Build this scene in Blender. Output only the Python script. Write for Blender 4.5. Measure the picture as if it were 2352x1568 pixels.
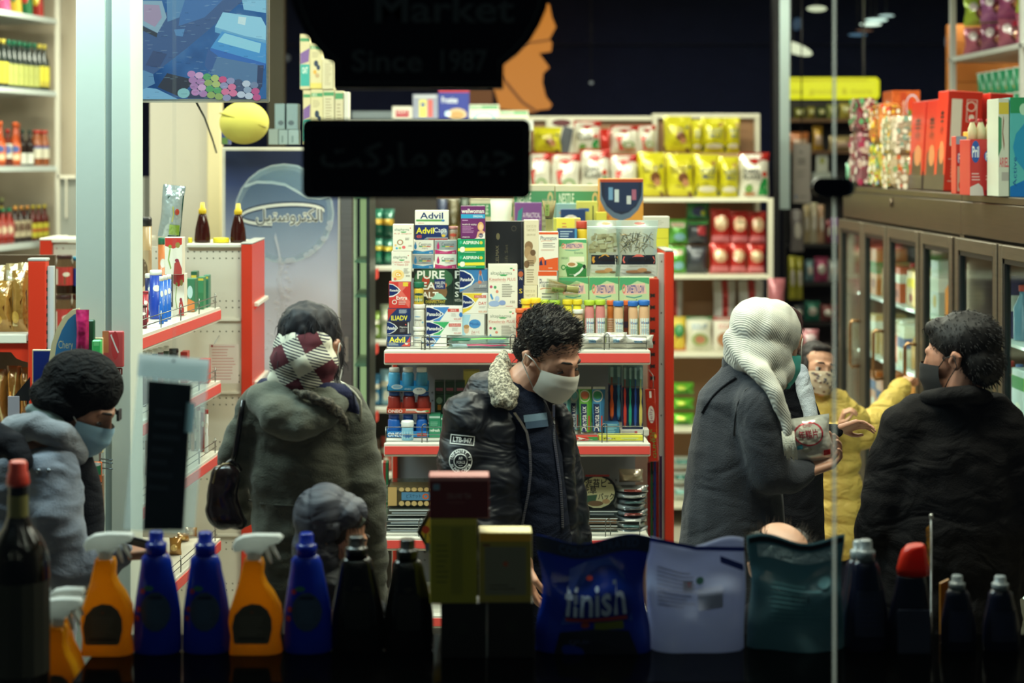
import bpy,math,random
import numpy as np
from mathutils import Vector,Matrix,noise,Euler
random.seed(7)
PI = math.pi
for o in list(bpy.data.objects): bpy.data.objects.remove(o)
SC = bpy.context.scene
COL = SC.collection
# ---------------------------------------------------------------- camera
F,CX,HY,H = 4000.0,1070.0,365.0,2.12
cam = bpy.data.cameras.new('camera'); cam.sensor_width = 36; cam.lens = 36*F/2352
cam.shift_x = (1176-CX)/2352; cam.shift_y = -(784-HY)/2352
cam.dof.use_dof = True; cam.dof.focus_distance = 5.45; cam.dof.aperture_fstop = 1.95
cam.clip_start = .05; cam.clip_end = 60
cob = bpy.data.objects.new('camera',cam); COL.objects.link(cob)
cob.location = (0,0,H); cob.rotation_euler = (PI/2,0,0)
SC.camera = cob
# ---------------------------------------------------------------- world, lamps, exposure
w = bpy.data.worlds.new('night'); SC.world = w; w.use_nodes = True
w.node_tree.nodes['Background'].inputs[0].default_value = (.35,.5,.75,1)
w.node_tree.nodes['Background'].inputs[1].default_value = .02
SC.view_settings.view_transform = 'Standard'; SC.view_settings.look = 'None'
SC.view_settings.exposure = 1.05; SC.view_settings.gamma = 1.0; SC.view_settings.use_curve_mapping = False
def area(name,loc,sx,sy,e,col=(1,.93,.78),rot=(0,0,0),spread=PI):
    l = bpy.data.lights.new(name,'AREA'); l.shape = 'RECTANGLE'; l.size = sx; l.size_y = sy; l.energy = e; l.color = col; l.spread = spread
    o = bpy.data.objects.new(name,l); COL.objects.link(o); o.location = loc; o.rotation_euler = rot
    return o
CEIL = 3.35
WARM,COOL = (1,.92,.74),(.78,.96,1.0)
LAMPS = [(-1.9,4.75,32,COOL),(-.62,4.5,13,COOL),(.85,4.42,24,WARM),(.1,5.15,15,WARM),(1.9,4.9,9,WARM),(-.75,6.45,12,WARM),  # last lamp in this row is added to light the cooler poster and corner
         (-2.3,7.2,22,WARM),(.2,7.6,30,WARM),(1.3,7.4,22,WARM),
         (-2.0,9.0,30,WARM),(.6,8.9,26,WARM),(2.9,8.0,26,WARM),(1.9,10.4,6,WARM)]
for i,(lx,ly,e,c) in enumerate(LAMPS):
    area('ceiling_lamp_light',(lx,ly,CEIL-.07),1.1,.28,e,c)
# ---------------------------------------------------------------- helpers
def X(px,Y): return (px-CX)*Y/F
def Z(py,Y): return H-(py-HY)*Y/F
def P(px,py,Y): return Vector((X(px,Y),Y,Z(py,Y)))
def lin(h):
    h = h.lstrip('#'); c = [int(h[i:i+2],16)/255 for i in (0,2,4)]
    c = [x/12.92 if x <= .04045 else ((x+.055)/1.055)**2.4 for x in c]
    a = int(h[6:8],16)/255 if len(h) > 6 else 1.0
    return (*c,a)
MATS = {}
def mat(col,k='plain',rough=None,s=None,col2=None):
    """procedural material of a kind: plain, paint, metal, foil, fabric, knit, leather, clear, trans, emit, skin, paper"""
    key = (col,k,rough,s,col2)
    if key in MATS: return MATS[key]
    m = bpy.data.materials.new(k+'_'+col.strip('#')); m.use_nodes = True; MATS[key] = m
    nt = m.node_tree; N = nt.nodes; L = nt.links; b = N['Principled BSDF']; out = N['Material Output']
    c = lin(col); rgb = (c[0],c[1],c[2],1)
    def node(t,**kw):
        n = N.new(t)
        for a,v in kw.items(): setattr(n,a,v)
        return n
    def noise_(scale,det=3,vec=None,rough_=.5):
        n = node('ShaderNodeTexNoise'); n.inputs['Scale'].default_value = scale; n.inputs['Detail'].default_value = det; n.inputs['Roughness'].default_value = rough_
        if vec: L.new(vec,n.inputs['Vector'])
        return n
    tc = node('ShaderNodeTexCoord')
    def vary(scale,amt,vec=None):
        n = noise_(scale,3,vec or tc.outputs['Object']); mx = node('ShaderNodeMix',data_type='RGBA')
        mx.inputs[6].default_value = rgb
        d = lin(col2) if col2 else (c[0]*(1-amt),c[1]*(1-amt),c[2]*(1-amt),1)
        mx.inputs[7].default_value = (d[0],d[1],d[2],1)
        L.new(n.outputs[0],mx.inputs[0]); L.new(mx.outputs[2],b.inputs['Base Color']); return n,mx
    def bump(h,st,dist=.002):
        bp = node('ShaderNodeBump'); bp.inputs['Strength'].default_value = st; bp.inputs['Distance'].default_value = dist
        L.new(h,bp.inputs['Height']); L.new(bp.outputs[0],b.inputs['Normal']); return bp
    b.inputs['Base Color'].default_value = rgb
    b.inputs['Roughness'].default_value = .5 if rough is None else rough
    if k in ('plain','paper'):
        vary(30,.08)
        if c[3] < 1: b.inputs['Alpha'].default_value = c[3]
    elif k == 'paint':
        vary(3,.1); n = noise_(60,4,tc.outputs['Object']); bump(n.outputs[0],.12)
        if rough is None: b.inputs['Roughness'].default_value = .4
    elif k == 'metal':
        b.inputs['Metallic'].default_value = .9; b.inputs['Roughness'].default_value = .35 if rough is None else rough
        mp = node('ShaderNodeMapping'); mp.inputs['Scale'].default_value = (3,3,60) if s is None else s; L.new(tc.outputs['Object'],mp.inputs[0]); vary(2,.35,mp.outputs[0])
    elif k == 'foil':
        b.inputs['Roughness'].default_value = .22 if rough is None else rough; b.inputs['Metallic'].default_value = .25
        b.inputs['Coat Weight'].default_value = .5
        vary(12,.25); n = noise_(s or 22,2,tc.outputs['Object'],.6); bump(n.outputs[0],.8,.012)
    elif k == 'fabric':
        b.inputs['Roughness'].default_value = .85 if rough is None else rough; b.inputs['Specular IOR Level'].default_value = .15
        b.inputs['Sheen Weight'].default_value = .15 if max(c[:3]) > .03 else .0
        vary(6,.35); mp = node('ShaderNodeMapping'); mp.inputs['Scale'].default_value = (1,1,1.6); L.new(tc.outputs['Object'],mp.inputs[0]); n = noise_(s or 7,2.5,mp.outputs[0],.5); n.inputs['Distortion'].default_value = 1.0
        n2 = noise_(320,2,tc.outputs['Object'])
        ad = node('ShaderNodeMath',operation='MULTIPLY_ADD'); ad.inputs[1].default_value = .1; L.new(n2.outputs[0],ad.inputs[0]); L.new(n.outputs[0],ad.inputs[2])
        bump(ad.outputs[0],.75,.035)
    elif k == 'nylon':
        b.inputs['Roughness'].default_value = .42 if rough is None else rough; b.inputs['Specular IOR Level'].default_value = .4
        vary(6,.35); mp = node('ShaderNodeMapping'); mp.inputs['Scale'].default_value = (1,1,1.9); L.new(tc.outputs['Object'],mp.inputs[0]); n = noise_(s or 9,2,mp.outputs[0],.5); n.inputs['Distortion'].default_value = .9; bump(n.outputs[0],.7,.035)
    elif k == 'leather':
        b.inputs['Roughness'].default_value = .25 if rough is None else rough
        vary(9,.5); n = noise_(9,3,tc.outputs['Object']); bump(n.outputs[0],.6,.02)
    elif k == 'fleece':
        b.inputs['Roughness'].default_value = .95
        n,mx = vary(s or 130,.8); n.inputs['Roughness'].default_value = .8
        cr = node('ShaderNodeValToRGB'); cr.color_ramp.elements[0].position = .42; cr.color_ramp.elements[1].position = .56
        L.new(n.outputs[0],cr.inputs[0]); L.new(cr.outputs[0],mx.inputs[0]); bump(n.outputs[0],.9,.01)
    elif k == 'skin':
        vary(14,.16); b.inputs['Roughness'].default_value = .48 if rough is None else rough
        b.inputs['Subsurface Weight'].default_value = .12; b.inputs['Subsurface Radius'].default_value = (.02,.008,.004); b.inputs['Subsurface Scale'].default_value = .3
    elif k == 'hair':
        b.inputs['Roughness'].default_value = .6; b.inputs['Specular IOR Level'].default_value = .3; vary(60,.6)
    elif k == 'clear':                                   # thin clear plastic or glass
        N.remove(b); t = node('ShaderNodeBsdfTransparent'); t.inputs[0].default_value = rgb
        g = node('ShaderNodeBsdfGlossy'); g.inputs['Roughness'].default_value = .06 if rough is None else rough
        df = node('ShaderNodeBsdfTranslucent'); df.inputs[0].default_value = rgb
        m1 = node('ShaderNodeMixShader'); m1.inputs[0].default_value = s if s is not None else .0
        L.new(t.outputs[0],m1.inputs[1]); L.new(df.outputs[0],m1.inputs[2])
        lw = node('ShaderNodeLayerWeight'); pw = node('ShaderNodeMath',operation='POWER'); pw.inputs[1].default_value = 5.0; L.new(lw.outputs['Facing'],pw.inputs[0]); lw.inputs[0].default_value = .5
        fr = node('ShaderNodeMath',operation='MULTIPLY_ADD'); fr.inputs[1].default_value = .35; fr.inputs[2].default_value = .025; L.new(pw.outputs[0],fr.inputs[0])
        m2 = node('ShaderNodeMixShader'); L.new(fr.outputs[0],m2.inputs[0]); L.new(m1.outputs[0],m2.inputs[1]); L.new(g.outputs[0],m2.inputs[2]); L.new(m2.outputs[0],out.inputs[0])
    elif k == 'trans':                                   # filled, light-passing plastic
        t = node('ShaderNodeBsdfTranslucent'); t.inputs[0].default_value = rgb
        m1 = node('ShaderNodeMixShader'); m1.inputs[0].default_value = s if s is not None else .5
        b.inputs['Roughness'].default_value = .2 if rough is None else rough
        L.new(b.outputs[0],m1.inputs[1]); L.new(t.outputs[0],m1.inputs[2]); L.new(m1.outputs[0],out.inputs[0])
    elif k == 'emit':
        b.inputs['Base Color'].default_value = (0,0,0,1); b.inputs['Emission Color'].default_value = rgb
        b.inputs['Emission Strength'].default_value = s if s is not None else 1.0
    return m
class G:
    """a bag of vertices and faces that becomes one mesh"""
    def __init__(s): s.v = []; s.f = []; s.mi = []; s.sm = []; s.mats = []
    def _m(s,m):
        if isinstance(m,str): m = mat(m)
        if m not in s.mats: s.mats.append(m)
        return s.mats.index(m)
    def add(s,vs,fs,m,smooth=False):
        b = len(s.v); i = s._m(m); s.v.extend([tuple(v) for v in vs])
        for f in fs: s.f.append(tuple(b+j for j in f)); s.mi.append(i); s.sm.append(smooth)
        return s
    def box(s,x0,x1,y0,y1,z0,z1,m,c=0.0):
        if x0 > x1: x0,x1 = x1,x0
        if y0 > y1: y0,y1 = y1,y0
        if z0 > z1: z0,z1 = z1,z0
        if c <= 0:
            vs = [(x,y,z) for z in (z0,z1) for y in (y0,y1) for x in (x0,x1)]
            return s.add(vs,[(0,2,3,1),(4,5,7,6),(0,1,5,4),(2,6,7,3),(0,4,6,2),(1,3,7,5)],m)
        c = min(c,(x1-x0)*.45,(y1-y0)*.45,(z1-z0)*.45)
        r = lambda k,z: [(x0+k,y0+c,z),(x0+c,y0+k,z),(x1-c,y0+k,z),(x1-k,y0+c,z),(x1-k,y1-c,z),(x1-c,y1-k,z),(x0+c,y1-k,z),(x0+k,y1-c,z)]
        q = lambda z: [(x0+c,y0+c,z),(x1-c,y0+c,z),(x1-c,y1-c,z),(x0+c,y1-c,z)]
        vs = q(z0)+r(0,z0+c)+r(0,z1-c)+q(z1)
        fs = [(3,2,1,0),(20,21,22,23)]
        for i in range(8): j = (i+1) % 8; fs.append((4+i,4+j,12+j,12+i))
        for a,bse,top in ((0,4,0),(20,12,1)):
            L_ = [(a+0,[bse+1,bse+2],a+1),(a+1,[bse+3,bse+4],a+2),(a+2,[bse+5,bse+6],a+3),(a+3,[bse+7,bse+0],a+0)]
            for p,(u,v),q2 in L_: fs.append((p,q2,v,u) if not top else (p,u,v,q2))
            for p,(u,v) in ((a+0,(bse+0,bse+1)),(a+1,(bse+2,bse+3)),(a+2,(bse+4,bse+5)),(a+3,(bse+6,bse+7))): fs.append((p,v,u) if not top else (p,u,v))
        return s.add(vs,fs,m)
    def rings(s,rings,m,cap=True,smooth=True,closed=False):
        n = len(rings[0]); vs = [v for r in rings for v in r]; fs = []
        for i in range(len(rings)-1):
            for j in range(n): k = (j+1) % n; fs.append((i*n+j,i*n+k,(i+1)*n+k,(i+1)*n+j))
        if closed:
            i = len(rings)-1
            for j in range(n): k = (j+1) % n; fs.append((i*n+j,i*n+k,k,j))
        s.add(vs,fs,m,smooth)
        if cap and not closed:
            b = len(s.v)-len(vs); i = s._m(m)
            s.f.append(tuple(b+j for j in reversed(range(n)))); s.mi.append(i); s.sm.append(False)
            s.f.append(tuple(b+(len(rings)-1)*n+j for j in range(n))); s.mi.append(i); s.sm.append(False)
        return s
    def lathe(s,c,prof,m,n=16,sy=1.0,cap=True,smooth=True,rot=0):
        """prof: (radius, z) list; c: base centre"""
        return s.rings([[(c[0]+r*math.cos(rot+2*PI*j/n),c[1]+r*sy*math.sin(rot+2*PI*j/n),c[2]+z) for j in range(n)] for r,z in prof],m,cap,smooth)
    def tube(s,pts,r,m,n=8,cap=True,smooth=True,closed=False):
        pts = [Vector(p) for p in pts]; R = r if isinstance(r,(list,tuple)) else [r]*len(pts)
        rs = []; prev = None
        for i,p in enumerate(pts):
            if closed: t = (pts[(i+1) % len(pts)]-pts[i-1])
            else: t = pts[min(i+1,len(pts)-1)]-pts[max(i-1,0)]
            t = t.normalized() if t.length > 1e-9 else Vector((0,0,1))
            if prev is None: a = t.orthogonal().normalized()
            else:
                a = prev-t*prev.dot(t); a = a.normalized() if a.length > 1e-6 else t.orthogonal().normalized()
            prev = a; b = t.cross(a)
            rs.append([p+R[i]*(math.cos(2*PI*j/n)*a+math.sin(2*PI*j/n)*b) for j in range(n)])
        return s.rings(rs,m,cap,smooth,closed)
    def prism(s,pts,y0,y1,m,axis='y',smooth=False):
        """polygon (x,z) extruded along y"""
        n = len(pts); q = (lambda p,t: (p[0],t,p[1])) if axis == 'y' else ((lambda p,t: (t,p[0],p[1])) if axis == 'x' else (lambda p,t: (p[0],p[1],t)))
        vs = [q(p,y0) for p in pts]+[q(p,y1) for p in pts]
        fs = [tuple(range(n)),tuple(reversed(range(n,2*n)))]+[(i,n+i,n+(i+1) % n,(i+1) % n) for i in range(n)]
        return s.add(vs,fs,m,smooth)
    def sphere(s,c,r,m,n=16,k=10,M=None):
        if not isinstance(r,(tuple,list)): r = (r,r,r)
        rs = []
        for i in range(k+1):
            a = -PI/2+PI*i/k; rr = max(math.cos(a),.02)
            ring = [Vector((r[0]*rr*math.cos(2*PI*j/n),r[1]*rr*math.sin(2*PI*j/n),r[2]*math.sin(a))) for j in range(n)]
            if M is not None: ring = [M @ v for v in ring]
            rs.append([v+Vector(c) for v in ring])
        return s.rings(rs,m,True,True)
    def mesh(s,name,base=Vector((0,0,0))):
        me = bpy.data.meshes.new(name)
        V = np.array(s.v,dtype=float).reshape(-1,3)-np.array(base)
        me.from_pydata(V.tolist(),[],s.f)
        for m in s.mats: me.materials.append(m)
        me.polygons.foreach_set('material_index',s.mi); me.polygons.foreach_set('use_smooth',s.sm); me.update()
        return me
BASE = {}
def thing(name,label,cat,g=None,group=None,base=None,kind=None):
    """top-level thing: a mesh, or an Empty at its base when g is None"""
    if base is None:
        V = np.array(g.v); base = Vector(((V[:,0].min()+V[:,0].max())/2,(V[:,1].min()+V[:,1].max())/2,V[:,2].min()))
    base = Vector(base)
    o = bpy.data.objects.new(name,g.mesh(name,base) if g else None); COL.objects.link(o); o.location = base
    BASE[o.name] = base.copy()
    if label: o['label'] = label
    if cat: o['category'] = cat
    if group: o['group'] = group
    if kind: o['kind'] = kind
    return o
def root_of(o):
    while o.parent: o = o.parent
    return o
def part(name,g,parent,label=None,kind=None):
    me = g if isinstance(g,bpy.types.Mesh) else g.mesh(name,BASE[root_of(parent).name])
    o = bpy.data.objects.new(name,me); COL.objects.link(o); o.parent = parent
    if label: o['label'] = label
    if kind: o['kind'] = kind
    return o
KIDS = {}
def dup(root,d,label=None,group=None,rz=0.0,sc=None,mats=None):
    """copy of a thing with its parts and sub-parts, moved by d"""
    r = root.copy(); COL.objects.link(r); r.location = root.location+Vector(d); r.rotation_euler.z += rz
    if sc: r.scale = sc
    if label: r['label'] = label
    if group: r['group'] = group
    BASE[r.name] = BASE[root.name].copy()
    for ch in root.children:
        c = ch.copy(); COL.objects.link(c); c.parent = r
        for gch in ch.children:
            q = gch.copy(); COL.objects.link(q); q.parent = c
    return r
def struct(name,g,kind='structure'):
    return thing(name,None,None,g,kind=kind)
# ---- lettering and print
TXT = {}
def text_mesh(s_,bold=0.0,res=2):
    key = (s_,bold,res)
    if key not in TXT:
        c = bpy.data.curves.new('print','FONT'); c.body = s_; c.resolution_u = res; c.offset = bold
        o = bpy.data.objects.new('print',c); COL.objects.link(o)
        dg = bpy.context.evaluated_depsgraph_get(); me = bpy.data.meshes.new_from_object(o.evaluated_get(dg))
        bpy.data.objects.remove(o); V = np.zeros(len(me.vertices)*3); me.vertices.foreach_get('co',V); V = V.reshape(-1,3)[:,:2]
        fs = [tuple(p.vertices) for p in me.polygons]; bpy.data.meshes.remove(me); bpy.data.curves.remove(c)
        lo,hi = V.min(0),V.max(0); TXT[key] = ((V-lo)/(hi-lo),fs,(hi-lo)[0]/(hi-lo)[1])
    return TXT[key]
def flat(x0,z0,x1,z1,y):
    """mapping of a face seen from -Y: u rightwards, v downwards from the top (z0 = top)"""
    return lambda u,v,o: (x0+(x1-x0)*u,y-o,z0+(z1-z0)*v)
def prints(g,mp,els,sub=1,step=5e-5,kind='plain',rough=None,s=None,start=1):
    lay = start*step
    for e in els:
        k = e[0]; col = e[-1]; m = col if not isinstance(col,str) else mat(col,kind,rough,s)
        if k == 'r':
            _,a,b,c,d,_c = e; n = max(1,sub)
            vs = [mp(a+(c-a)*i/n,b+(d-b)*j/n,lay) for j in range(n+1) for i in range(n+1)]
            g.add(vs,[(j*(n+1)+i,(j+1)*(n+1)+i,(j+1)*(n+1)+i+1,j*(n+1)+i+1) for j in range(n) for i in range(n)],m)
        elif k in ('e','o'):
            if k == 'e': _,cx,cy,rx,ry,_c = e; ri = 0.0
            else: _,cx,cy,rx,ry,ri,_c = e
            n = 14 if k == 'e' else 24; nr = max(1,min(sub,3))
            vs = []; fs = []
            for q in range(nr+1):
                t = ri+(1-ri)*q/nr
                for j in range(n): vs.append(mp(cx+rx*t*math.cos(2*PI*j/n),cy+ry*t*math.sin(2*PI*j/n),lay))
            for q in range(nr):
                for j in range(n): fs.append((q*n+j,(q+1)*n+j,(q+1)*n+(j+1) % n,q*n+(j+1) % n))
            if ri == 0:  # collapse the centre
                vs[:n] = [mp(cx,cy,lay)]*n
            g.add(vs,fs,m)
        elif k == 'p':
            g.add([mp(a,b,lay) for a,b in e[1]],[tuple(range(len(e[1])))],m)
        elif k == 's':                                     # strip through points with width
            pts,wd = e[1],e[2]; vs = []
            for i,(a,b) in enumerate(pts):
                p0,p1 = pts[max(0,i-1)],pts[min(len(pts)-1,i+1)]; dx,dy = p1[0]-p0[0],p1[1]-p0[1]; l = math.hypot(dx,dy) or 1
                vs += [mp(a-dy/l*wd,b+dx/l*wd,lay),mp(a+dy/l*wd,b-dx/l*wd,lay)]
            g.add(vs,[(2*i,2*i+1,2*i+3,2*i+2) for i in range(len(pts)-1)],m)
        elif k in ('t','v','tb'):                         # text in a rectangle; v = reading upwards; tb = bold
            _,s_,a,b,c,d,_c = e
            V,fs,_ = text_mesh(s_,.018 if k == 'tb' else 0.0)
            if k == 'v': vs = [mp(a+(c-a)*(1-y),d+(b-d)*x,lay) for x,y in V]
            else: vs = [mp(a+(c-a)*x,d+(b-d)*y,lay) for x,y in V]
            g.add(vs,fs,m)
        elif k == 'l':                                     # small-print lines: x0,y0,x1,y1,count
            _,a,b,c,d,n,_c = e
            rr = random.Random(int(a*1000+b*77+n))
            for i in range(n):
                y = b+(d-b)*i/n; h = (d-b)/n*.42
                prints(g,mp,[('r',a,y,a+(c-a)*(.6+.4*rr.random()),y+h,_c)],sub,step,kind,rough,s,lay/step)
            lay += 0
        lay += step
    return g
def carton(label,px0,py0,px1,py1,Y,col,els=(),d=.06,name='medicine_box',cat='box',yaw=0.0,side=None,group=None,k='plain',z0=None,tilt=0):
    """a printed cardboard box whose front fills a rectangle at depth Y"""
    x0,x1,z1,zb = X(px0,Y)+.0004,X(px1,Y)-.0004,Z(py0,Y)-.0003,Z(py1,Y)+.0003
    g = G(); g.box(x0,x1,Y,Y+d,zb,z1,mat(side or col,k,.42),.0012)
    o = thing(name,label,cat,g,group)
    p = G(); prints(p,flat(x0+.0012,z1-.0012,x1-.0012,zb+.0012,Y),([('r',0,0,1,1,col)] if side else [])+list(els),kind=k,rough=.42)
    if p.v: part('front_print',p,o)
    if yaw: o.rotation_euler.z = yaw
    if tilt: o.rotation_euler.y = tilt
    return o
def bag_map(xc,zb,zt,w,t,Y,tw=.6,seed=0):
    """front surface of a pillow pack; returns position for u, v (v down) at offset o"""
    def f(u,v,o,side=-1):
        uu,vv = 2*u-1,v
        sw = 1-.07*math.sin(PI*vv)**2
        prof = max(0.0,1-abs(uu)**2.6)**.6*max(0.0,math.sin(PI*min(1,max(0,(vv-.06)/.90))))**.55
        bl = noise.noise(Vector((u*3.1+seed,vv*3.7,seed*1.7)))*.16*prof
        wob = .012*w*math.sin(vv*9+seed)
        y = Y+t/2+side*(t/2*(prof+bl)+.0008+o)
        return (xc+w/2*uu*sw+wob,y,zt+(zb-zt)*vv)
    return f
def bag(label,px0,py0,px1,py1,Y,m,els=(),t=.06,name='snack_bag',cat='bag',group=None,seed=None,yaw=0,nu=12,nv=14,k='foil',lab=None,ks=None,prn='front_print'):
    x0,x1,zt,zb = X(px0,Y),X(px1,Y),Z(py0,Y),Z(py1,Y)
    seed = random.random()*50 if seed is None else seed
    if isinstance(m,str): m = mat(m,k,s=ks)
    f = bag_map((x0+x1)/2,zb,zt,x1-x0,t,Y,seed=seed); g = G()
    for sd in (-1,1):
        vs = [f(i/nu,j/nv,0,sd) for j in range(nv+1) for i in range(nu+1)]
        fs = [(j*(nu+1)+i,(j+1)*(nu+1)+i,(j+1)*(nu+1)+i+1,j*(nu+1)+i+1) for j in range(nv) for i in range(nu)]
        if sd == 1: fs = [tuple(reversed(q)) for q in fs]
        g.add(vs,fs,m,True)
    o = thing(name,label,cat,g,group)
    if els:
        p = G(); prints(p,f,els,sub=8,step=2.2e-4,kind='foil' if k == 'foil' else 'plain',start=max(4,t*.06/2.2e-4)); part(prn,p,o)
    if yaw: o.rotation_euler.z = yaw
    return o
def cyl_map(c,r,z0,z1,sy=1,a0=-.5*PI*.95,a1=.5*PI*.95):
    """label on a cylinder's front: u from left to right"""
    return lambda u,v,o: (c[0]+(r+o)*math.sin(a0+(a1-a0)*u),c[1]-(r*sy+o)*math.cos(a0+(a1-a0)*u),z0+(z1-z0)*v)
# ================================================================ the setting
g = G(); g.box(-4,3.8,3.45,12.8,-.1,0,mat('#b9b2a2','paint')); struct('floor',g)
g = G(); g.box(-4.2,4.2,-3,3.449,-.2,-.02,mat('#3a3a3c','paint')); struct('ground',g)
g = G(); g.box(-4,3.8,3.45,12.8,CEIL,CEIL+.1,mat('#cfcabc','paint')); struct('ceiling',g)
g = G(); g.box(-4.1,-4,3.45,12.8,0,CEIL,mat('#b5ab98','paint')); struct('wall_left',g)
g = G(); g.box(3.8,3.9,3.45,12.8,0,CEIL,mat('#8d8577','paint')); struct('wall_right',g)
g = G(); g.box(-4,3.8,12.7,12.8,0,CEIL,mat('#1c2140','fabric',.9)); struct('wall_back',g)
WM = mat('#2a2a2c','paint')
g = G(); g.box(-4,3.8,3.45,3.58,0,.88,WM); g.box(-4,3.8,3.45,3.58,3.0,CEIL,WM); g.box(-4,-2.2,3.45,3.58,.88,3.0,WM); g.box(2.4,3.8,3.45,3.58,.88,3.0,WM); struct('wall_front',g)
g = G(); g.box(-4,3.8,12.62,12.7,2.95,CEIL,mat('#1c2140','fabric',.9)); struct('trim_1',g)
xs = X(1917,3.5)
win = thing('window_1',None,None,None,base=(0,3.5,.88),kind='structure')
for nm,a,b in (('pane',-2.2,xs-.0027),('pane',xs+.0027,2.4)):
    g = G(); g.box(a,b,3.5,3.508,.88,3.0,mat('#f4fbf8','clear')); part(nm,g,win)
g = G(); g.box(xs-.0026,xs+.0026,3.499,3.509,.88,3.0,mat('#ccd4d2','clear',.2,.22)); part('glass_edge',g,win)
def pill(x0,x1,z0,z1,y0,y1,m,n=8):
    r = (z1-z0)/2; pts = []
    for c,a0 in ((x1-r,-PI/2),(x0+r,PI/2)):
        pts += [(c+r*math.cos(a0+PI*i/n),z0+r+r*math.sin(a0+PI*i/n)) for i in range(n+1)]
    return G().prism(pts,y0,y1,m)
g = pill(X(1869,3.47),X(1961,3.47),Z(452,3.47),Z(408,3.47),3.485,3.4995,mat('#0d0b0b',rough=.4))
g2 = pill(X(1869,3.52),X(1961,3.52),Z(452,3.52),Z(408,3.52),3.5085,3.522,mat('#8f9aa0','metal'))
o = thing('glass_clamp','black oval clamp joining the two window panes','clamp',g); part('inner_plate',g2,o)
# concrete pillar, painted, with a groove
PM = mat('#cfd8cc','paint'); g = G(); Yp = 5.0
g.box(X(174,Yp),X(241,Yp),Yp,Yp+.19,0,CEIL,PM,.002); g.box(X(241,Yp),X(256,Yp),Yp+.012,Yp+.19,0,CEIL,mat('#aab8b4','paint')); g.box(X(256,Yp),X(300,Yp),Yp+.002,Yp+.19,0,CEIL,PM,.002)
struct('pillar',g)
g = G(); g.box(X(344,8),X(476,8),8.0,8.3,0,CEIL,mat('#c9c2b2','paint')); struct('pillar',g)
g = G(); g.box(X(476,7.9),X(507,7.9),7.9,7.98,0,CEIL,mat('#d8c99c','paint'),.004); struct('pillar',g)
g = G(); g.box(X(615,9.2),X(652,9.2),9.2,9.3,0,CEIL,mat('#2c2818','paint')); struct('pillar',g)
g = G(); g.box(X(-90,10.2),X(215,10.2),10.2,10.3,0,CEIL,mat('#bdb09a','paint')); struct('wall_side',g)
g = G(); g.box(X(1777,10.4),X(1791,10.4),10.4,10.5,0,CEIL,mat('#0e0e12','paint')); struct('pillar',g)
# ceiling lamps
WHERE = ['the white pillar','the woman in the parka','the grey haired man near the window','the pharmacy gondola front','the man facing the fridges','the corner gondola','the snack gondola','the back gondola','the fridge aisle','the slanted wall rack','the cereal shelving','the fridges','the far end of the aisle']
for i,(lx,ly,e,c) in enumerate(LAMPS):
    g = G(); g.box(lx-.6,lx+.6,ly-.18,ly+.18,CEIL-.05,CEIL,mat('#d9d9d4','metal',.4),.004)
    if i == 0:
        l0 = thing('ceiling_light','white ceiling light panel above '+WHERE[0],'lamp',g,'ceiling light panels'); q = G(); q.box(lx-.55,lx+.55,ly-.14,ly+.14,CEIL-.056,CEIL-.05,mat('#ffffff','emit',s=2.0)); part('diffuser',q,l0); lb = (lx,ly)
    else: dup(l0,(lx-lb[0],ly-lb[1],0),'white ceiling light panel above '+WHERE[i])
# ================================================================ shelving
RED,GRY,WHT,STRIP = mat('#c8331a','paint',.35),mat('#a9aaa6','paint'),mat('#d9d6c8','paint',.35),mat('#e0524a',rough=.25)
def pegboard(g,x0,x1,z0,z1,y,rows,m,pitch=.028,r=.0042,t=.012):
    """a sheet with rows of diamond holes at heights rows"""
    n = max(1,int((x1-x0)/pitch)); p = (x1-x0)/n; zc = z0
    for rz in sorted(rows):
        if rz-p/2 < zc or rz+p/2 > z1: continue
        g.box(x0,x1,y,y+t,zc,rz-p/2,m); zc = rz+p/2
        for i in range(n):
            a,c = x0+i*p,x0+(i+.5)*p
            vs = [(a,y,rz-p/2),(a+p,y,rz-p/2),(a+p,y,rz+p/2),(a,y,rz+p/2),(c,y,rz-r),(c+r,y,rz),(c,y,rz+r),(c-r,y,rz)]
            vs += [(v[0],y+.004,v[2]) for v in vs[4:]]
            g.add(vs,[(0,1,5,4),(1,2,6,5),(2,3,7,6),(3,0,4,7),(4,5,9,8),(5,6,10,9),(6,7,11,10),(7,4,8,11)],m)
    g.box(x0,x1,y,y+t,zc,z1,m); return g
def guard(x0,x1,y,z,h,posts,par,label=None,zb=.004):
    g = G(); m = mat('#8a8d88','metal',.3); r = .0016
    for zz in (z+h,z+h*.5,z+zb): g.tube([(x0,y,zz),(x1,y,zz)],r,m,6)
    for px_ in posts:
        g.tube([(px_,y-.002,z-.002),(px_,y-.002,z+h),(px_+.004,y-.001,z+h+.009),(px_+.011,y+.002,z+h+.011),(px_+.017,y+.005,z+h+.006),(px_+.018,y+.006,z+.001)],r*1.25,m,6)
    for xx in (x0,x1): g.tube([(xx,y,z),(xx,y,z+h)],r,m,6)
    return part('wire_guard',g,par,label)
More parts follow.
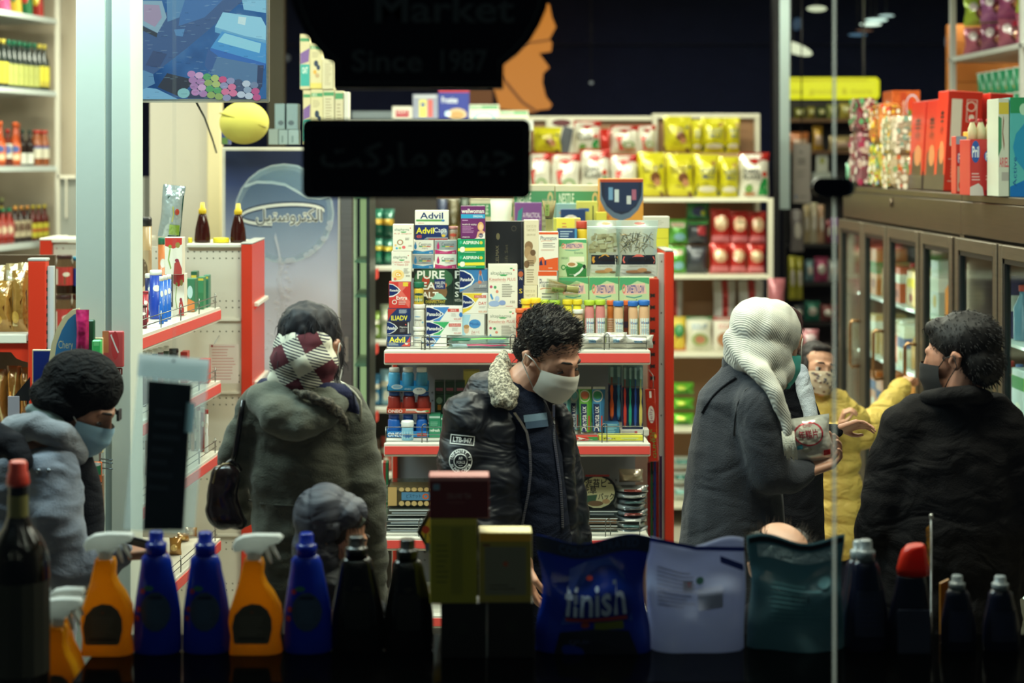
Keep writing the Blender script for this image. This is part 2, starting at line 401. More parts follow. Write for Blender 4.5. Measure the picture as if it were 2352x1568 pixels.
# ---- central gondola
Yf = 6.0; CG = thing('display_gondola','red and white gondola shelving loaded with pharmacy goods in the middle aisle','shelf',base=(X(1190,Yf),6.3,0))
XL,XR = X(882,Yf),X(1494,Yf); ZS = [Z(803,Yf),Z(1016,Yf),Z(1232,Yf),Z(1410,Yf)]
YB = 6.46
for i,z in enumerate(ZS):
    g = G(); g.box(XL+.004,XR-.004,Yf+.012,YB,z-.018,z,WHT,.003); part('shelf_board',g,CG)
    g = G(); hh = .052 if i == 0 else .048
    g.box(XL,XR,Yf-.004,Yf+.011,z-hh,z-.001,WHT,.004); g.box(XL+.002,XR-.002,Yf-.007,Yf-.0042,z-hh+.008,z-.012,STRIP,.001); part('price_strip',g,CG,'pale red plastic price strip')
rows = []
for z in ZS[1:]: rows += [z+.29,z+.26,z+.11,z+.08]
g = G(); pegboard(g,XL+.03,XR-.008,.15,Z(640,YB),YB,rows,mat('#7d7f83','paint')); part('back_panel',g,CG,'grey panel with diamond shaped holes')
g = G(); g.box(XL+.03,XR-.008,YB+.02,YB+.03,.15,Z(640,YB),mat('#50483c')); part('middle_sheet',g,CG)
g = G(); g.box(X(1490,YB),X(1512,YB),YB-.02,YB+.04,.0,Z(640,YB),mat('#a8250f','paint'))
for i in range(34):
    z = Z(672,YB)-i*.0436
    if z > .1: g.prism([(X(1492,YB),z),(X(1497,YB),z-.004),(X(1503,YB),z-.001),(X(1503,YB),z-.016),(X(1497,YB),z-.013),(X(1492,YB),z-.018)],YB-.0215,YB-.0205,mat('#1a0806'))
part('slotted_post',g,CG,'dark red post with black slots')
g = G(); g.box(X(1512,YB),X(1527,YB),YB,YB+.05,0,Z(582,YB),GRY,.002)
for i in range(9): g.lathe((X(1519,YB),YB-.001,Z(600,YB)-i*.19),[(.0025,-.0025),(.0025,.0025)],'#555555',6)
part('side_rail',g,CG,'grey metal rail')
g = G(); g.box(X(1525,YB),X(1546,YB),YB-.03,YB+.35,0,Z(577,YB),RED,.004); part('side_panel',g,CG,'bright red upright')
g = G(); g.box(X(1525,YB),X(1546,YB),YB-.031,YB+.351,Z(577,YB),Z(573,YB),GRY,.002); part('end_cap',g,CG)
g = G(); g.box(XL+.012,XL+.03,YB-.03,YB+.35,0,ZS[0]-.02,RED,.003); part('side_panel',g,CG,'red upright')
g = G(); g.box(XL+.004,XR-.004,Yf+.03,YB,0,.15,mat('#3c3c3c','paint')); part('kick_plate',g,CG)
guard(X(888,Yf),X(977,Yf),Yf+.006,ZS[0],.047,[],CG); guard(X(968,Yf),X(1186,Yf),Yf+.004,ZS[0],.042,[X(975,Yf),X(1172,Yf)],CG); guard(X(1320,Yf),X(1485,Yf),Yf+.004,ZS[0],.044,[X(1388,Yf)],CG)
guard(X(886,Yf),X(1180,Yf),Yf+.006,ZS[1],.052,[X(969,Yf)],CG); guard(X(1290,Yf),X(1478,Yf),Yf+.006,ZS[1],.054,[X(1383,Yf)],CG)
guard(X(880,Yf),X(1180,Yf),Yf+.006,ZS[2],.05,[X(962,Yf)],CG); guard(X(1330,Yf),X(1470,Yf),Yf+.006,ZS[2],.05,[X(1391,Yf)],CG)
# ---- second row behind it, carrying cereal boxes
Yg = 6.86; g = G(); g.box(X(900,Yg),X(1488,Yg),Yg,Yg+.42,0,1.62,mat('#b3ad9e','paint'),.004)
BG = thing('back_gondola','plain gondola back to back with the pharmacy shelving, cereal boxes on top','shelf',g)
g = G(); g.box(X(1475,6.86),X(1503,6.86),6.84,6.86,1.5,1.635,WHT); part('edge_strip',g,BG)
# ---- cereal shelving at the back
Yc = 10.0; CS = thing('cereal_shelf','tall cream shelving bays with brown backing full of cereal bags','shelf',base=(X(1340,Yc),10.3,0))
cx0,cx1 = X(906,Yc),X(1776,Yc)
for z in (Z(455,Yc),Z(632,Yc),Z(812,Yc),Z(985,Yc),Z(1160,Yc)):
    g = G(); g.box(cx0,cx1-.02,Yc,Yc+.5,z-.022,z,mat('#e2dec9','paint'),.003); part('shelf_board',g,CS)
for x in (906,1212,1262,1518,1764):
    g = G(); top = Z(262,Yc) if x < 1500 else Z(257,Yc)
    g.box(X(x,Yc),X(x+12,Yc),Yc+.44 if x > 1100 else Yc-.01,Yc+.52,0 if x in (906,1764) else Z(455,Yc),top,mat('#d8d3bf','paint'),.003); part('post',g,CS)
g = G(); g.box(X(1764,Yc),X(1776,Yc),Yc-.012,Yc+.02,0,Z(455,Yc),mat('#d8d3bf','paint'),.003); part('post',g,CS)
g = G(); g.box(X(1222,Yc),X(1518,Yc),Yc+.45,Yc+.52,Z(273,Yc),Z(262,Yc),mat('#ddd8c4','paint'),.003); g.box(X(1518,Yc),X(1776,Yc),Yc+.45,Yc+.52,Z(268,Yc),Z(256,Yc),mat('#ddd8c4','paint'),.003); part('top_rail',g,CS)
g = G(); g.box(cx0,cx1,Yc+.50,Yc+.53,0,Z(265,Yc),mat('#9c7350','paint')); part('back_board',g,CS,'brown hardboard backing')
g = G(); g.box(X(800,9.9),X(1222,9.9),9.75,10.219,Z(300,9.9),Z(278,9.9),mat('#c9ccc6','paint')); part('upper_shelf',g,CS)
g = G(); g.box(X(800,9.9),X(900,9.9),10.2,10.22,Z(275,9.9),Z(252,9.9),mat('#8e979c','metal')); part('rail',g,CS)
g = G()
for x in (802,1208): g.box(X(x,9.9),X(x+8,9.9),10.22,10.25,0,Z(300,9.9),mat('#d8d3bf','paint'))
part('post',g,CS)
# ---- end board gondola left of the pillar gap: frontal pegboard with shelves running towards the window
Ye = 6.55; LG = thing('corner_gondola','red posted corner gondola with cream pegboard beside the white pillar','shelf',base=(X(420,Ye),Ye,0))
rows = [Z(p,Ye) for p in (578,593,691,706,747,761,862,877,914,929,1015,1030,1085,1100,1246,1261,1340,1355)]
g = G(); pegboard(g,X(322,Ye),X(556,Ye),0.1,Z(566,Ye),Ye,rows,mat('#d3cbb9','paint'),pitch=.0235,r=.0036); part('peg_panel',g,LG)
g = G(); g.box(X(322,Ye),X(556,Ye),Ye+.014,Ye+.02,.1,Z(566,Ye),mat('#4a453c')); part('middle_sheet',g,LG)
for p in (731,898,1060,1225):
    g = G(); g.box(X(500,Ye),X(554,Ye),Ye-.012,Ye-.001,Z(p+5,Ye),Z(p,Ye),mat('#d9d2c0','paint')); part('cross_rail',g,LG)
g = G(); g.box(X(430,Ye),X(557,Ye),Ye-.02,Ye+.34,Z(568,Ye),Z(559,Ye),WHT,.003); part('top_board',g,LG)
g = G(); g.box(X(556,Ye),X(581,Ye),Ye-.03,Ye+.38,0,Z(560,Ye),RED,.004); g.box(X(555,Ye),X(582,Ye),Ye-.031,Ye+.381,Z(560,Ye),Z(556,Ye),GRY,.002); part('side_panel',g,LG,'bright red upright')
for p in (690,868,1050):
    g = G(); g.box(X(581,6.7),X(600,6.7),6.6,6.95,Z(p+9,6.7),Z(p,6.7),WHT,.002); part('shelf_stub',g,LG)
    g = G(); g.prism([(X(581,6.7),Z(p+9,6.7)),(X(599,6.7),Z(p+9,6.7)),(X(581,6.7),Z(p+28,6.7))],6.6,6.62,STRIP); part('bracket',g,LG)
# running shelf with its front edge line from far (500,705) to near (323,775)
def runz(pf,Yfar): return Z(pf,Yfar)
XA,YA,XB,YB2 = X(500,6.3),6.3,X(318,5.3),5.3
SLOPE = (XB-XA)/(YB2-YA)
RUN = [Z(706,6.3),Z(874,6.3),Z(1035,6.3),Z(1236,6.3)]
for z in RUN:
    g = G()
    vs = [(XA,YA,0),(XB,YB2,0),(XB-.19,YB2+.03,0),(XA-.40,YA+.03,0)]
    q = [(v[0],v[1]) for v in vs]
    g.prism(q,z-.016,z,WHT,axis='z'); part('shelf_board',g,LG)
    g = G(); dx,dy = (XB-XA),(YB2-YA); l = math.hypot(dx,dy); nx,ny = -dy/l,dx/l
    if nx < 0: nx,ny = -nx,-ny
    def strip(o0,o1,za,zb,m,e=0):
        ux,uy = dx/l*e,dy/l*e
        g.prism([(XA+nx*o0+ux,YA+ny*o0+uy),(XB+nx*o0-ux,YB2+ny*o0-uy),(XB+nx*o1-ux,YB2+ny*o1-uy),(XA+nx*o1+ux,YA+ny*o1+uy)],za,zb,m,axis='z')
    strip(.0005,.010,z-.048,z+.001,WHT); strip(.0102,.013,z-.041,z-.009,STRIP,.002)
    part('price_strip',g,LG,'pale red plastic price strip')
    g = G(); mm = mat('#8a8d88','metal',.3)
    for hz in (.045,.024): g.tube([(XA+.003,YA-.05,z+hz),(XB+.003,YB2,z+hz)],.0016,mm,6)
    for t in (0.05,.28,.52,.76,.98): g.tube([(XA+(XB-XA)*t+.003,YA+(YB2-YA)*t,z),(XA+(XB-XA)*t+.003,YA+(YB2-YA)*t,z+.055)],.0022,mm,6)
    part('wire_guard',g,LG)
# ---- gondola at far left with red posts
Yl = 6.1; RG = thing('snack_gondola','red posted gondola left of the white pillar holding golden snack packs','shelf',base=(X(40,Yl),Yl+.2,0))
g = G(); g.box(X(64,Yl),X(105,Yl),Yl,Yl+.05,0,Z(600,Yl),RED,.003); g.box(X(63,Yl),X(107,Yl),Yl-.001,Yl+.051,Z(600,Yl),Z(593,Yl),GRY,.003); part('side_panel',g,RG,'bright red upright')
g = G(); g.box(X(106,Yl),X(120,Yl),Yl+.02,Yl+.04,0,Z(612,Yl),mat('#b9bcbd','paint'))
for i in range(16): g.box(X(104,Yl),X(106.5,Yl),Yl+.01,Yl+.02,Z(622,Yl)-i*.03,Z(622,Yl)-i*.03-.012,'#22201f')
part('slotted_rail',g,RG,'grey slotted rail')
g = G(); g.box(X(-120,Yl),X(62,Yl),Yl+.01,Yl+.38,Z(784,Yl),Z(768,Yl),WHT,.002); g.box(X(-120,Yl),X(60,Yl),Yl,Yl+.0095,Z(788,Yl),Z(769,Yl),WHT,.002); part('shelf_board',g,RG)
g = G(); g.prism([(X(-120,Yl),Z(790,Yl)),(X(63,Yl),Z(790,Yl)),(X(63,Yl),Z(834,Yl)),(X(48,Yl),Z(830,Yl)),(X(34,Yl),Z(824,Yl)),(X(22,Yl),Z(810,Yl)),(X(-120,Yl),Z(808,Yl))],Yl+.02,Yl+.05,RED); part('bracket_panel',g,RG,'red bracket plate')
g = G(); g.box(X(-120,Yl),X(64,Yl),Yl+.40,Yl+.42,0,Z(600,Yl),mat('#4f3c28','paint')); part('back_panel',g,RG)
g = G(); g.box(X(-120,Yl),X(62,Yl),Yl+.01,Yl+.38,Z(1004,Yl),Z(990,Yl),WHT,.002); part('shelf_board',g,RG)
Yk = 7.4; BR = thing('rear_gondola','red posted gondola with pegboard behind the snack gondola','shelf',base=(X(130,Yk),Yk,0))
g = G(); g.box(X(91,Yk),X(119,Yk),Yk,Yk+.3,0,Z(552,Yk),RED,.003); g.box(X(90,Yk),X(120,Yk),Yk-.001,Yk+.301,Z(552,Yk),Z(547,Yk),WHT,.003); part('side_panel',g,BR,'bright red upright')
g = G(); pegboard(g,X(120,Yk),X(330,Yk),.1,Z(558,Yk),Yk+.02,[Z(571,Yk),Z(590,Yk)],mat('#cfc8b8','paint'),.026,.004); part('peg_panel',g,BR)
g = G(); g.box(X(119,Yk),X(330,Yk),Yk,Yk+.3,Z(556,Yk),Z(549,Yk),WHT); part('top_board',g,BR)
g = G(); g.box(X(119,Yk),X(330,Yk),Yk-.35,Yk+.015,Z(790,Yk-.2),Z(780,Yk-.2),WHT); part('shelf_board',g,BR)
# ---- white wall rack at far left, slanting towards the window
SR = thing('wall_rack','white slanted wall rack with rows of sauce and oil bottles','shelf',base=(-2.55,9.6,0))
D2 = Vector((.2325,1,0)).normalized(); E0 = Vector((X(133,10),10,0))       # far end
def rk(d,off,z): v = E0-D2*d+Vector((-D2.y,D2.x,0))*off; return (v.x,v.y,z)
RZ = [Z(44,10),Z(210,10),Z(381,10),Z(551,10),Z(745,10)]
for z in RZ:
    g = G(); q = [rk(-.0,0,z)[:2],rk(1.25,0,z)[:2],rk(1.25,.42,z)[:2],rk(0,.42,z)[:2]]
    g.prism(q,z-.028,z,mat('#c8d0cd','paint'),axis='z'); part('shelf_board',g,SR)
for d,off in ((0,0),(.0,.42),(1.25,0),(.42,.42)):
    g = G(); a = rk(d,off,0); g.box(a[0]-.014,a[0]+.014,a[1]-.014,a[1]+.014,0,3.2,mat('#c3beb0','paint')); part('post',g,SR)
g = G(); a,b_ = rk(0,.44,0),rk(1.25,.44,0); g.prism([a[:2],b_[:2],(b_[0]-.02,b_[1]),(a[0]-.02,a[1])],0,3.2,mat('#8f918d','paint'),axis='z'); part('back_panel',g,SR)
# ---- low cabinet in the corner behind the pillar (white frame with glass doors)
Yq = 9.6; g = G(); g.box(X(136,Yq),X(330,Yq),Yq,Yq+.3,Z(555,Yq),Z(408,Yq),mat('#8d8f88','paint'))
o = thing('wall_cabinet','small white framed cabinet on the back wall beside the white rack','cabinet',g)
for a,b_,c_,d_ in ((134,176,402,410),(134,138,402,556),(152,155,410,500),(134,230,549,557)):
    q = G(); q.box(X(a,Yq),X(b_,Yq),Yq-.02,Yq-.001,Z(d_,Yq),Z(c_,Yq),mat('#d5cfbf','paint')); part('frame_bar',q,o)
# ---- shelving left of the pharmacy gondola, behind
Ys = 8.2; VG = thing('side_shelf','white shelving of coloured packs between the cooler and pharmacy gondola','shelf',base=(X(880,Ys),Ys,0))
for p in (612,783,938,1090):
    g = G(); g.box(X(846,Ys),X(1000,Ys),Ys,Ys+.4,Z(p+10,Ys),Z(p,Ys),mat('#cfd0c6','paint'),.002); part('shelf_board',g,VG)
    g = G(); Yn = Ys-.3; z_ = Z(p,Ys)
    g.prism([(X(846,Yn),z_-.02),(X(870,Ys),z_-.005),(X(870,Ys),z_-.05),(X(846,Yn),z_-.075)],Ys-.04,Ys-.02,STRIP); part('price_strip',g,VG,'pale red plastic price strip')
g = G(); g.box(X(846,Ys),X(1000,Ys),Ys+.4,Ys+.42,0,Z(450,Ys),mat('#2b241d')); part('back_panel',g,VG)
g = G(); g.box(X(846,Ys),X(850,Ys),Ys-.02,Ys+.4,0,Z(455,Ys),mat('#5d6a6a','paint')); part('post',g,VG)
# ---- glass-door fridges on the right
Xf = 2.0; ALU,DARK = mat('#8f8779','metal',.38),mat('#191b1c',rough=.4); STEEL = mat('#7d6f60','metal',.33)
ZT,ZF,ZD = 1.98,1.815,.22
def yx(px): return Xf*F/(px-CX)
def fridge(label,ya,yb,doors,inner):
    """ya far, yb near; doors: list of (far, near) depths"""
    root = thing('glass_door_fridge',label,'fridge',base=(Xf+.35,(ya+yb)/2,0))
    g = G(); g.box(Xf,Xf+.72,yb,ya,ZT-.03,ZT,STEEL,.004); part('top_panel',g,root)
    g = G(); g.box(Xf-.004,Xf+.04,yb,ya,ZF,ZT-.03,STEEL,.004); part('fascia',g,root,'scratched brushed steel fascia')
    g = G(); g.box(Xf+.70,Xf+.72,yb,ya,.1,ZT-.03,mat('#d9dcd8')); part('back_panel',g,root)
    for y in (ya-.025,yb): g = G(); g.box(Xf+.0,Xf+.7,y,y+.025,.0,ZF,STEEL); part('side_panel',g,root)
    g = G(); g.box(Xf,Xf+.7,yb,ya,0,ZD-.01,mat('#2a2826','paint')); part('base',g,root)
    for z in (.5,.82,1.12,1.42):
        g = G(); g.box(Xf+.07,Xf+.68,yb+.03,ya-.03,z-.012,z,mat('#e4e8e4',rough=.3)); part('shelf',g,root)
    for (a,b) in doors:
        dr = G(); f = .042
        for (u0,u1,z0,z1) in ((b,b+f,ZD,ZF-.01),(a-f,a,ZD,ZF-.01),(b+f,a-f,ZF-.06,ZF-.01),(b+f,a-f,ZD,ZD+.06)): dr.box(Xf-.035,Xf-.004,u0,u1,z0,z1,ALU,.003)
        for (u0,u1) in ((b+f,b+f+.02),(a-f-.02,a-f)): dr.box(Xf-.03,Xf-.006,u0,u1,ZD+.06,ZF-.06,DARK)
        dr.box(Xf-.03,Xf-.006,b+f,a-f,ZF-.078,ZF-.06,DARK)
        D = part('door',dr,root)
        q = G(); q.box(Xf-.02,Xf-.016,b+f+.02,a-f-.02,ZD+.06,ZF-.078,mat('#e9f5f4','clear')); part('pane',q,D)
        if inner:
            hy = b+.022 if inner == 1 else b+.03; q = G()
            q.tube([(Xf-.036,hy,1.31),(Xf-.075,hy,1.315),(Xf-.085,hy,1.30),(Xf-.085,hy,1.10),(Xf-.075,hy,1.085),(Xf-.036,hy,1.09)],.008,mat('#b08a62','metal',.25),8); part('handle',q,D,'bronze coloured bar handle')
    for a,b in doors: area('fridge_tube_light',(Xf+.012,a-.02,1.0),1.4,.03,2.2,(1,.95,.84),rot=(0,-PI/2,0))
    return root
YU = yx(2209)
fr1 = fridge('four door upright fridge with steel fascia, under the red noodle boxes',yx(1938),YU,[(yx(1941),yx(1994)),(yx(1996),yx(2050)),(yx(2053),yx(2126)),(yx(2131),yx(2205))],1)
fr2 = fridge('upright glass fridge nearest the window, under the detergent boxes',YU-.005,5.35,[(YU-.02,yx(2309)),(yx(2314),5.42+.0)],2)
g = G(); g.lathe((0,0,0),[(.001,0),(.022,.002),(.022,.006),(.001,.008)],STEEL,12)
bd = thing('round_badge','small round metal badge on the steel fridge fascia','badge',g); bd.rotation_euler = (0,-PI/2,0); bd.location = (Xf-.005,yx(2050),Z(465,yx(2050)))
# ---- rack behind the fridges at top right
Xr = 2.78; RR = thing('wall_rack','white metal rack of noodle packs and green cups above the fridge','shelf',base=(Xr+.2,9,0)); WR = mat('#b9bdb9','paint')
def yr(px): return Xr*F/(px-CX)
for px_ in (2182,2343):
    g = G(); g.box(Xr,Xr+.03,yr(px_)-.02,yr(px_)+.015,0,3.2,WR); part('post',g,RR)
for z in (2.12+(365-132)*yr(2182)/4000,2.204,3.1):
    g = G(); g.box(Xr,Xr+.4,7.2,yr(2178),z-.028,z,WR,.003); part('shelf_board',g,RR)
g = G(); g.box(Xr+.41,Xr+.43,7.2,yr(2178),1.9,3.2,mat('#c87a3a','paint',.6)); part('back_board',g,RR,'orange brown board')
RRZ = (2.12+(365-132)*yr(2182)/4000,2.205)
g = G()
for i in range(4): g.box(X(2178,10.35),X(2420,10.35),10.35,10.38,Z(232,10.35)+i*.115,Z(232,10.35)+i*.115+.111,mat('#d0803a','paint',.6))
g.box(X(2178,10.35),X(2420,10.35),10.381,10.4,0,Z(232,10.35)+.45,mat('#a8642c','paint')); struct('wall_panel',g)
area('panel_fill_light',(3.05,9.9,3.2),.5,.1,9,WARM)  # unseen fill light added to brighten the orange panel
# ---- dark shelving at the far end on the right
Yd = 11.4; DS = thing('dark_shelf','dark open shelving with hanging snacks at the far end of the aisle','shelf',base=(X(1870,Yd),Yd,0)); DK = mat('#1f1c1b','paint')
for p in (272,345,420,560,648,740,850):
    g = G(); g.box(X(1805,Yd),X(2010,Yd),Yd,Yd+.35,Z(p+8,Yd),Z(p,Yd),DK if p > 400 else mat('#6b4a30','paint')); part('shelf_board',g,DS)
g = G(); g.box(X(1805,Yd),X(2010,Yd),Yd+.36,Yd+.38,0,Z(228,Yd),mat('#2a2320')); part('back_board',g,DS)
g = G(); g.box(X(1800,Yd),X(1805,Yd),Yd,Yd+.36,0,Z(228,Yd),DK); part('post',g,DS)
g = G(); g.box(X(1791,10.8),X(1814,10.8),10.8,10.83,Z(480,10.8),CEIL,mat('#a9b9b6','paint')); struct('trim_2',g)
# ================================================================ goods on the pharmacy gondola
def stack(Y,zb,items):
    """items bottom up: (label, px0, px1, py_top, colour, elements[, options])"""
    for it in items:
        label,a,b,top,col,els = it[:6]; kw = dict(it[6]) if len(it) > 6 else {}
        pb = HY+(H-zb)*F/Y
        o = carton(label,a,top,b,pb,Y,col,els,**kw); zb = Z(top,Y)
def panadol(band,rest):
    return [('p',[(0,0),(.12,0),(.34,.2),(.50,.5),(.34,.8),(.12,1),(0,1)],'#eef0e8'),('p',[(0,.03),(.1,.03),(.32,.23),(.46,.5),(.32,.77),(.1,.97),(0,.97)],'#132a63'),('tb','Panadol',.02,.38,.40,.64,'#f4f2e6')]+rest
def alta(word,col,extra=()):
    return [('t','altapharma',.07,.13,.80,.26,'#4d6b55'),('e',.52,.27,.15,.035,'#3fa35b'),('r',.36,.2,.7,.262,'#e9e3cf'),('t','altapharma',.07,.13,.80,.26,'#4d6b55'),('e',.86,.13,.03,.02,'#d4574a'),('t',word,.03,.31,.93,.38,'#cf6458')]+list(extra)
ys = 6.09; zs = ZS[0]+.0008
adv = [('tb','Advil',.08,.18,.78,.66,'#f1e43a'),('p',[(1,.15),(1,1),(.6,1),(.85,.6)],'#c9483a'),('l',.05,.72,.5,.95,3,'#b9c0b4'),('e',.84,.76,.07,.1,'#e8e2d2')]
SIDE = '#cfcdc0'
stack(ys,zs,[
 ('navy painkiller box with yellow lettering behind the wire guard, bottom of its stack',889,943,768,'#1f3c6e',adv),
 ('black and navy painkiller box with a grey arrow, second from shelf',888,940,738,'#241f2b',panadol('',[('t','Migraine',.58,.36,.93,.52,'#e8e6dc'),('l',.58,.58,.9,.86,4,'#8d8a8c'),('e',.86,.22,.03,.05,'#d05a50'),('r',.95,.05,1,.95,'#c9c8c4')])),
 ('navy box standing upside down with yellow letters and red corner',890,943,708,'#1d3160',[('p',[(0,0),(.4,0),(.12,.5),(0,1)],'#b03a30'),('tb','ILIADV',.15,.55,.88,.95,'#e9dc3c'),('l',.5,.08,.9,.4,4,'#c7cfd4')]),
 ('red painkiller box with white slanted word under white boxes',893,943,647,'#c93a33',[('p',[(.45,0),(1,.0),(.62,.35),(1,.75),(.95,1),(.4,.45)],'#dd6a5c'),('p',[(0,.05),(.2,.08),(.42,.2),(.55,.32),(.42,.45),(.2,.56),(0,.58)],'#eef0e8'),('p',[(0,.08),(.18,.1),(.38,.21),(.50,.32),(.38,.43),(.18,.52),(0,.54)],'#14295e'),('tb','Panadol',.03,.27,.46,.36,'#f4f2e6'),('tb','Extra',.34,.53,.86,.68,'#f6efe2'),('r',.66,0,.9,.16,'#e3c53a'),('o',.25,.77,.12,.09,.7,'#e8ded2'),('l',.45,.72,.85,.9,3,'#e7c4ba')]),
 ('white vitamin box with orange circle and red wording',899,945,577,'#e9e3cf',alta('Calcium 1000','',[('t','+ Vitamin D3',.14,.40,.85,.47,'#cf6458'),('e',.32,.78,.33,.18,'#f0cf8a'),('e',.34,.77,.17,.10,'#e8b04a'),('tb','Ca',.22,.72,.46,.82,'#f4efe2'),('l',.62,.56,.93,.75,5,'#9c998c'),('t','300',.72,.78,.94,.85,'#777368'),('e',.17,.92,.08,.05,'#e3765a')])),
 ('white vitamin box with coloured rings, topmost of the leftmost stack',902,950,515,'#e9e3cf',alta('A-Z Depot','',[('o',.35,.67,.14,.1,.7,'#c86a5c'),('o',.35,.67,.16,.11,.85,'#7fae76'),('e',.18,.90,.06,.04,'#4aa0c4'),('e',.34,.89,.07,.045,'#a8c46a'),('e',.53,.86,.09,.06,'#e06a6a'),('e',.12,.78,.05,.04,'#efc07c'),('l',.6,.5,.9,.6,3,'#9c998c'),('t','100',.76,.78,.93,.84,'#777368')]),{'side': '#d8d3c0'}),
])
# white vitamin jars, stacked
def jar(label,px0,px1,py0,py1,Y,body,cap,els=(),capf=.2,name='pill_jar',cat='jar',group=None,kb='plain',sh=.92,zb=None,capr=1.0,n=16):
    cx = (X(px0,Y)+X(px1,Y))/2; r = (X(px1,Y)-X(px0,Y))/2; zb = Z(py1,Y) if zb is None else zb; zt = Z(py0,Y); h = zt-zb; zc = h*(1-capf); yc = Y+r
    g = G(); g.lathe((cx,yc,zb),[(r*.9,0),(r*sh,h*.02),(r*sh,zc*.86),(r*sh*.97,zc*.93),(r*.78,zc*.985),(r*.78,zc)],mat(body,kb,.35),n)
    o = thing(name,label,cat,g,group,base=(cx,yc,zb))
    q = G(); q.lathe((cx,yc,zb),[(r*capr*.98,zc+.0005),(r*capr,zc+.002),(r*capr,h-.003),(r*capr*.93,h)],mat(cap,'plain',.35),n); part('cap',q,o)
    if els:
        q = G(); prints(q,cyl_map((cx,yc),r*sh,zb+zc*.84,zb+zc*.06),els,sub=6,step=8e-5); part('wrap_label',q,o)
    return o
lab1 = [('r',0,0,1,1,'#e4dfcf'),('e',.4,.35,.2,.04,'#7da4c4'),('p',[(.2,1),(.3,.7),(.5,.68),(.55,1)],'#9a6a4c'),('l',.2,.55,.7,.66,2,'#4a4a4a'),('e',.75,.75,.08,.06,'#7fb5d6')]
j1 = jar('white vitamin jar at the bottom of the jar stack behind the wire',947,976,751,797,ys,'#e0dccd','#e6e2d6',lab1,.2,zb=zs)
j2 = jar('white vitamin jar in the middle of the jar stack',948,976,699,751,ys,'#e0dccd','#e6e2d6',lab1,.2,zb=Z(751,ys))
j3 = jar('yellow aspirin jar with green cap on the white jar stack',949,974,648,699,ys,'#d9b83c','#1f6a4c',[('r',.05,.18,.95,.9,'#2c7a52'),('tb','ASPIRIN',.15,.4,.85,.56,'#e8d24a'),('e',.5,.3,.3,.1,'#1e3a3c'),('l',.15,.65,.85,.85,2,'#cfe0c4')],.26,zb=Z(699,ys))
stack(ys,zs,[
 ('blue and white painkiller box lying behind the wire guard',978,1026,770,'#e8e6dc',[('p',[(.0,.0),(.75,0),(.35,1),(0,1)],'#4f8fc8')]+panadol('',[])),
 ('white and green cold relief box with navy arrow',978,1062,738,'#e8e6dc',[('p',[(.2,0),(.65,0),(.52,.45),(.38,1),(.2,1)],'#3ea765')]+panadol('',[('r',.63,.12,.97,.36,'#cf5148'),('t','COLD-FLU',.66,.16,.94,.32,'#f4ece0'),('l',.72,.45,.95,.72,3,'#b9b6ac'),('t','RELIEF',.78,.8,.98,.92,'#d66458')])),
 ('white and blue sinus relief box with navy arrow',978,1062,704,'#e8e6dc',[('p',[(.2,0),(.65,0),(.58,.25),(.38,1),(.2,1)],'#4a86c6')]+panadol('',[('r',.6,.12,.92,.34,'#cf5148'),('t','SINUS',.68,.16,.84,.3,'#f4ece0'),('l',.7,.45,.9,.72,3,'#b9b6ac'),('e',.97,.55,.05,.18,'#3a78be'),('t','RELIEF',.78,.8,.98,.92,'#d66458')])),
])
stack(ys+.005,zs,[
 ('flat white box lying under the zinc tablets box',1062,1118,771,'#dedbd0',[('l',.1,.2,.9,.8,2,'#b9b6ac')]),
 ('white zinc tablet box with smiling face and blue oval',1060,1113,721,'#e6e3d6',[('p',[(0,0),(.4,0),(.15,1),(0,1)],'#a9cfe0'),('e',.2,.72,.12,.2,'#d9b394'),('e',.2,.58,.13,.1,'#b58a5a'),('e',.58,.45,.27,.22,'#4f8fc6'),('t','Mivolis',.36,.38,.8,.52,'#173f8c'),('t','Zink + C',.42,.78,.8,.9,'#c05a4c'),('t','Depot',.42,.92,.62,.98,'#b08478')]),
 ('white and yellow cold relief box with red word DAY',1062,1121,672,'#ece8da',[('p',[(0,0),(.8,0),(.55,.4),(.3,.8),(0,1)],'#e4c63c'),('p',[(0,.08),(.14,.1),(.38,.28),(.50,.45),(.38,.62),(.14,.74),(0,.76)],'#eef0e8'),('p',[(0,.11),(.12,.13),(.34,.3),(.45,.45),(.34,.58),(.12,.7),(0,.72)],'#132a63'),('tb','Panadol',.02,.37,.39,.5,'#f4f2e6'),('r',.46,.1,.94,.24,'#c9483e'),('t','COLD-FLU',.49,.12,.91,.22,'#f4ece0'),('tb','DAY',.64,.42,.95,.57,'#d0574c'),('l',.65,.64,.95,.76,2,'#b9b6ac'),('t','RELIEF',.64,.86,.98,.95,'#e08a4c')]),
 ('grey and blue joint pain box with navy arrow',1055,1121,617,'#8c8f94',[('p',[(.0,0),(1,0),(1,.5),(.6,.55),(.3,.8),(0,1)],'#3b79ad'),('p',[(0,.04),(.16,.06),(.42,.22),(.53,.45),(.42,.68),(.16,.84),(0,.86)],'#eef0e8'),('p',[(0,.08),(.14,.1),(.38,.26),(.48,.45),(.38,.62),(.14,.78),(0,.8)],'#132a63'),('tb','Panadol',.03,.37,.43,.52,'#f4f2e6'),('e',.74,.16,.05,.12,'#b0664e'),('s',[(.7,.2),(.68,.45),(.72,.6)],.012,'#a9adb4'),('s',[(.78,.2),(.82,.42),(.86,.55)],.012,'#a9adb4'),('t','JOINT',.7,.68,.95,.8,'#dedcd2'),('l',.5,.82,.98,.96,2,'#5c6066'),('e',.72,.56,.07,.07,'#cf7c5c')]),
])
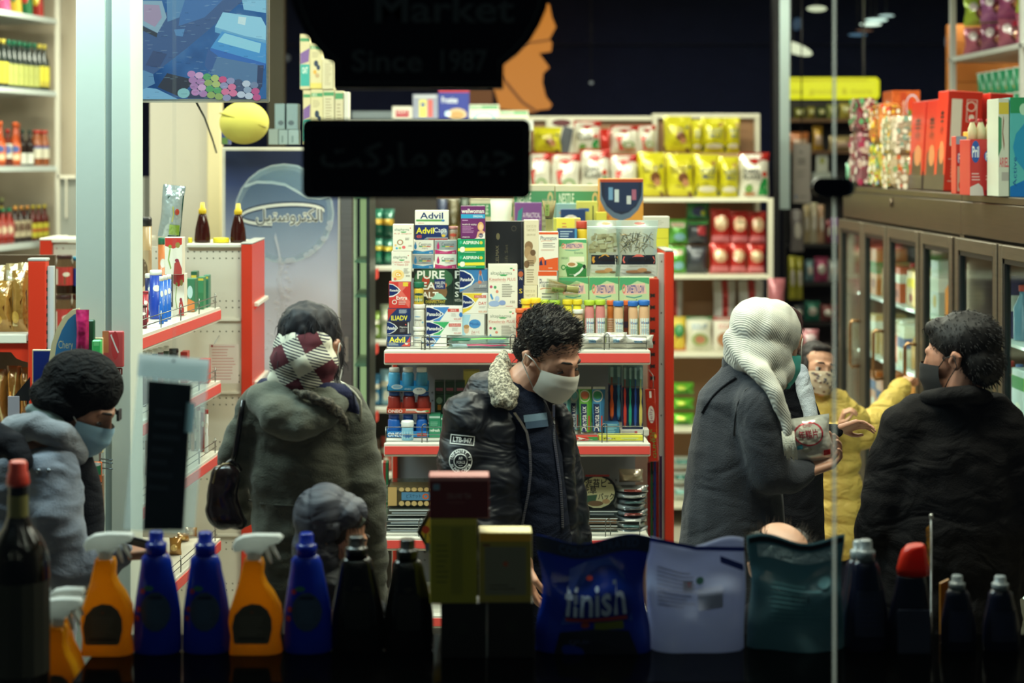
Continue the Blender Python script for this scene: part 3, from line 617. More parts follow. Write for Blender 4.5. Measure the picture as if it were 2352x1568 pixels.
def centrum(c1,c2,sub,g_=None):
    return ([('r',0,0,1,.7,g_)] if g_ else [])+[('p',[(0,.68),(.5,.82),(1,.7),(1,1),(0,1)],c1),('e',.15,.45,.065,.22,c1),('e',.15,.2,.03,.08,c1),('t','Centrum',.31,.15,.9,.42,'#3c4248'),('r',.31,.42,.48,.49,'#3fa06a'),('r',.48,.42,.68,.49,'#e0c84a'),('r',.68,.42,.88,.49,'#d0604a'),('t',sub,.47,.54,.73,.64,'#77786f'),('l',.22,.86,.68,.96,1,c2),('t','30',.8,.84,.93,.95,'#f0ede2')]
yb = ys+.067; zb2 = Z(617,yb)
# sea salt pack behind, carrying the vitamin boxes
salt = [('e',.5,.25,.5,.3,'#3f6a48'),('e',.55,.6,.3,.25,'#7a5a3a'),('e',.3,.3,.1,.12,'#b0412c'),('e',.7,.42,.14,.09,'#d07a4a'),('tb','PURE',.08,.04,.78,.26,'#f1efe2'),('tb','SEA',.04,.34,.55,.54,'#f1efe2'),('tb','SALT',.1,.60,.62,.76,'#f1efe2'),('r',.52,.26,.8,.52,'#1c2f66'),('t','HALEN',.54,.32,.78,.40,'#f1efe2'),('t','MON',.58,.42,.74,.49,'#f1efe2'),('p',[(.42,.8),(.6,.62),(.7,.66),(.84,.8)],'#9fcab4'),('t','DISINFECTANT',.3,.82,.8,.9,'#d9c63a'),('t','BISCUITS UNSALTED',.04,.93,.8,.99,'#f1efe2')]
stack(yb,zs,[('plain carton standing behind the painkiller boxes',950,1054,706,'#8c8472',()),('dark sea salt pack with big white lettering behind the yellow jar',950,1042,617,'#1c2a22',salt,{'name': 'salt_pack','cat': 'food pack'})])
carton('second dark sea salt pack, half hidden by the joint pain box',1042,617,1062,704,yb+.002,'#24352a',[('tb','P',.1,.04,.95,.25,'#f1efe2'),('tb','S',.1,.34,.9,.54,'#f1efe2'),('tb','S',.1,.6,.6,.75,'#f1efe2'),('t','WITH',.05,.8,.95,.88,'#d9d6c6')],name='salt_pack',cat='food pack')
for c,(a,b) in enumerate(((946,996),(998,1049))):
    cols = ('#2f7fb4','#5fb0dc') if c == 0 else ('#c0346e','#e079a4')
    w_ = ('MEN','WOMEN')[c]; nm_ = ('blue','pink')[c]
    stack(yb-.004,Z(617,yb),[('%s banded multivitamin box in the lower pair%s' % (nm_,' with a grey top' if c == 0 else ''),a,b,584,'#e9e6da',centrum(cols[0],cols[1],w_,'#9ba0a2' if c == 0 else None)),
                          ('%s banded multivitamin box in the upper pair%s' % (nm_,' with a grey top' if c == 1 else ''),a,b,551,'#e9e6da',centrum(cols[0],cols[1],w_,'#9ba0a2' if c == 1 else None))])
stack(yb,Z(551,yb-.004),[
 ('navy painkiller capsules box with yellow and white lettering',953,1030,517,'#1c2f62',[('tb','Advil',.02,.14,.57,.58,'#efe23a'),('e',.88,.5,.10,.32,'#8a949c'),('e',.86,.72,.06,.1,'#e0b83c'),('t','Caps',.57,.14,.95,.60,'#f0f0e8'),('tb','400',.03,.66,.19,.9,'#d9584c'),('p',[(.25,1),(.35,.84),(1,.84),(1,1)],'#8e9298'),('r',.4,.93,.98,1,'#b8443a')]),
 ('white dotted painkiller box with navy lettering, topmost of its stack',953,1031,483,'#e9e5d4',[('tb','Advil',.14,.12,.84,.58,'#1b3466'),('r',.02,.62,.84,.76,'#5d9a56'),('e',.84,.7,.05,.08,'#3f7fb0'),('t','tablets',.08,.82,.26,.92,'#d0584c')]),
])
jar('small bottle with pink lid beside the capsules box',1030,1052,520,550,yb+.002,'#b9a592','#cf8f84',[('r',0,.2,1,.9,'#c8874a'),('e',.5,.5,.3,.2,'#d0503c')],.2,zb=Z(551,yb-.004))
asp = [('e',.1,.2,.05,.11,'#3fb48c'),('tb','ASPIRIN',.18,.1,.78,.32,'#f0f0e2'),('e',.87,.22,.06,.11,'#e8c93a'),('t','C',.85,.16,.89,.28,'#1a7a54'),('p',[(0,.62),(.25,.58),(1,.55),(1,.78),(0,.8)],'#e9d83c'),('e',.16,.7,.1,.2,'#ece8d8'),('e',.2,.6,.05,.1,'#ece8d8'),('l',.24,.86,.75,.95,1,'#bfe0c4')]
stack(ys,Z(617,ys),[
 ('green and yellow aspirin box, lower of two',1051,1114,584,'#17915e',asp),
 ('green and yellow aspirin box, upper of two',1051,1114,549,'#17915e',asp),
 ('purple women\'s vitamin box with a woman\'s portrait',1058,1115,473,'#6b2a63',[('r',0,.24,1,.37,'#2f9cc4'),('tb','wellwoman',.02,.07,.96,.21,'#f2ecdf'),('t','ORIGINAL',.5,.27,.92,.34,'#e8f0ec'),('l',.05,.42,.34,.47,1,'#cfa9c8'),('t','health & vitality',.05,.53,.65,.6,'#f2ecdf'),('l',.05,.62,.6,.84,5,'#b884ae'),('e',.82,.62,.13,.14,'#d9a86a'),('e',.83,.64,.08,.09,'#e8bd98'),('p',[(.62,1),(.7,.78),(.9,.74),(1,.8),(1,.88),(.7,1)],'#d9a884'),('p',[(.55,1),(.8,.94),(1,.8),(1,1)],'#efe9dc'),('e',.83,.9,.1,.07,'#3a2f5a'),('t','N1',.77,.87,.89,.94,'#f2ecdf'),('t','VITABIOTICS',.05,.93,.36,.97,'#f2ecdf')],{'side': '#5a2353'}),
])
alk = [('t','altapharma',.07,.15,.82,.255,'#4d6b55'),('p',[(.36,.225),(.68,.225),(.6,.26),(.44,.26)],'#3fa35b'),('r',.75,.07,.84,.1,'#3fa35b'),('e',.88,.12,.03,.02,'#d4574a'),('t','Kieselerde PLUS',.03,.30,.94,.37,'#cf6458'),('t','ID Haar, Haut und Nagel',.03,.38,.6,.405,'#d89a90'),('e',.09,.51,.05,.035,'#c4506c'),('e',.23,.52,.05,.035,'#4f9a66'),('e',.3,.62,.05,.035,'#e08a72'),('l',.47,.45,.93,.76,8,'#8f8c80'),('s',[(.07,.68),(.15,.8)],.03,'#4f93c4'),('e',.2,.9,.2,.07,'#9fb4d6'),('e',.48,.88,.12,.06,'#8ba0cc'),('e',.3,.78,.08,.06,'#b9cbe4'),('t','150',.76,.83,.92,.89,'#6a675c'),('l',.6,.95,.92,.98,1,'#d89a90')]
stack(ys-.012,zs,[('white silica supplement box behind the guard, lower of two',1120,1187,708,'#ebe6d2',[(e[0],)+tuple(e[1:]) for e in alk]),('white silica supplement box with blue crystals, upper of two',1121,1189,607,'#ebe6d2',alk)])
stack(ys+.066,zs,[('plain white carton under the black gift box',1116,1204,640,'#c9c4b4',()),
 ('black gift box with faint gold floral lettering',1115,1204,508,'#17181c',[('v','CELMAX',.26,.42,.34,.75,'#6f6850'),('e',.32,.26,.05,.06,'#6a6246'),('v','Gift Set',.5,.4,.58,.78,'#4a4636'),('e',.2,.92,.14,.06,'#8f7f4c'),('o',.74,.12,.07,.05,.7,'#3c3a34'),('o',.72,.9,.06,.05,.6,'#9a8a54'),('r',.93,0,.97,1,'#33343a')],{'name': 'gift_box'})])
carton('narrow navy biscuit pack between silica and truffle boxes',1189,620,1203,706,ys-.0,'#1a2244',[('e',.5,.1,.5,.08,'#b8603c'),('t','N',.3,.18,.8,.26,'#e8e4d4'),('t','S',.2,.5,.8,.62,'#e0c83c'),('t','S',.2,.8,.8,.9,'#e8e4d4')],name='biscuit_pack',cat='food pack')
truf = [('t','GOCCE DI',.12,.07,.82,.11,'#9a8c72'),('t','TARTUFO',.14,.13,.8,.17,'#9a8c72'),('t','DROPS OF',.16,.21,.78,.24,'#8a7c62'),('e',.3,.4,.3,.08,'#8c6d4c'),('e',.25,.5,.28,.1,'#a98a62'),('e',.5,.6,.34,.09,'#b59872'),('e',.15,.68,.2,.06,'#7c5f42'),('e',.6,.5,.2,.05,'#6c5238'),('l',.2,.62,.8,.72,4,'#5c4a34'),('l',.15,.76,.8,.98,6,'#a4967a')]
stack(ys+.004,zs,[('tall cream box under the truffle box, mostly hidden',1201,1234,655,'#ddd2b4',[('t','GOCCE DI',.15,.07,.85,.11,'#8a7c5c'),('t','TARTUFO',.15,.14,.85,.18,'#8a7c5c'),('t','DROPS OF',.18,.25,.8,.29,'#6c6048')]),
 ('tall cream box printed with brown truffles',1204,1238,505,'#dccfb0',truf)])
ph = [('r',0,0,1,.06,'#d95a2c'),('t','Pharmaton',.08,.1,.93,.21,'#27365c'),('s',[(.1,.24),(.3,.225),(.7,.23)],.006,'#d9865c'),('l',.2,.29,.93,.42,3,'#8c8a84'),('l',.1,.45,.93,.5,2,'#c9a48c'),('p',[(0,.68),(.2,.64),(.32,.72),(1,.66),(1,1),(0,1)],'#dc5d2a'),('p',[(.02,.8),(.12,.7),(.2,.86),(.02,.87)],'#2c3152'),('p',[(.4,.7),(.95,.64),(1,.6),(1,.66)],'#e9e3d0'),('r',.28,.74,.38,.86,'#4a3a58'),('l',.48,.93,.85,.96,1,'#f2e6d4')]
stack(ys+.002,zs,[('white and orange multivitamin box behind the bamboo whisk pack, lower of two',1235,1280,622,'#e9e3d0',[(e if e[0] != 'p' else e) for e in ph]),('white and orange multivitamin box, upper of two',1237,1283,532,'#e9e3d0',ph)])
sweet = lambda full: [('p',[(0,0),(1,0),(1,.1),(.6,.05),(0,.2)],'#4f9e6a'),('p',[(.18,.12),(.85,.08),(.92,.24),(.14,.26)],'#e6b9a4'),('tb',"SWEET'N LOW",.25,.11,.84,.23,'#22448c'),('o',.15,.17,.06,.07,.6,'#dd7a70'),('t','Stevia',.55,.32,.88,.39,'#4c6a58'),('s',[(.22,.28),(.5,.3),(.76,.27)],.008,'#3f8f86'),('r',.38,.46,.92,.6,'#e9e2c4'),('t','SWEETLOW',.08,.47,.32,.53,'#556a54')]+([('e',.6,.76,.36,.14,'#3f8c46'),('e',.48,.67,.2,.08,'#e8dcc0'),('e',.46,.67,.14,.05,'#b08050'),('p',[(.3,1),(.24,.8),(.9,.7),(1,.78),(1,1)],'#347a3c'),('s',[(.55,.98),(.75,.88),(.92,.72)],.03,'#dfe0d4'),('e',.92,.73,.06,.06,'#1c3424'),('o',.16,.75,.09,.07,.6,'#3f8c46'),('t','NET WT 80g',.38,.93,.55,.96,'#e8e4d4')] if full else [])
stack(ys+.03,zs,[('green sweetener box resting behind the whisk pack',1283,1352,636,'#b9cf9c',sweet(0)),('green stevia sweetener box showing a coffee cup',1283,1348,549,'#b9cf9c',sweet(1))])
stack(ys+.032,zs,[('green sweetener box under the orange labelled root bag',1353,1421,636,'#b9cf9c',sweet(0))])
stack(ys+.034,zs,[('green sweetener box under the pink labelled root bag',1422,1492,636,'#b9cf9c',sweet(0))])
# ginseng bags: clear zip pouches with roots and a paper label
def rootbag(label,a,b,c,d,Y,labc,seed):
    rr = random.Random(seed); x0,x1,zt,zb = X(a,Y),X(b,Y),Z(c,Y),Z(d,Y); w_ = x1-x0; h = zt-zb
    f = bag_map((x0+x1)/2,zb,zt,w_,.045,Y,seed=seed); g = G(); nu = nv = 12
    for sd in (-1,1):
        g.add([f(i/nu,j/nv,0,sd) for j in range(nv+1) for i in range(nu+1)],[(j*(nu+1)+i,(j+1)*(nu+1)+i,(j+1)*(nu+1)+i+1,j*(nu+1)+i+1) for j in range(nv) for i in range(nu)],mat('#dfe8e4' if sd < 0 else '#c4d0d0','clear',.12,.18 if sd < 0 else .5),True)
    o = thing('root_bag',label,'bag',g)
    q = G()
    for i in range(70):
        cx_,cz = x0+w_*(.12+.76*rr.random()),zb+h*(.45+.3*rr.random()); a_ = rr.random()*PI; l = .006+.012*rr.random(); y = Y+.012+.02*rr.random()
        dx,dz = math.cos(a_)*l,math.sin(a_)*l
        if seed == 1: q.box(cx_-l*.7,cx_+l*.7,y,y+.002,cz-l*.5,cz+l*.5,rr.choice(['#d8c69c','#c9b284','#e2d6b4','#b09a6c']))
        else: q.tube([(cx_-dx,y,cz-dz),(cx_,y-.004,cz+.003),(cx_+dx,y,cz+dz)],[.0008,.0022,.0006],rr.choice(['#8a7452','#5c4a38','#b8a27a','#433a34']),5)
    part('dried_roots',q,o,kind='stuff')
    q = G(); prints(q,f,[('r',.1,.62,.96,.985,'#cfcfc4'),('r',.1,.61,.94,.78,'#1c1f2a'),('p',[(.14,.64),(.38,.64),(.45,.60),(.58,.60),(.65,.64),(.9,.64),(.93,.7),(.9,.76),(.16,.76),(.12,.7)],labc),('tb','GINSENG ROOT',.28,.665,.84,.72,'#241a1c'),('t','Selected for Men',.3,.79,.75,.815,'#8a8478'),('e',.45,.91,.22,.03,'#c48a5c'),('e',.62,.88,.12,.04,'#d8a070'),('e',.75,.92,.1,.02,'#8a6a50')],sub=6,step=2e-4,start=14); part('paper_label',q,o)
    q = G(); prints(q,f,[('r',.0,.105,1,.125,'#cfdcda'),('r',.0,.14,1,.15,'#a9b6b6'),('e',.55,.055,.13,.02,labc)],sub=6,step=2e-4,start=12); part('zip_seal',q,o)
rootbag('clear zip pouch of sliced root with orange label',1348,1428,506,636,ys+.045,'#d99a3c',1)
rootbag('clear zip pouch of dark root strands with pink label',1416,1513,506,636,ys+.02,'#d9685c',2)
# bamboo tea whisks in clear tubes
def whisk(label,M_):
    g = G(); r = .026; g.lathe((0,0,0),[(r,0),(r,.112),(r*1.02,.115)],mat('#e8efe6','clear',.08,.05),16,cap=False)
    o = thing('whisk_tube',label,'whisk',g,base=(0,0,0))
    q = G(); q.lathe((0,0,.002),[(.012,0),(.012,.042),(.0135,.045)],mat('#c8b878','paint'),12); part('handle',q,o)
    q = G()
    for i in range(36):
        a = 2*PI*i/36; q.tube([(.012*math.cos(a),.012*math.sin(a),.046),(.020*math.cos(a),.020*math.sin(a),.085),(.023*math.cos(a),.023*math.sin(a),.108)],[.0011,.0008,.0005],'#c9a878',4)
    part('tines',q,o,kind='stuff')
    q = G(); q.lathe((0,0,0),[(.0128,.044),(.0142,.0455),(.0128,.048)],'#2a2420',12); part('binding',q,o)
    q = G(); prints(q,cyl_map((0,0),.0265,.095,.055,a0=-.6,a1=0),[('r',0,0,1,1,'#7f9248'),('t','茶',.3,.08,.7,.28,'#2c331c'),('t','筅',.3,.38,.7,.58,'#2c331c'),('t','工',.3,.7,.7,.9,'#2c331c')],sub=3); part('green_strip',q,o)
    return o
o = whisk('bamboo tea whisk standing in a clear tube on a vitamin box',None); o.location = (X(1262,ys),ys+.03,Z(532,ys)); BASE[o.name] = Vector((0,0,0))
o = whisk('bamboo tea whisk lying in a clear pack above the yellow capped tubes',None); o.location = (X(1331,ys-.06),ys-.03,Z(667,ys-.06)); o.rotation_euler = (0,-PI/2+.12,0)
# effervescent tablet tubes
def tubej(label,a,b,c,body,cap,els,Y=ys-.02,zb=None,hcap=.2):
    return jar(label,a,b,c,797,Y,body,cap,els,hcap*.55,name='tablet_tube',cat='tube',zb=zs if zb is None else zb,sh=.88,kb='plain',n=14)
def viv(c1): return [('r',.2,.18,1,.97,'#dcebe6'),('r',.25,.0,.9,.18,None)][:1]+[('p',[(.2,.18),(.7,.13),(1,.2),(1,.26),(.2,.26)],'#6fb4dc'),('tb','Vivede',.25,.27,.98,.36,'#1d5a9c'),('t','Calcium',.3,.4,.7,.44,'#7fb0c0'),('l',.3,.5,.95,.66,4,'#88a0b4'),('r',.3,.68,.85,.86,c1),('e',.4,.91,.12,.03,'#d98a4c')]
for i,(a,b,t,body,cap,c1,nm_) in enumerate((
 (1342,1367,690,'#d98a84','#b4cf3c','#9ccb72','pink tablet tube with lime cap, next to the small white bottle'),
 (1367,1392,689,'#d98a84','#b4cf3c','#9ccb72','pink tablet tube with lime cap, beside the orange tubes'),
 (1409,1434,692,'#e0b48a','#2f6cbc','#7fbfe0','peach tablet tube with blue cap, standing alone of the three'),
 (1443,1467,692,'#e0b48a','#2f6cbc','#7fbfe0','peach tablet tube with blue cap, middle of the three'),
 (1467,1494,690,'#e0b48a','#2f6cbc','#7fbfe0','peach tablet tube with blue cap, beside the slotted post'))):
    tubej(nm_,a,b,t,body,cap,viv(c1),Y=ys-.035)
tubej('orange tablet tube with orange cap between pink and blue capped tubes',1394,1412,690,'#e0823c','#dd6a34',[('r',.1,.2,1,.95,'#e8d9c4'),('l',.2,.25,.9,.9,9,'#c98a5c')],Y=ys+.01)
tubej('dark blue and orange tube behind the blue capped tubes',1432,1446,690,'#8c4a3a','#dd6a34',[('r',.1,.3,1,.5,'#24345c')],Y=ys+.015)
for a,b,t,body,cap,nm_ in ((1197,1220,687,'#e6cf38','#ecd431','yellow tablet tube with yellow cap, first from the truffle box'),(1218,1243,685,'#e6cf38','#ecd431','yellow tablet tube with yellow cap, second from the truffle box'),(1240,1262,689,'#d98a84','#b9d03c','lime capped tube behind the grey haired man, outer one'),(1261,1288,690,'#d98a84','#a8cc3c','lime capped tube behind the grey haired man, inner one'),(1292,1316,688,'#e6d838','#ecd431','yellow capped tube under the lying whisk, first'),(1315,1338,688,'#e6d838','#ecd431','yellow capped tube under the lying whisk, second')):
    tubej(nm_,a,b,t,body,cap,[('r',.1,.4,.9,.9,'#e6e0cc'),('l',.2,.5,.8,.8,4,'#b49a6c')],Y=ys-.0385)
for a,b,t,nm_ in ((1184,1206,709,'red vitamin C tube with orange cap beside the silica box'),(1205,1231,708,'red vitamin C tube with orange cap near the hair'),(1236,1262,703,'orange capped tube hidden by the grey hair')):
    tubej(nm_,a,b,t,'#cc4a2a','#e2703a',[('s',[(0,.22),(.5,.2),(1,.22)],.02,'#e6b43c'),('r',.2,.36,.85,.44,'#f0dcc8'),('t','VITAMIN C',.15,.52,.85,.62,'#e89a6c'),('r',.1,.8,.9,.85,'#2c3c6c')],Y=ys-.077)
tubej('small white capped bottle with blue band',1316,1341,711,'#c9ae84','#e4e4da',[('r',0,.06,1,.3,'#6fa4c4'),('e',.5,.7,.3,.2,'#d9c49c')],Y=ys-.045)
# toothbrush packs and sachets lying behind the guard
def lying(label,a,b,c,d,Y,col,els,t,name='sachet',cat='bag',**k):
    if d > 795: d = HY+(H-zs-.001)*F/Y
    return bag(label,a,c,b,d,Y,col,els,t=t,name=name,cat=cat,nu=10,nv=6,**k)
lying('clear pack with a green toothbrush lying behind the wire guard',1028,1172,772,786,6.03,mat('#cfe0dc','clear',.1,.3),[('s',[(.05,.4),(.4,.45),(.6,.35),(.95,.4)],.09,'#7fd05c'),('r',.05,.2,.35,.8,'#2f7a5c')],.03,name='toothbrush_pack',cat='pack',k='clear')
lying('clear pack with a pink toothbrush lying under the green one',1028,1174,786,803,6.028,mat('#cfe0dc','clear',.1,.3),[('s',[(.2,.5),(.5,.4),(.7,.55),(.95,.5)],.12,'#d9507c'),('r',.05,.2,.3,.8,'#b9d4dc'),('r',.3,.75,.9,.95,'#2a3f6c')],.03,name='toothbrush_pack',cat='pack',k='clear')
for i,(a,b,c,nm_) in enumerate(((1334,1392,766,'white foil sachet with blue word beneath the pink tubes'),(1392,1442,764,'white foil sachet leaning beneath the lone blue capped tube'),(1436,1502,770,'white foil sachet nearest the slotted post'))):
    lying(nm_,a,b,c,803,6.02,mat('#d6d4c8','foil',.35),[('r',.3,.4,.6,.62,'#9fc6d8'),('tb','Vivede',.3,.42,.62,.6,'#245a8c'),('l',.66,.35,.92,.62,3,'#a4a49c')],.04)
# ---- goods stacked behind, on the second row
nes = lambda: [('r',0,0,1,.06,'#d6d2b4'),('r',0,.06,1,.22,'#4c9464'),('tb','NESTLE',.08,.08,.42,.19,'#dfe6cc'),('o',.9,.14,.07,.07,.5,'#cdbb84'),('l',.1,.34,.4,.6,6,'#a49a72'),('e',.3,.44,.06,.08,'#94b860'),('e',.7,.5,.05,.07,'#94b860'),('l',.6,.3,.95,.7,7,'#a49a72'),('e',.4,.7,.03,.04,'#8c6c3c')]
ZG = 1.62; yg = 6.95
def beh(label,a,b,top,col,els,Y=yg,d=.09,name='cereal_box',zb=ZG,cat='box',**k): carton(label,a,top,b,HY+(H-zb)*F/Y,Y,col,els,d=d,name=name,cat=cat,**k)
beh('cream cereal box with green band behind the purple box',1180,1274,424,'#cfc59c',nes(),Y=7.06)
beh('cream cereal box with green band beside the orange box',1275,1378,425,'#cfc59c',nes(),Y=7.05)
beh('cream cereal box with green band above the purple vitamin box',1080,1178,455,'#cfc59c',nes(),Y=7.07)
beh('orange cereal box turned back with blue panel on top',1377,1478,410,'#dd9a3a',[('p',[(0,0),(1,0),(1,.2),(.88,.3),(.7,.37),(.5,.4),(.3,.37),(.12,.3),(0,.2)],'#5b6f86'),('p',[(.02,0),(.98,0),(.96,.16),(.84,.26),(.66,.32),(.5,.34),(.34,.32),(.16,.26),(.04,.16)],'#14203c'),('p',[(.1,.02),(.9,.02),(.88,.22),(.65,.31),(.35,.31),(.12,.22)],'#15294e'),('r',0,0,1,.03,'#b4492c'),('r',.2,.08,.3,.2,'#6f9cc4'),('r',.34,.1,.44,.22,'#c4d2d8'),('r',.62,.16,.72,.24,'#c9cfd0'),('r',.74,.1,.84,.2,'#a8607a'),('tb',"Kellogg's",.04,.34,.24,.38,'#c8502c'),('l',.26,.45,.56,.95,12,'#b87c30'),('l',.62,.45,.92,.95,12,'#b87c30')],Y=6.96)
beh('purple box behind the black gift box with white lettering',1182,1245,465,'#7d4a8c',[('p',[(0,.4),(.12,.1),(.3,.05),(0,1)],'#2f8a8c'),('t','A PRACTICAL',.3,.12,.95,.18,'#efe6ea'),('t','MANAGEMENT',.3,.2,.95,.26,'#efe6ea'),('e',.3,.5,.06,.03,'#d0607a'),('e',.8,.5,.04,.03,'#d9a04c')],Y=6.9,d=.03,name='paper_box')
bag('white tissue packet poking up behind the black gift box',1126,455,1176,560,6.42,'#dcdccb',[],.05,name='tissue_pack',k='plain')
beh('pale blue box behind the pasta box',1272,1330,467,'#8fb4b4',[('l',.2,.1,.8,.3,3,'#c8a080')],Y=6.97,d=.03,name='food_box')
beh('dark blue pasta box with red and white oval',1288,1345,480,'#1d3a6c',[('e',.4,.17,.36,.1,'#eae6dc'),('e',.42,.17,.27,.07,'#c9403a'),('t','Barilla',.24,.13,.6,.21,'#efe8dc')],Y=6.87,d=.03,name='pasta_box')
beh('yellow box with a blue stripe seen at an angle',1324,1373,462,'#d2cc62',[('r',.1,.08,.6,.12,'#2f5a9c'),('r',.76,.05,.82,.4,'#3c4a30')],Y=6.92,d=.03,name='food_box')
beh('small yellow carton next to the orange cereal box',1369,1394,487,'#d8d04a',[],Y=6.885,d=.03,name='food_box')
carton('yellow tea carton behind the stevia box',1272,501,1334,552,6.3,'#e3d24a',[('r',.78,0,1,.6,'#c9ab6c'),('l',.3,.2,.5,.5,2,'#d08a4c')],name='tea_box')
carton('blue box with pale print behind the stevia box',1281,525,1326,556,6.24,'#1d3a6c',[('l',.1,.15,.8,.9,4,'#a4b8cc'),('r',.88,0,1,1,'#3c7fae')],name='food_box')
jar('yellow bottle with red top behind the root bags',1324,1352,508,556,6.28,'#e0bc34','#b8402c',[],.35)
carton('white box beside the root pouch, above the yellow box',1480,497,1538,524,6.7,'#d2cfc0',[('l',.2,.3,.8,.8,3,'#b4b0a0')],name='food_box')
carton('yellow box beside the pink labelled root bag',1505,524,1536,572,6.7,'#dcd23c',[('r',0,.45,1,.5,'#c4ba34')],name='food_box')
carton('blue box under the yellow box by the red upright',1504,572,1520,596,6.7,'#2f6ca4',[('r',0,.4,1,1,'#d9cf4c')],name='food_box')
for a in (1480,1504):
    jar('bottle with pale neck behind the orange cereal box%s' % (', nearer the bags' if a > 1490 else ''),a,a+16,455,500,9.4,'#4a4238','#9a948a',[],.5,name='bottle',cat='bottle',zb=Z(632,10.0)) if False else None
# ---- middle shelf: chewing gum trays, toothpaste, toothbrushes
z2 = ZS[1]+.0008; y2 = 6.1
def gum(label,a,b,top,zb_,col,els,jarcol,n,jt,capc='#dfe3e0',word=None):
    """an open display tray with jars standing in it"""
    Y = y2; x0,x1 = X(a,Y),X(b,Y); h = Z(top,Y)-zb_
    g = G(); g.box(x0,x1,Y,Y+.003,zb_,zb_+h,col); g.box(x0,x1,Y+.12,Y+.123,zb_,zb_+h*1.3,col); g.box(x0,x1,Y,Y+.123,zb_,zb_+.002,col); g.box(x0,x0+.002,Y,Y+.12,zb_,zb_+h,col); g.box(x1-.002,x1,Y,Y+.12,zb_,zb_+h,col)
    o = thing('display_tray',label,'tray',g); p = G(); prints(p,flat(x0,zb_+h,x1,zb_,Y),els); part('front_print',p,o)
    w_ = (x1-x0)/n
    for i in range(n):
        c = x0+w_*(i+.5); q = G(); r = w_*.43; q.lathe((c,Y+.012+r,zb_+.003),[(r*.95,0),(r,.004),(r,jt*.72),(r*.8,jt*.8)],mat(jarcol,'plain',.3),14)
        j = thing('gum_jar','gum jar standing in the %s' % label,'jar',q,'jars in the '+label); k_ = G(); k_.lathe((c,Y+.012+r,zb_+.003),[(r*.86,jt*.8+.0005),(r*.86,jt*.98),(r*.8,jt)],mat(capc,'plain',.3),14); part('cap',k_,j)
    return zb_+h
z = gum('blue gum tray on the lowest level, with white lettering',888,985,990,z2,'#2477b8',[('tb','ONEO',.03,.2,.40,.85,'#e8ece8'),('e',.52,.5,.12,.4,'#e8ece8'),('t','60',.47,.3,.58,.7,'#2d4f86'),('r',.72,.3,.95,.8,'#a83a30')],'#1c5aa8',3,.075,'#2c4fa0')
zz = z2+.084
g = G(); g.box(X(888,y2),X(986,y2),y2+.002,y2+.13,zz-.002,zz,'#b8bfc2'); thing('card_sheet','thin card between the two lower gum trays','card',g)
z = gum('orange red gum tray with white lettering, in the middle',888,989,938,zz+.0003,'#c4482c',[('tb','ONEO',.03,.2,.36,.85,'#f0e4d6'),('p',[(.62,.3),(.78,.55),(.92,.3),(.9,.75),(.7,.8)],'#e9e0d2'),('e',.92,.5,.05,.15,'#5c9a4c'),('r',.44,.1,.68,.42,'#d9cfc0'),('l',.42,.5,.7,.85,3,'#e0a48c')],'#8c2a20',3,.07,'#1c4f94')
zz = zz+.079
g = G(); g.box(X(890,y2),X(984,y2),y2+.002,y2+.13,zz-.002,zz,'#b8bfc2'); thing('card_sheet','thin card under the uppermost gum tray','card',g)
z = gum('bright blue gum tray with white capped jars, uppermost',889,984,887,zz+.0003,'#2f95cc',[('e',.24,.1,.14,.5,'#dfe9ea'),('e',.24,.1,.1,.36,'#9cc4dc'),('e',.78,1.0,.16,.75,'#e8ece8'),('t','60',.72,.5,.84,.85,'#25558c'),('tb','ONEO',.42,.4,.58,.75,'#dfe9ea')],'#4fa6cf',3,.075,'#e2e2d8')
jar('white gum jar standing in front of the blue trays',921,950,968,1014,6.03,'#7fb8d0','#e2e6e2',[('r',0,.2,1,.9,'#a9cfdc'),('e',.5,.6,.3,.2,'#3c6ca8')],.3,zb=z2,name='gum_jar')
for i,(a,b,t,c,wrd) in enumerate(((985,1012,952,'#2f7f5c','refresh'),(1012,1040,956,'#2f7f5c','fresh'))):
    carton('green mint gum box beside the gum trays, %s' % ('touching the blue tray' if i == 0 else 'next to the black jacket'),a,t,b,HY+(H-z2)*F/y2,y2,c,[('r',0,.05,1,.14,'#b8cfc0'),('tb',wrd,.05,.62,.95,.75,'#e4e8dc'),('l',.1,.3,.9,.5,3,'#7fb498')],name='gum_box')
for i in range(3):
    a = 998+i*24; c_ = '#234a34' if i != 1 else '#2c5a3c'
    stack(6.25,z2,[('dark green herbal tea box lying low behind the gum, column %s' % ('nearest the jars','in the middle','nearest the jacket')[i],a,a+22,946,'#1c3a2a',[('r',.2,.3,.8,.8,'#4c6a3c'),('e',.5,.6,.3,.2,'#c0843c')]),('dark green herbal tea box, middle of the column %s' % ('nearest the jars','in the centre','nearest the jacket')[i],a,a+22,905,c_,[('e',.5,.35,.35,.2,'#8cb49c'),('r',.3,.6,.7,.9,('#c08c34','#7c3a2c','#3a5a8c')[i])]),('dark green herbal tea box on top of the column %s' % ('nearest the jars','in the centre','nearest the jacket')[i],a,a+22,876,'#1f3f2e',[('r',.1,.5,.9,.75,'#8c4a5a')])])
carton('yellow and green box on the middle shelf behind the jacket collar',1064,852,1102,900,6.3,'#bdb356',[('p',[(0,1),(.3,.3),(.6,.5),(1,.1),(1,1)],'#3c6a34'),('e',.5,.4,.2,.15,'#d8cf9c')],name='food_box')
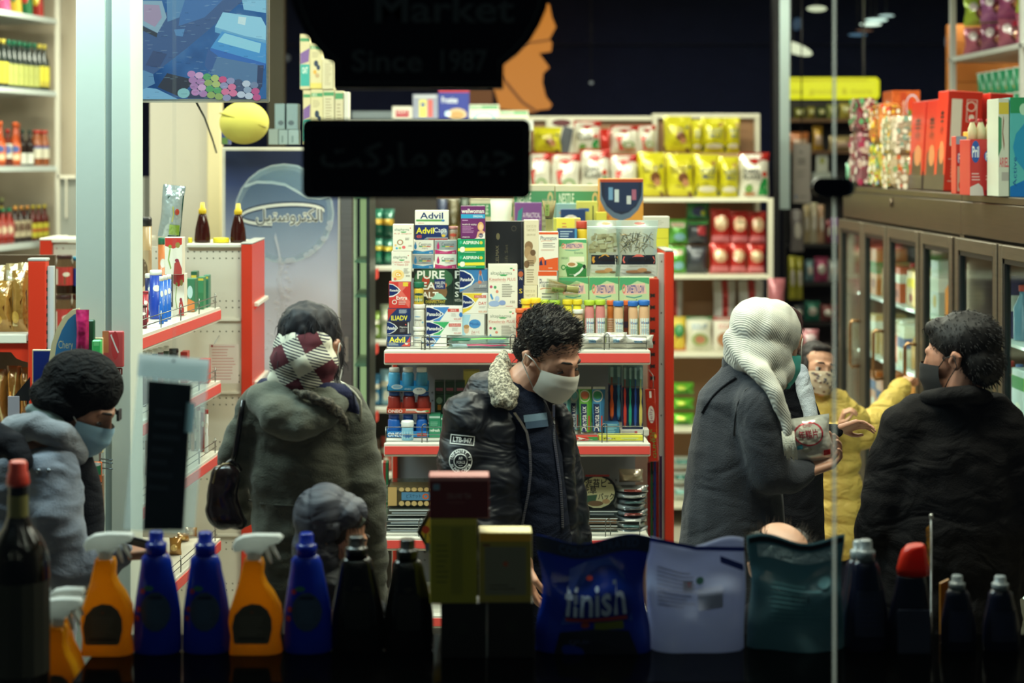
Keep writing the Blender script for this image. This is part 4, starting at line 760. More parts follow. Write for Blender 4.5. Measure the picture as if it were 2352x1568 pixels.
# toothpaste tubes standing on their caps
def paste(label,a,b,body,els,Y,zb_=z2,ptop=895):
    x0,x1 = X(a,Y),X(b,Y); xc = (x0+x1)/2; w_ = x1-x0; zt = Z(ptop,Y); h = zt-zb_-.02
    g = G(); rs = []
    for t in (0,.2,.4,.6,.8,.93,1):
        ry = (w_*.42)*(1-t)**.7+.0015; rx = w_*(.40+.10*t); rs.append([(xc+rx*math.cos(2*PI*j/16),Y+.02+ry*math.sin(2*PI*j/16),zb_+.02+h*t) for j in range(16)])
    g.rings(rs,mat(body,'plain',.25)); o = thing('toothpaste_tube',label,'tube',g,base=(xc,Y+.02,zb_))
    q = G(); q.lathe((xc,Y+.02,zb_),[(w_*.3,0),(w_*.33,.019),(w_*.2,.0195)],mat('#e4e4dc','plain'),14); part('cap',q,o)
    q = G(); q.box(x0,x1,Y+.018,Y+.022,zt,zt+.008,mat('#cfd4c8')); part('crimp',q,o)
    def f(u,v,off):
        t = 1-v; ry = (w_*.42)*(1-t)**.7+.0015; rx = w_*(.40+.10*t); a_ = PI*(1-u); return (xc+(rx+off)*math.cos(a_)*.98,Y+.02-(ry+off)*math.sin(a_)-off,zb_+.02+h*t)
    q = G(); prints(q,f,els,sub=8,step=1.5e-4,start=2); part('wrap_print',q,o); return o
def den(c2,leaf,tint): return [('r',.0,.0,1,1,tint),('p',[(.0,.0),(.9,.0),(.2,1),(.0,1)],c2) if False else ('r',.62,0,1,1,c2),('o',.45,.16,.28,.14,.85,'#d8dcc8'),('e',.45,.14,.2,.09,leaf),('r',.22,.34,.55,1,'#1c2c54'),('v','Dentalux',.24,.40,.52,.98,'#efeee2'),('r',.62,.62,.72,.95,'#b8443a')]
paste('teal toothpaste tube, half hidden by the masked man',1286,1312,'#8fb4b0',den('#4f9a98','#c9d4c8','#9cc0bc'),6.12)
paste('pale teal toothpaste tube, second from the masked man',1309,1333,'#8fb4b0',den('#5aa0a4','#7fc4c4','#a8c8c4'),6.14)
paste('green herbal toothpaste tube with leafy badge',1330,1362,'#5ca83c',den('#4f9e34','#c9704c','#6cb444'),6.1)
paste('blue toothpaste tube with mint leaves',1359,1391,'#3c7fae',den('#3474a4','#3c9060','#4c90bc'),6.1)
def brushcard(label,a,b,c,d,Y,cols,head):
    x0,x1,zt,zb_ = X(a,Y),X(b,Y),Z(c,Y),Z(d,Y); w_ = x1-x0; h = zt-zb_
    g = G(); g.box(x0,x1,Y,Y+.002,zb_,zt,mat('#1c2c5c','plain',.3),.0008); o = thing('toothbrush_card',label,'toothbrushes',g)
    q = G(); q.box(x0+.002,x1-.002,Y-.02,Y,zt-h*.36,zt-.003,mat('#c9dcdc','clear',.1,.25),.003); part('blister',q,o)
    q = G(); prints(q,flat(x0,zt,x1,zb_,Y),[('r',0,0,1,.34,'#7d9498'),('tb',head,.2,.02,.9,.07,'#1f3a60'),('r',0,.34,1,.355,'#b8303c')]); part('card_print',q,o)
    n = len(cols)
    for i,cc in enumerate(cols):
        xx = x0+w_*(i+.5)/n; q = G(); s_ = w_/n
        q.tube([(xx,Y-.004,zb_+h*.04),(xx,Y-.008,zb_+h*.12),(xx,Y-.009,zb_+h*.3),(xx,Y-.006,zb_+h*.42),(xx,Y-.008,zb_+h*.56),(xx,Y-.006,zb_+h*.68),(xx,Y-.006,zb_+h*.95)],[s_*.16,s_*.3,s_*.32,s_*.16,s_*.26,s_*.12,s_*.2],mat(cc,'plain',.3),8)
        br = part('toothbrush',q,o,'%s toothbrush' % {'#d9602c': 'orange','#3f86bc': 'blue','#cc3f34': 'red','#2f9c84': 'green','#2c50a4': 'blue','#e0cf6c': 'yellow'}[cc])
        q = G(); q.box(xx-s_*.2,xx+s_*.2,Y-.016,Y-.011,zb_+h*.78,zb_+h*.95,mat('#dfe6e4')); part('bristles',q,br)
    return o
b1 = brushcard('two toothbrush card, orange and blue',1397,1428,835,968,6.16,['#d9602c','#3f86bc'],'duo')
b2 = brushcard('four toothbrush card with red, green, blue and yellow handles',1429,1477,836,986,6.14,['#cc3f34','#2f9c84','#2c50a4','#e0cf6c'],'dentalux')
carton('small blue box on the shelf under the two toothbrushes',1388,972,1423,HY+(H-z2)*F/6.1,6.1,'#3c7396',[('l',.1,.05,.9,.9,7,'#8fc0d4')],name='floss_box')
stack(6.13,z2,[('white box under the flat white box by the post',1424,1488,1000,'#c9c6bc',[('l',.1,.2,.8,.8,2,'#a49c94')]),('white and red flat box on the yellow toothpaste box',1424,1491,986,'#d4d0c4',[('l',.05,.3,.7,.8,2,'#8c7c84'),('r',.5,.2,.6,.7,'#b8505c')],{'name': 'toothpaste_box'})])
carton('red and green toothpaste box lying behind the wire',1312,1002,1374,HY+(H-z2)*F/6.03,6.03,'#c43c2e',[('p',[(.58,0),(1,0),(1,1),(.62,1),(.7,.5)],'#3f8c4a'),('p',[(.2,.0),(.55,.5),(.2,1),(.3,.5)],'#efe8da'),('tb','First',.14,.45,.55,.8,'#1a1a20'),('l',.5,.75,.8,.9,1,'#f0dcd0')],name='toothpaste_box')
carton('blue and white toothpaste box beside the masked man',1290,1003,1311,HY+(H-z2)*F/6.03,6.03,'#4a8ac0',[('p',[(0,.3),(1,.5),(1,.7),(0,.9)],'#e4e8e8')],name='toothpaste_box')
carton('yellow speckled toothpaste box lying behind the wire',1376,1001,1477,HY+(H-z2)*F/6.03,6.03,'#d9d548',[('p',[(.15,.1),(.32,.5),(.15,.9),(.2,.5)],'#efe8da'),('tb','First',.1,.35,.38,.72,'#1f2a3a'),('r',.5,.35,.9,.55,'#c9d8a4'),('t','ANATOLIAN',.56,.64,.84,.84,'#3f8f6c')]+[('e',.03+.94*random.random(),.1+.8*random.random(),.006,.02,'#6fa04c') for _ in range(46)],name='toothpaste_box')
# ---- lower shelf: clear packs
z3 = ZS[2]+.0008
def clearpack(label,a,b,c,zb_,Y,inner,els,d=.16,name='clear_pack'):
    x0,x1,zt = X(a,Y),X(b,Y),Z(c,Y)
    g = G(); g.box(x0,x1,Y,Y+d,zb_,zt,mat('#dfe8e4','clear',.08,.1),.008); o = thing(name,label,'pack',g)
    q = G(); q.box(x0+.005,x1-.005,Y+.008,Y+d-.005,zb_+.003,zb_+(zt-zb_)*.8,mat(inner)); part('tray',q,o)
    if els: q = G(); prints(q,flat(x0,zt,x1,zb_,Y-.0005),els,rough=.2,k=None) if False else prints(q,flat(x0,zt,x1,zb_,Y-.0005),els,rough=.2); part('front_label',q,o)
    return zt
zc = z3; names_ = ['at the bottom','second up','third up','fourth up']
for i,(t,c1) in enumerate(((1210,'#2b3138'),(1186,'#3c4650'),(1166,'#4a453c'))):
    zc = clearpack('clear pack of black seaweed snacks beside the red post, %s' % names_[i],884+i*2,1004,t,zc,6.06,c1,[('r',.05,.2,.95,.34,'#c9cfd0'),('r',.1,.5,.8,.66,'#8d979c'),('r',.02,.8,.98,.86,'#d4d8d6')])
zc = clearpack('clear tray of round biscuits with a blue label',889,1000,1116,zc,6.08,'#8a6d46',[('r',.02,.05,.2,.95,'#d0ab6c'),('r',.3,.3,.95,.68,'#5c8cae'),('t','ビスケット',.4,.38,.7,.58,'#1c2c4c'),('o',.8,.5,.07,.14,.5,'#cf6a3c')]+[('e',.3+i*.13,.16,.055,.1,'#d9b97c') for i in range(6)]+[('e',.3+i*.13,.84,.055,.12,'#d9b97c') for i in range(6)],name='biscuit_tray')
zc = z3
for i,t in enumerate((1222,1205,1188,1172)):
    zc = clearpack('clear pack of dark snacks under the round tray, %s' % names_[i],1322,1420,t,zc,6.07,['#33383c','#5c4636','#8a5a3c','#2b3138'][i],[('r',.02,.1,.98,.2,'#cfd6d4'),('r',.1,.45,.9,.6,'#7d868a')])
# round tray
yt = 6.1; cx_,cz_ = X(1372,yt),Z(1134,yt)
g = G(); g.prism([(cx_+.066*math.cos(a)*(1+.08*abs(math.sin(2*a))),zc+.046+.046+.056*math.sin(a)*(1+.1*abs(math.sin(2*a)))-.034) for a in [2*PI*i/24 for i in range(24)]],yt,yt+.03,mat('#1c211e',rough=.3)); 
V = np.array(g.v); sh = zc-V[:,2].min(); g.v = [(a,b,c+sh+.0004) for a,b,c in g.v]; cz_ = (np.array(g.v)[:,2].min()+np.array(g.v)[:,2].max())/2
o = thing('seaweed_tray','dark rounded tray with cream label and black brush writing','tray',g)
p = G(); prints(p,flat(cx_-.07,cz_+.06,cx_+.07,cz_-.06,yt),[('e',.5,.5,.44,.46,'#b9b489'),('tb','海苔ピー',.2,.1,.92,.36,'#14161a'),('tb','浅草',.12,.3,.48,.55,'#14161a'),('tb','パック',.52,.52,.92,.72,'#14161a'),('p',[(.04,.62),(.5,.56),(.45,.8),(.15,.86)],'#35523c'),('e',.45,.82,.2,.08,'#6c5238'),('e',.72,.76,.1,.07,'#a4845c'),('r',.2,-.02,.8,.04,'#8c2c24')]); part('front_print',p,o)
zc = z3
for i in range(8):
    t = 1214-i*13.5
    bag('crinkled clear packet beside the red slotted post, layer %s from the shelf' % ['one','two','three','four','five','six','seven','eight'][i],1412+(i*7) % 6,t,1492-(i*5) % 7,t+16,6.08+.004*(i % 2),mat(['#8d979a','#a4acac','#707a80'][i % 3],'foil',.15),[('r',.25,.3,.8,.7,['#4c565c','#5c7c7c','#b9bdb8','#8a3c34'][i % 4])],t=.1,name='clear_packet',nu=8,nv=5)
bag('beige topped packet on the pile of clear packets',1424,1082,1480,1112,6.1,mat('#a89a84','foil',.25),[('r',.1,.3,.9,.75,'#c9b494')],t=.09,name='clear_packet',nu=8,nv=5)
# ---- candy strips hanging at the right post and long packs at the left one
g = G(); g.box(X(1490,6.32),X(1513,6.32),6.32,6.335,Z(1060,6.32),Z(893,6.32),mat('#c8341c','foil',.25),.003)
o = thing('candy_strip','red hanging candy strip with green lettering by the red post','candy',g); o.rotation_euler.y = -.05
p = G(); prints(p,flat(X(1490,6.32),Z(893,6.32),X(1513,6.32),Z(1060,6.32),6.32),[('e',.5,.35,.32,.12,'#d8d0c4'),('v','Jelly',.3,.26,.7,.46,'#8c2c6c'),('v','SOUR',.25,.55,.5,.72,'#3f8c3a'),('v','GUMMI',.5,.6,.8,.95,'#3f8c3a'),('e',.8,.65,.1,.03,'#d9c23c'),('r',.4,.03,.6,.12,'#e8e4dc')]); part('front_print',p,o)
g = G(); g.tube([(X(1500,6.3),6.45,Z(860,6.3)),(X(1500,6.3),6.30,Z(862,6.3)),(X(1500,6.3),6.29,Z(885,6.3)),(X(1501,6.3),6.33,Z(897,6.3))],.0016,mat('#9a9c9a','metal'),5); thing('display_hook','thin wire hook holding the red candy strip','hook',g)
for i in range(5):
    a = 1487+i*7; Y = 6.36+.01*(i % 2); g = G(); g.box(X(a,Y),X(a+6,Y),Y,Y+.012,Z(1238,Y),Z(1062-(i*9) % 20,Y),mat(['#7a1c18','#2f5a34','#27306c','#8c2418','#3a1c3c'][i],'foil',.2),.002)
    thing('liquorice_pack','dark glossy candy rope pack hanging beside the post, %s' % ['first','second','third','fourth','fifth'][i]+' from the gondola','candy',g)
for i,(c1,c2) in enumerate((('#c9c4b4','#b0342c'),('#b0342c','#e4dccc'),('#2f6c44','#d0c8b4'))):
    Y = 6.2; a = 874+i*6; g = G(); g.box(X(a,Y),X(a+6,Y),Y,Y+.05,Z(1232,Y),Z(1062,Y),mat(c1,'plain',.3),.001)
    o = thing('snack_box','tall narrow snack box wedged at the gondola edge, %s' % ['white one','red one','green one'][i],'box',g)
    p = G(); prints(p,flat(X(a,Y),Z(1062,Y),X(a+6,Y),Z(1232,Y),Y),[('v','CRISPY STICKS',.2,.3,.8,.8,c2)]); part('front_print',p,o)
# base level: white parcels glimpsed between window goods
zf = ZS[3]
stack(5.98+.03,zf-.22,[]) 
g = G(); g.box(X(1215,5.7),X(1290,5.7),5.7,5.97,0,Z(1560,5.7),mat('#c9c6bc','paint')); o = thing('floor_stand','low white floor stand in front of the gondola','stand',g)
q = G(); q.box(X(1215,5.7),X(1262,5.7),5.69,5.7,Z(1420,5.7),Z(1414,5.7),STRIP); q.box(X(1215,5.7),X(1264,5.7),5.70,5.97,Z(1450,5.7),Z(1420,5.7),WHT); q.box(X(1215,5.7),X(1220,5.7),5.8,5.97,Z(1560,5.7),Z(1450,5.7),WHT); part('upper_shelf',q,o)
stack(5.71,Z(1560,5.7),[('white parcel with grey print on the low stand, bottom one',1222,1256,1535,'#d6d4cc',[('r',.1,.3,.7,.8,'#a4a8ac')]),('white parcel with grey print on the low stand, middle one',1222,1257,1492,'#dad8d0',[('r',.1,.4,.6,.9,'#8d9296')]),('white parcel with lettering on the low stand, uppermost',1222,1260,1456,'#e0ded6',[('t','C7',.3,.2,.5,.45,'#6c7074'),('l',.2,.55,.7,.9,2,'#9a9ea2')])])
# ================================================================ cereal bags at the back
def crn(lbl,top,word,extra): return None
kell = [('p',[(0,0),(1,0),(1,.2),(.75,.16),(.5,.26),(.25,.18),(0,.24)],'#b3271f'),('tb',"Kellogg's",.2,.06,.8,.16,'#efe4da')]
corn = kell+[('tb','CORN',.08,.36,.62,.47,'#33383a'),('tb','FLAKES',.08,.49,.7,.6,'#4a5048'),('p',[(.62,.95),(.66,.7),(.8,.55),(.92,.6),(.96,.95)],'#2e9a4c'),('e',.82,.48,.09,.06,'#c9402c'),('e',.3,.8,.13,.09,'#6c9a4a'),('e',.35,.93,.2,.04,'#c98a5c')]
spk = kell+[('p',[(.15,.4),(.45,.34),(.3,.6),(.5,.9),(.3,.9),(.2,.6)],'#d2554c'),('o',.62,.7,.22,.13,.7,'#7fae62'),('e',.7,.88,.24,.07,'#d8a480')]
coco = [('tb','COCO POPS',.14,.28,.72,.44,'#5a3c24'),('e',.6,.55,.2,.12,'#7a4c2c'),('e',.68,.66,.13,.09,'#c98c64'),('p',[(0,1),(0,.82),(.4,.72),(.8,.8),(1,1)],'#6a4026'),('r',.66,.74,.92,.86,'#e4dc3c'),('e',.85,.3,.06,.04,'#2a3c64')]
choc = [('tb','CHOCOS',.2,.3,.86,.44,'#20386c'),('tb','MILLS',.3,.46,.8,.56,'#20386c'),('p',[(0,.95),(.1,.7),(.5,.66),(.95,.8),(1,.96)],'#1f2330'),('e',.5,.8,.36,.07,'#dad2c0'),('e',.75,.2,.12,.06,'#b08c3c')]
def cb(label,a,b,t,z,kind,Y=None,tt=.10,group=None):
    Y = Y or Yc+.1; col,els = {'corn': ('#e4dfd0',corn),'spk': ('#e4dfd0',spk),'coco': ('#d6cc22',coco),'choc': ('#d6cc22',choc),'red': ('#c4281e',[])}[kind]
    return bag(label,a,t,b,HY+(H-z)*F/Y,Y,col,els,t=tt,name='cereal_bag',nu=8,nv=10)
zc_ = Z(455,Yc)+.001
row1 = [(1206,1266,350,'spk','white cereal bag with red top, partly behind the black sign'),(1266,1334,352,'spk','white cereal bag with red top, second from the black sign'),(1334,1402,342,'corn','corn cereal bag with cockerel behind the orange box'),(1402,1466,354,'spk','white cereal bag with green bowl, before the yellow bags'),(1466,1531,350,'coco','yellow chocolate cereal bag, first of four on the front row'),(1531,1596,353,'coco','yellow chocolate cereal bag, second of four on the front row'),(1596,1654,355,'choc','yellow and navy cereal bag, third of four on the front row'),(1654,1700,360,'choc','yellow and navy cereal bag beside the corn bag'),(1700,1770,350,'corn','corn cereal bag at the end of the row with a green cockerel')]
for a,b,t,k_,l in row1: cb(l,a,b,t,zc_,k_)
g = G(); g.box(X(1225,Yc),X(1755,Yc),Yc+.24,Yc+.42,zc_,Z(352,10.3),mat('#a8845c')); thing('riser_box','brown cardboard riser lifting the rear row of cereal bags','box',g)
zr = Z(352,10.3)+.002
for a,b,t,k_,l in [(1225,1290,292,'coco','small yellow chocolate cereal bag on the riser near the black sign'),(1318,1382,277,'corn','corn cereal bag on the riser below the rail'),(1378,1404,296,'red','red cereal bag squeezed between two white ones'),(1404,1468,288,'spk','white cereal bag leaning on the riser'),(1466,1508,287,'spk','white cereal bag before the middle post'),(1526,1590,267,'coco','yellow chocolate cereal bag, first on the riser past the middle post'),(1590,1615,275,'choc','narrow yellow cereal bag squeezed on the riser'),(1613,1670,270,'choc','yellow and navy cereal bag on the riser'),(1668,1703,270,'choc','yellow and navy cereal bag, last on the riser')]:
    cb(l,a,b,t,zr,k_,Y=10.26)
g = G(); g.box(X(1262,10.4),X(1318,10.4),10.425,10.435,zr,Z(272,10.4),mat('#e0dccb')); o = thing('product_card','white card with dark red oval leaning behind the riser bags','card',g)
q = G(); prints(q,flat(X(1262,10.4),Z(272,10.4),X(1318,10.4),Z(352,10.4),10.42),[('e',.5,.12,.4,.1,'#5c1c22'),('p',[(.6,.2),(1,.3),(.8,1),(.3,1)],'#4c5058')]); part('front_print',q,o)
# boxes standing on the upper shelf at the left of the cereal bays
zu = Z(278,9.9)+.003
for a,b,t,col,els,l in [(901,947,244,'#d4d0c4',[('r',.15,.25,.85,.8,'#a8404c'),('tb','HOT',.25,.3,.75,.5,'#e8dcd4')],'white box with red panel on the upper shelf'),(948,1006,216,'#8f94a8',[('r',.05,.05,.95,.12,'#c8ccd0'),('r',.25,.2,.55,.9,'#d9cf6c'),('r',.6,.2,.8,.9,'#c8605c'),('e',.4,.4,.08,.1,'#3c5c9c')],'grey box with yellow and pink stripes on the upper shelf'),(1007,1078,203,'#27348c',[('r',.0,0,1,.12,'#a8243c'),('tb','Frosties',.1,.26,.62,.46,'#dfe4ea'),('e',.6,.82,.33,.2,'#c9b08c'),('e',.6,.84,.24,.13,'#b8905c'),('e',.3,.8,.1,.1,'#c4dce8')],'blue cereal box with red top on the upper shelf'),(1078,1147,240,'#d8d6c6',[('r',.03,.05,.97,.28,'#5c9a6c'),('tb','FITNESS',.08,.08,.4,.2,'#e4ead8'),('o',.5,.95,.36,.5,.8,'#5cacc0')],'white cereal box with green band and blue arc'),(1147,1214,254,'#d2cfb8',[('r',.03,.05,.97,.4,'#5c9a6c'),('tb','FITNESS',.1,.1,.5,.3,'#e4ead8')],'lower cream cereal box with green band')]:
    carton(l,a,t,b,HY+(H-zu)*F/9.86,9.86,col,els,d=.12,name='cereal_box')
# ---- packs on the lower shelves of the same unit
def simple(label,a,b,t,zb,Y,col,els=(),name='snack_pack',cat='pack',tt=.08,k='foil',**kw): return bag(label,a,t,b,HY+(H-zb)*F/Y,Y,mat(col,k),els,t=tt,name=name,cat=cat,nu=7,nv=8,**kw)
zl = Z(632,Yc)+.001; Yp_ = Yc+.12
grn = [('r',.1,.12,.8,.3,'#e0d6c4'),('tb','SNACK',.18,.15,.72,.27,'#c05a34'),('e',.55,.7,.3,.15,'#8ac0d0')]
red2 = [('e',.5,.4,.38,.22,'#d8a884'),('e',.5,.38,.2,.1,'#e6cfa8'),('r',.05,.75,.95,.95,'#e07a84')]
for i,(a,b,t,zz_,col,els,l) in enumerate([(1536,1578,566,zl,'#5ca83c',grn,'green snack pack low beside the red upright'),(1577,1626,566,zl,'#3c4048',[('r',.2,.1,.8,.2,'#8c9098')],'charcoal pack on the lower level beside the green ones'),(1632,1678,560,zl,'#c02a22',red2,'red noodle pack, lower row, first'),(1678,1717,560,zl,'#c02a22',red2,'red noodle pack, lower row, second'),(1718,1760,562,zl,'#c02a22',red2,'red noodle pack, lower row, beside the post')]): simple(l,a,b,t,zz_,Yp_,col,els)
for i,(a,b,t,col,els,l) in enumerate([(1536,1582,504,'#5ca83c',grn,'green snack pack on the upper level beside the red upright'),(1578,1628,508,'#3c4048',[('r',.5,.2,.9,.6,'#b03840'),('r',.1,0,1,.14,'#4c9a50')],'charcoal pack with red square on the upper level'),(1634,1680,480,'#c02a22',red2,'red noodle pack, upper row, first'),(1679,1722,484,'#b8241e',red2,'red noodle pack, upper row, second'),(1722,1762,486,'#b02820',red2,'red noodle pack, upper row, beside the post')]): simple(l,a,b,t,Z(563,Yp_)+.004,Yp_+.01,col,els)
simple('green and navy snack pack lying on the charcoal packs',1578,1632,464,Z(507,Yp_)+.004,Yp_+.02,'#2c7a48',[('e',.5,.5,.3,.3,'#1c2c5c'),('e',.7,.6,.1,.15,'#b8c43c')])
zl = Z(812,Yc)+.001
for a,b,t,col,els,l in [(1543,1577,728,'#d9bc3c',[('e',.5,.4,.4,.2,'#3c8a4c'),('p',[(0,1),(.3,.6),(.8,.5),(1,1)],'#c9602c')],'yellow and green snack pack on the third shelf'),(1577,1638,728,'#d8d6c2',[('r',0,0,1,.08,'#3c8a4c'),('t','SOUP',.2,.2,.8,.36,'#4c7ca8'),('e',.5,.66,.34,.2,'#a8b87c'),('e',.5,.66,.2,.12,'#c47c5c')],'white soup pack with green top edge'),(1639,1692,728,'#dcd6c8',[('r',0,0,1,.1,'#c03a3c'),('t','SOUP',.2,.2,.8,.34,'#c05050'),('e',.5,.66,.36,.22,'#b87c54')],'white soup pack with red top edge')]: simple(l,a,b,t,zl,Yp_,col,els,k='plain')
stp = [('r',.36,0,.64,.6,'#a8221c'),('e',.5,.78,.3,.12,'#c0b08c')]
for a,b,t,l in [(1530,1570,645,'grey pack with red stripe by the upright on the third shelf'),(1640,1692,645,'grey pack with a red stripe standing behind the soup packs'),(1698,1756,645,'grey pack with a red stripe near the white scarf')]: simple(l,a,b,t,zl,Yc+.26,'#b9b6b2',stp,k='plain')
zl = Z(985,Yc)+.001
for i,(t,dy) in enumerate(((950,0),(915,0),(880,0))): simple('lime green packet, %s of the pile on the fourth shelf' % ('bottom','middle','top')[i],1543,1596,t,zl+i*.088+.001,Yp_,'#6cc434',[('e',.4,.4,.2,.2,'#c9e04a'),('r',.2,.65,.8,.85,'#4a9a2c')])
zl = Z(1160,Yc)+.001
for i,t in enumerate((1120,1085,1050)): simple('white and teal packet, %s of the pile near the floor' % ('bottom','middle','top')[i],1545,1592,t,zl+i*.088+.001,Yp_,'#c9d2cc',[('r',.1,.2,.9,.5,'#2f7a70')])
# ---- stack of oat boxes on the cooler and grey blue boxes
ytop = Z(338,7.2)
CO = thing('drinks_cooler','tall cooler with blue grey poster of a water splash','cooler',base=(X(650,7.2),7.5,0)); Yo = 7.2
g = G(); g.box(X(510,Yo),X(782,Yo),Yo,Yo+.62,0,ytop,mat('#d6d4c6','paint'),.004); part('cabinet',g,CO)
pm = bpy.data.materials.new('poster_print'); pm.use_nodes = True; nt = pm.node_tree; b = nt.nodes['Principled BSDF']; tc = nt.nodes.new('ShaderNodeTexCoord'); sp = nt.nodes.new('ShaderNodeSeparateXYZ'); nt.links.new(tc.outputs['Object'],sp.inputs[0])
mr = nt.nodes.new('ShaderNodeMapRange'); mr.inputs[1].default_value = Z(950,Yo); mr.inputs[2].default_value = ytop; nt.links.new(sp.outputs[2],mr.inputs[0])
cr = nt.nodes.new('ShaderNodeValToRGB'); el = cr.color_ramp.elements; el[0].color = lin('#c9c8d0'); el[0].position = .25; el[1].color = lin('#1c2440'); el[1].position = .97
for ps,cc in ((.5,'#b9bcc8'),(.68,'#98a1b4'),(.80,'#64708e'),(.9,'#33406a')): e_ = el.new(ps); e_.color = lin(cc)
nz = nt.nodes.new('ShaderNodeTexNoise'); nz.inputs['Scale'].default_value = 4; nt.links.new(tc.outputs['Object'],nz.inputs[0]); ad = nt.nodes.new('ShaderNodeMath'); ad.operation = 'MULTIPLY_ADD'; ad.inputs[1].default_value = .07; nt.links.new(nz.outputs[0],ad.inputs[0]); nt.links.new(mr.outputs[0],ad.inputs[2]); nt.links.new(ad.outputs[0],cr.inputs[0]); nt.links.new(cr.outputs[0],b.inputs['Base Color']); b.inputs['Roughness'].default_value = .3
g = G(); x0,x1,zt,zb = X(518,Yo),X(776,Yo),Z(346,Yo),.25; g.box(x0,x1,Yo-.004,Yo-.0002,zb,zt,pm); PO = part('poster',g,CO)
def pf(px,py): return ((px-518)/258,(Z(346,Yo)-Z(py,Yo))/(zt-zb))
els = []; cx,cy = pf(653,490); rx,ry = 115/258,(115*Yo/F)/(zt-zb)
els += [('e',cx,cy,rx,ry,'#8fb4c838'),('o',cx,cy,rx,ry,.955,'#c9d8dc90'),('o',cx,cy,rx*.97,ry*.97,.9,'#a9c0cc50')]
wav = [pf(p,q) for p,q in ((562,428),(590,418),(625,419),(655,424),(680,438),(705,452),(735,455),(758,448))]
els += [('s',wav,.003,'#c9dce0b0'),('p',[pf(p,q) for p,q in ((575,410),(600,390),(640,376),(680,378),(715,392),(742,416),(757,446),(720,452),(690,438),(650,424),(610,418))],'#a4c8d638')]
ring = [pf(653-96*math.cos(a)+(-4),492-22*math.sin(a)*1.0-6*math.cos(a)*-1) for a in [PI*(-.42)+PI*1.42*i/26 for i in range(27)]]
els += [('s',ring,.007,'#20304e80'),('s',ring,.0032,'#dfe0d4')]
a_,b_ = pf(588,480),pf(740,517)
ART = '\uFEDE\uFEF4\uFE98\uFEB3\uFEED\uFEAE\uFE98\uFEDC\uFEDF\uFE8D'
for dx,dy,cc in ((-.004,0,'#dfe0d4'),(.004,0,'#dfe0d4'),(0,-.0018,'#dfe0d4'),(0,.0018,'#dfe0d4'),(0,0,'#152030')): els.append(('tb' if cc != '#152030' else 't',ART,a_[0]+dx,a_[1]+dy,b_[0]+dx,b_[1]+dy,cc))
rr = random.Random(5)
for i in range(70):
    t = rr.random(); px_,py_ = 650+(rr.random()-.5)*(20+70*t),600+230*t; u,v = pf(px_,py_); s_ = .006+.016*rr.random(); els.append(('e',u,v,s_,s_*.13,'#d9d8dc70'))
for i in range(14):
    a = rr.random()*PI+.2; u,v = pf(653+108*math.cos(a),490+108*math.sin(a)); els.append(('e',u,v,.03,.006,'#cfd4dc60'))
els += [('s',[pf(p,q) for p,q in ((632,540),(640,570),(645,600))],.008,'#d4d6dc90'),('s',[pf(p,q) for p,q in ((648,600),(640,640),(652,690),(640,750))],.02,'#d0d0d640')]
q = G(); prints(q,flat(x0,zt,x1,zb,Yo-.004),els,step=1e-4); part('poster_artwork',q,PO)
g = G(); g.box(X(783,Yo),X(812,Yo),Yo-.03,Yo+.02,0,ytop,mat('#8d8f92','metal',.4),.006); dq = part('door_frame',g,CO,'grey metal door frame')
g = G(); g.prism([(X(797,Yo)+.008*math.cos(a),Z(800,Yo)+(.045 if math.sin(a) > 0 else -.045)+.008*math.sin(a)) for a in [2*PI*i/16 for i in range(16)]],Yo-.037,Yo-.031,mat('#c9c9c4','metal')); part('handle_recess',g,dq)
g = G(); g.box(X(813,Yo),X(846,Yo),Yo+.42,Yo+.43,0,ytop,mat('#e9e0a8','emit',s=.42)); part('lit_interior_panel',g,CO,'glowing cream interior panel')  # emission stands in for the light inside the cooler
for p in (450,600,680,840,1000,1150):
    g = G(); g.box(X(813,Yo),X(842,Yo),Yo+.05,Yo+.42,Z(p+5,Yo),Z(p,Yo),mat('#dfe0d0')); part('inner_shelf',g,CO)
g = G(); g.box(X(813,Yo),X(842,Yo),Yo-.01,Yo-.006,0.05,ytop-.02,mat('#d9ece6','clear')); part('door_pane',g,CO)
g = G(); g.box(X(842,Yo),X(850,Yo),Yo-.02,Yo+.43,0,ytop,mat('#4c5a5a','metal')); part('hinge_post',g,CO)
g = G(); g.box(X(783,Yo),X(850,Yo),Yo-.01,Yo+.43,ytop+.0003,ytop+.01,mat('#d6d4c6')); part('top_panel',g,CO)
oat = lambda: [('r',.0,.06,1,.13,'#4c9464'),('tb','NESTLE',.1,.07,.5,.12,'#dfe6cc'),('l',.15,.2,.85,.34,4,'#a89c80'),('e',.5,.45,.2,.07,'#2c3c50'),('e',.7,.54,.16,.06,'#2c3c50'),('e',.4,.64,.16,.05,'#d9a84c'),('e',.6,.72,.2,.05,'#c0a47c'),('r',0,.88,1,1,'#d9c86c')]
oatp = lambda: [('r',0,.07,1,.13,'#4c9464'),('p',[(0,.35),(1,.25),(.9,.5),(0,.55)],'#7c5c98'),('r',0,.55,1,.95,'#3ca49c'),('tb','OAT',.2,.6,.8,.72,'#e8ede0')]
Yt = 7.25; zt_ = ytop+.012
h1 = Z(206,Yt)
def onc(l,a,b,t,zb,col,els,d=.1,nm='oat_box',Y=Yt,**k):
    carton(l,a,t,b,HY+(H-zb)*F/Y,Y,col,els,d=d,name=nm,cat='box',**k); return Z(t,Y)
onc('cream and purple oat box on the cooler, under the teal one',696,714,207,zt_,'#d0c49c',oatp()); onc('cream oat box with blueberries on the cooler, lower',714,742,205,zt_,'#d4ca9e',oat()); onc('cream oat box turned sideways on the cooler, lower',742,768,207,zt_,'#d2caa8',[('l',.2,.15,.8,.9,14,'#a89c80'),('r',0,.03,1,.1,'#4c9464')])
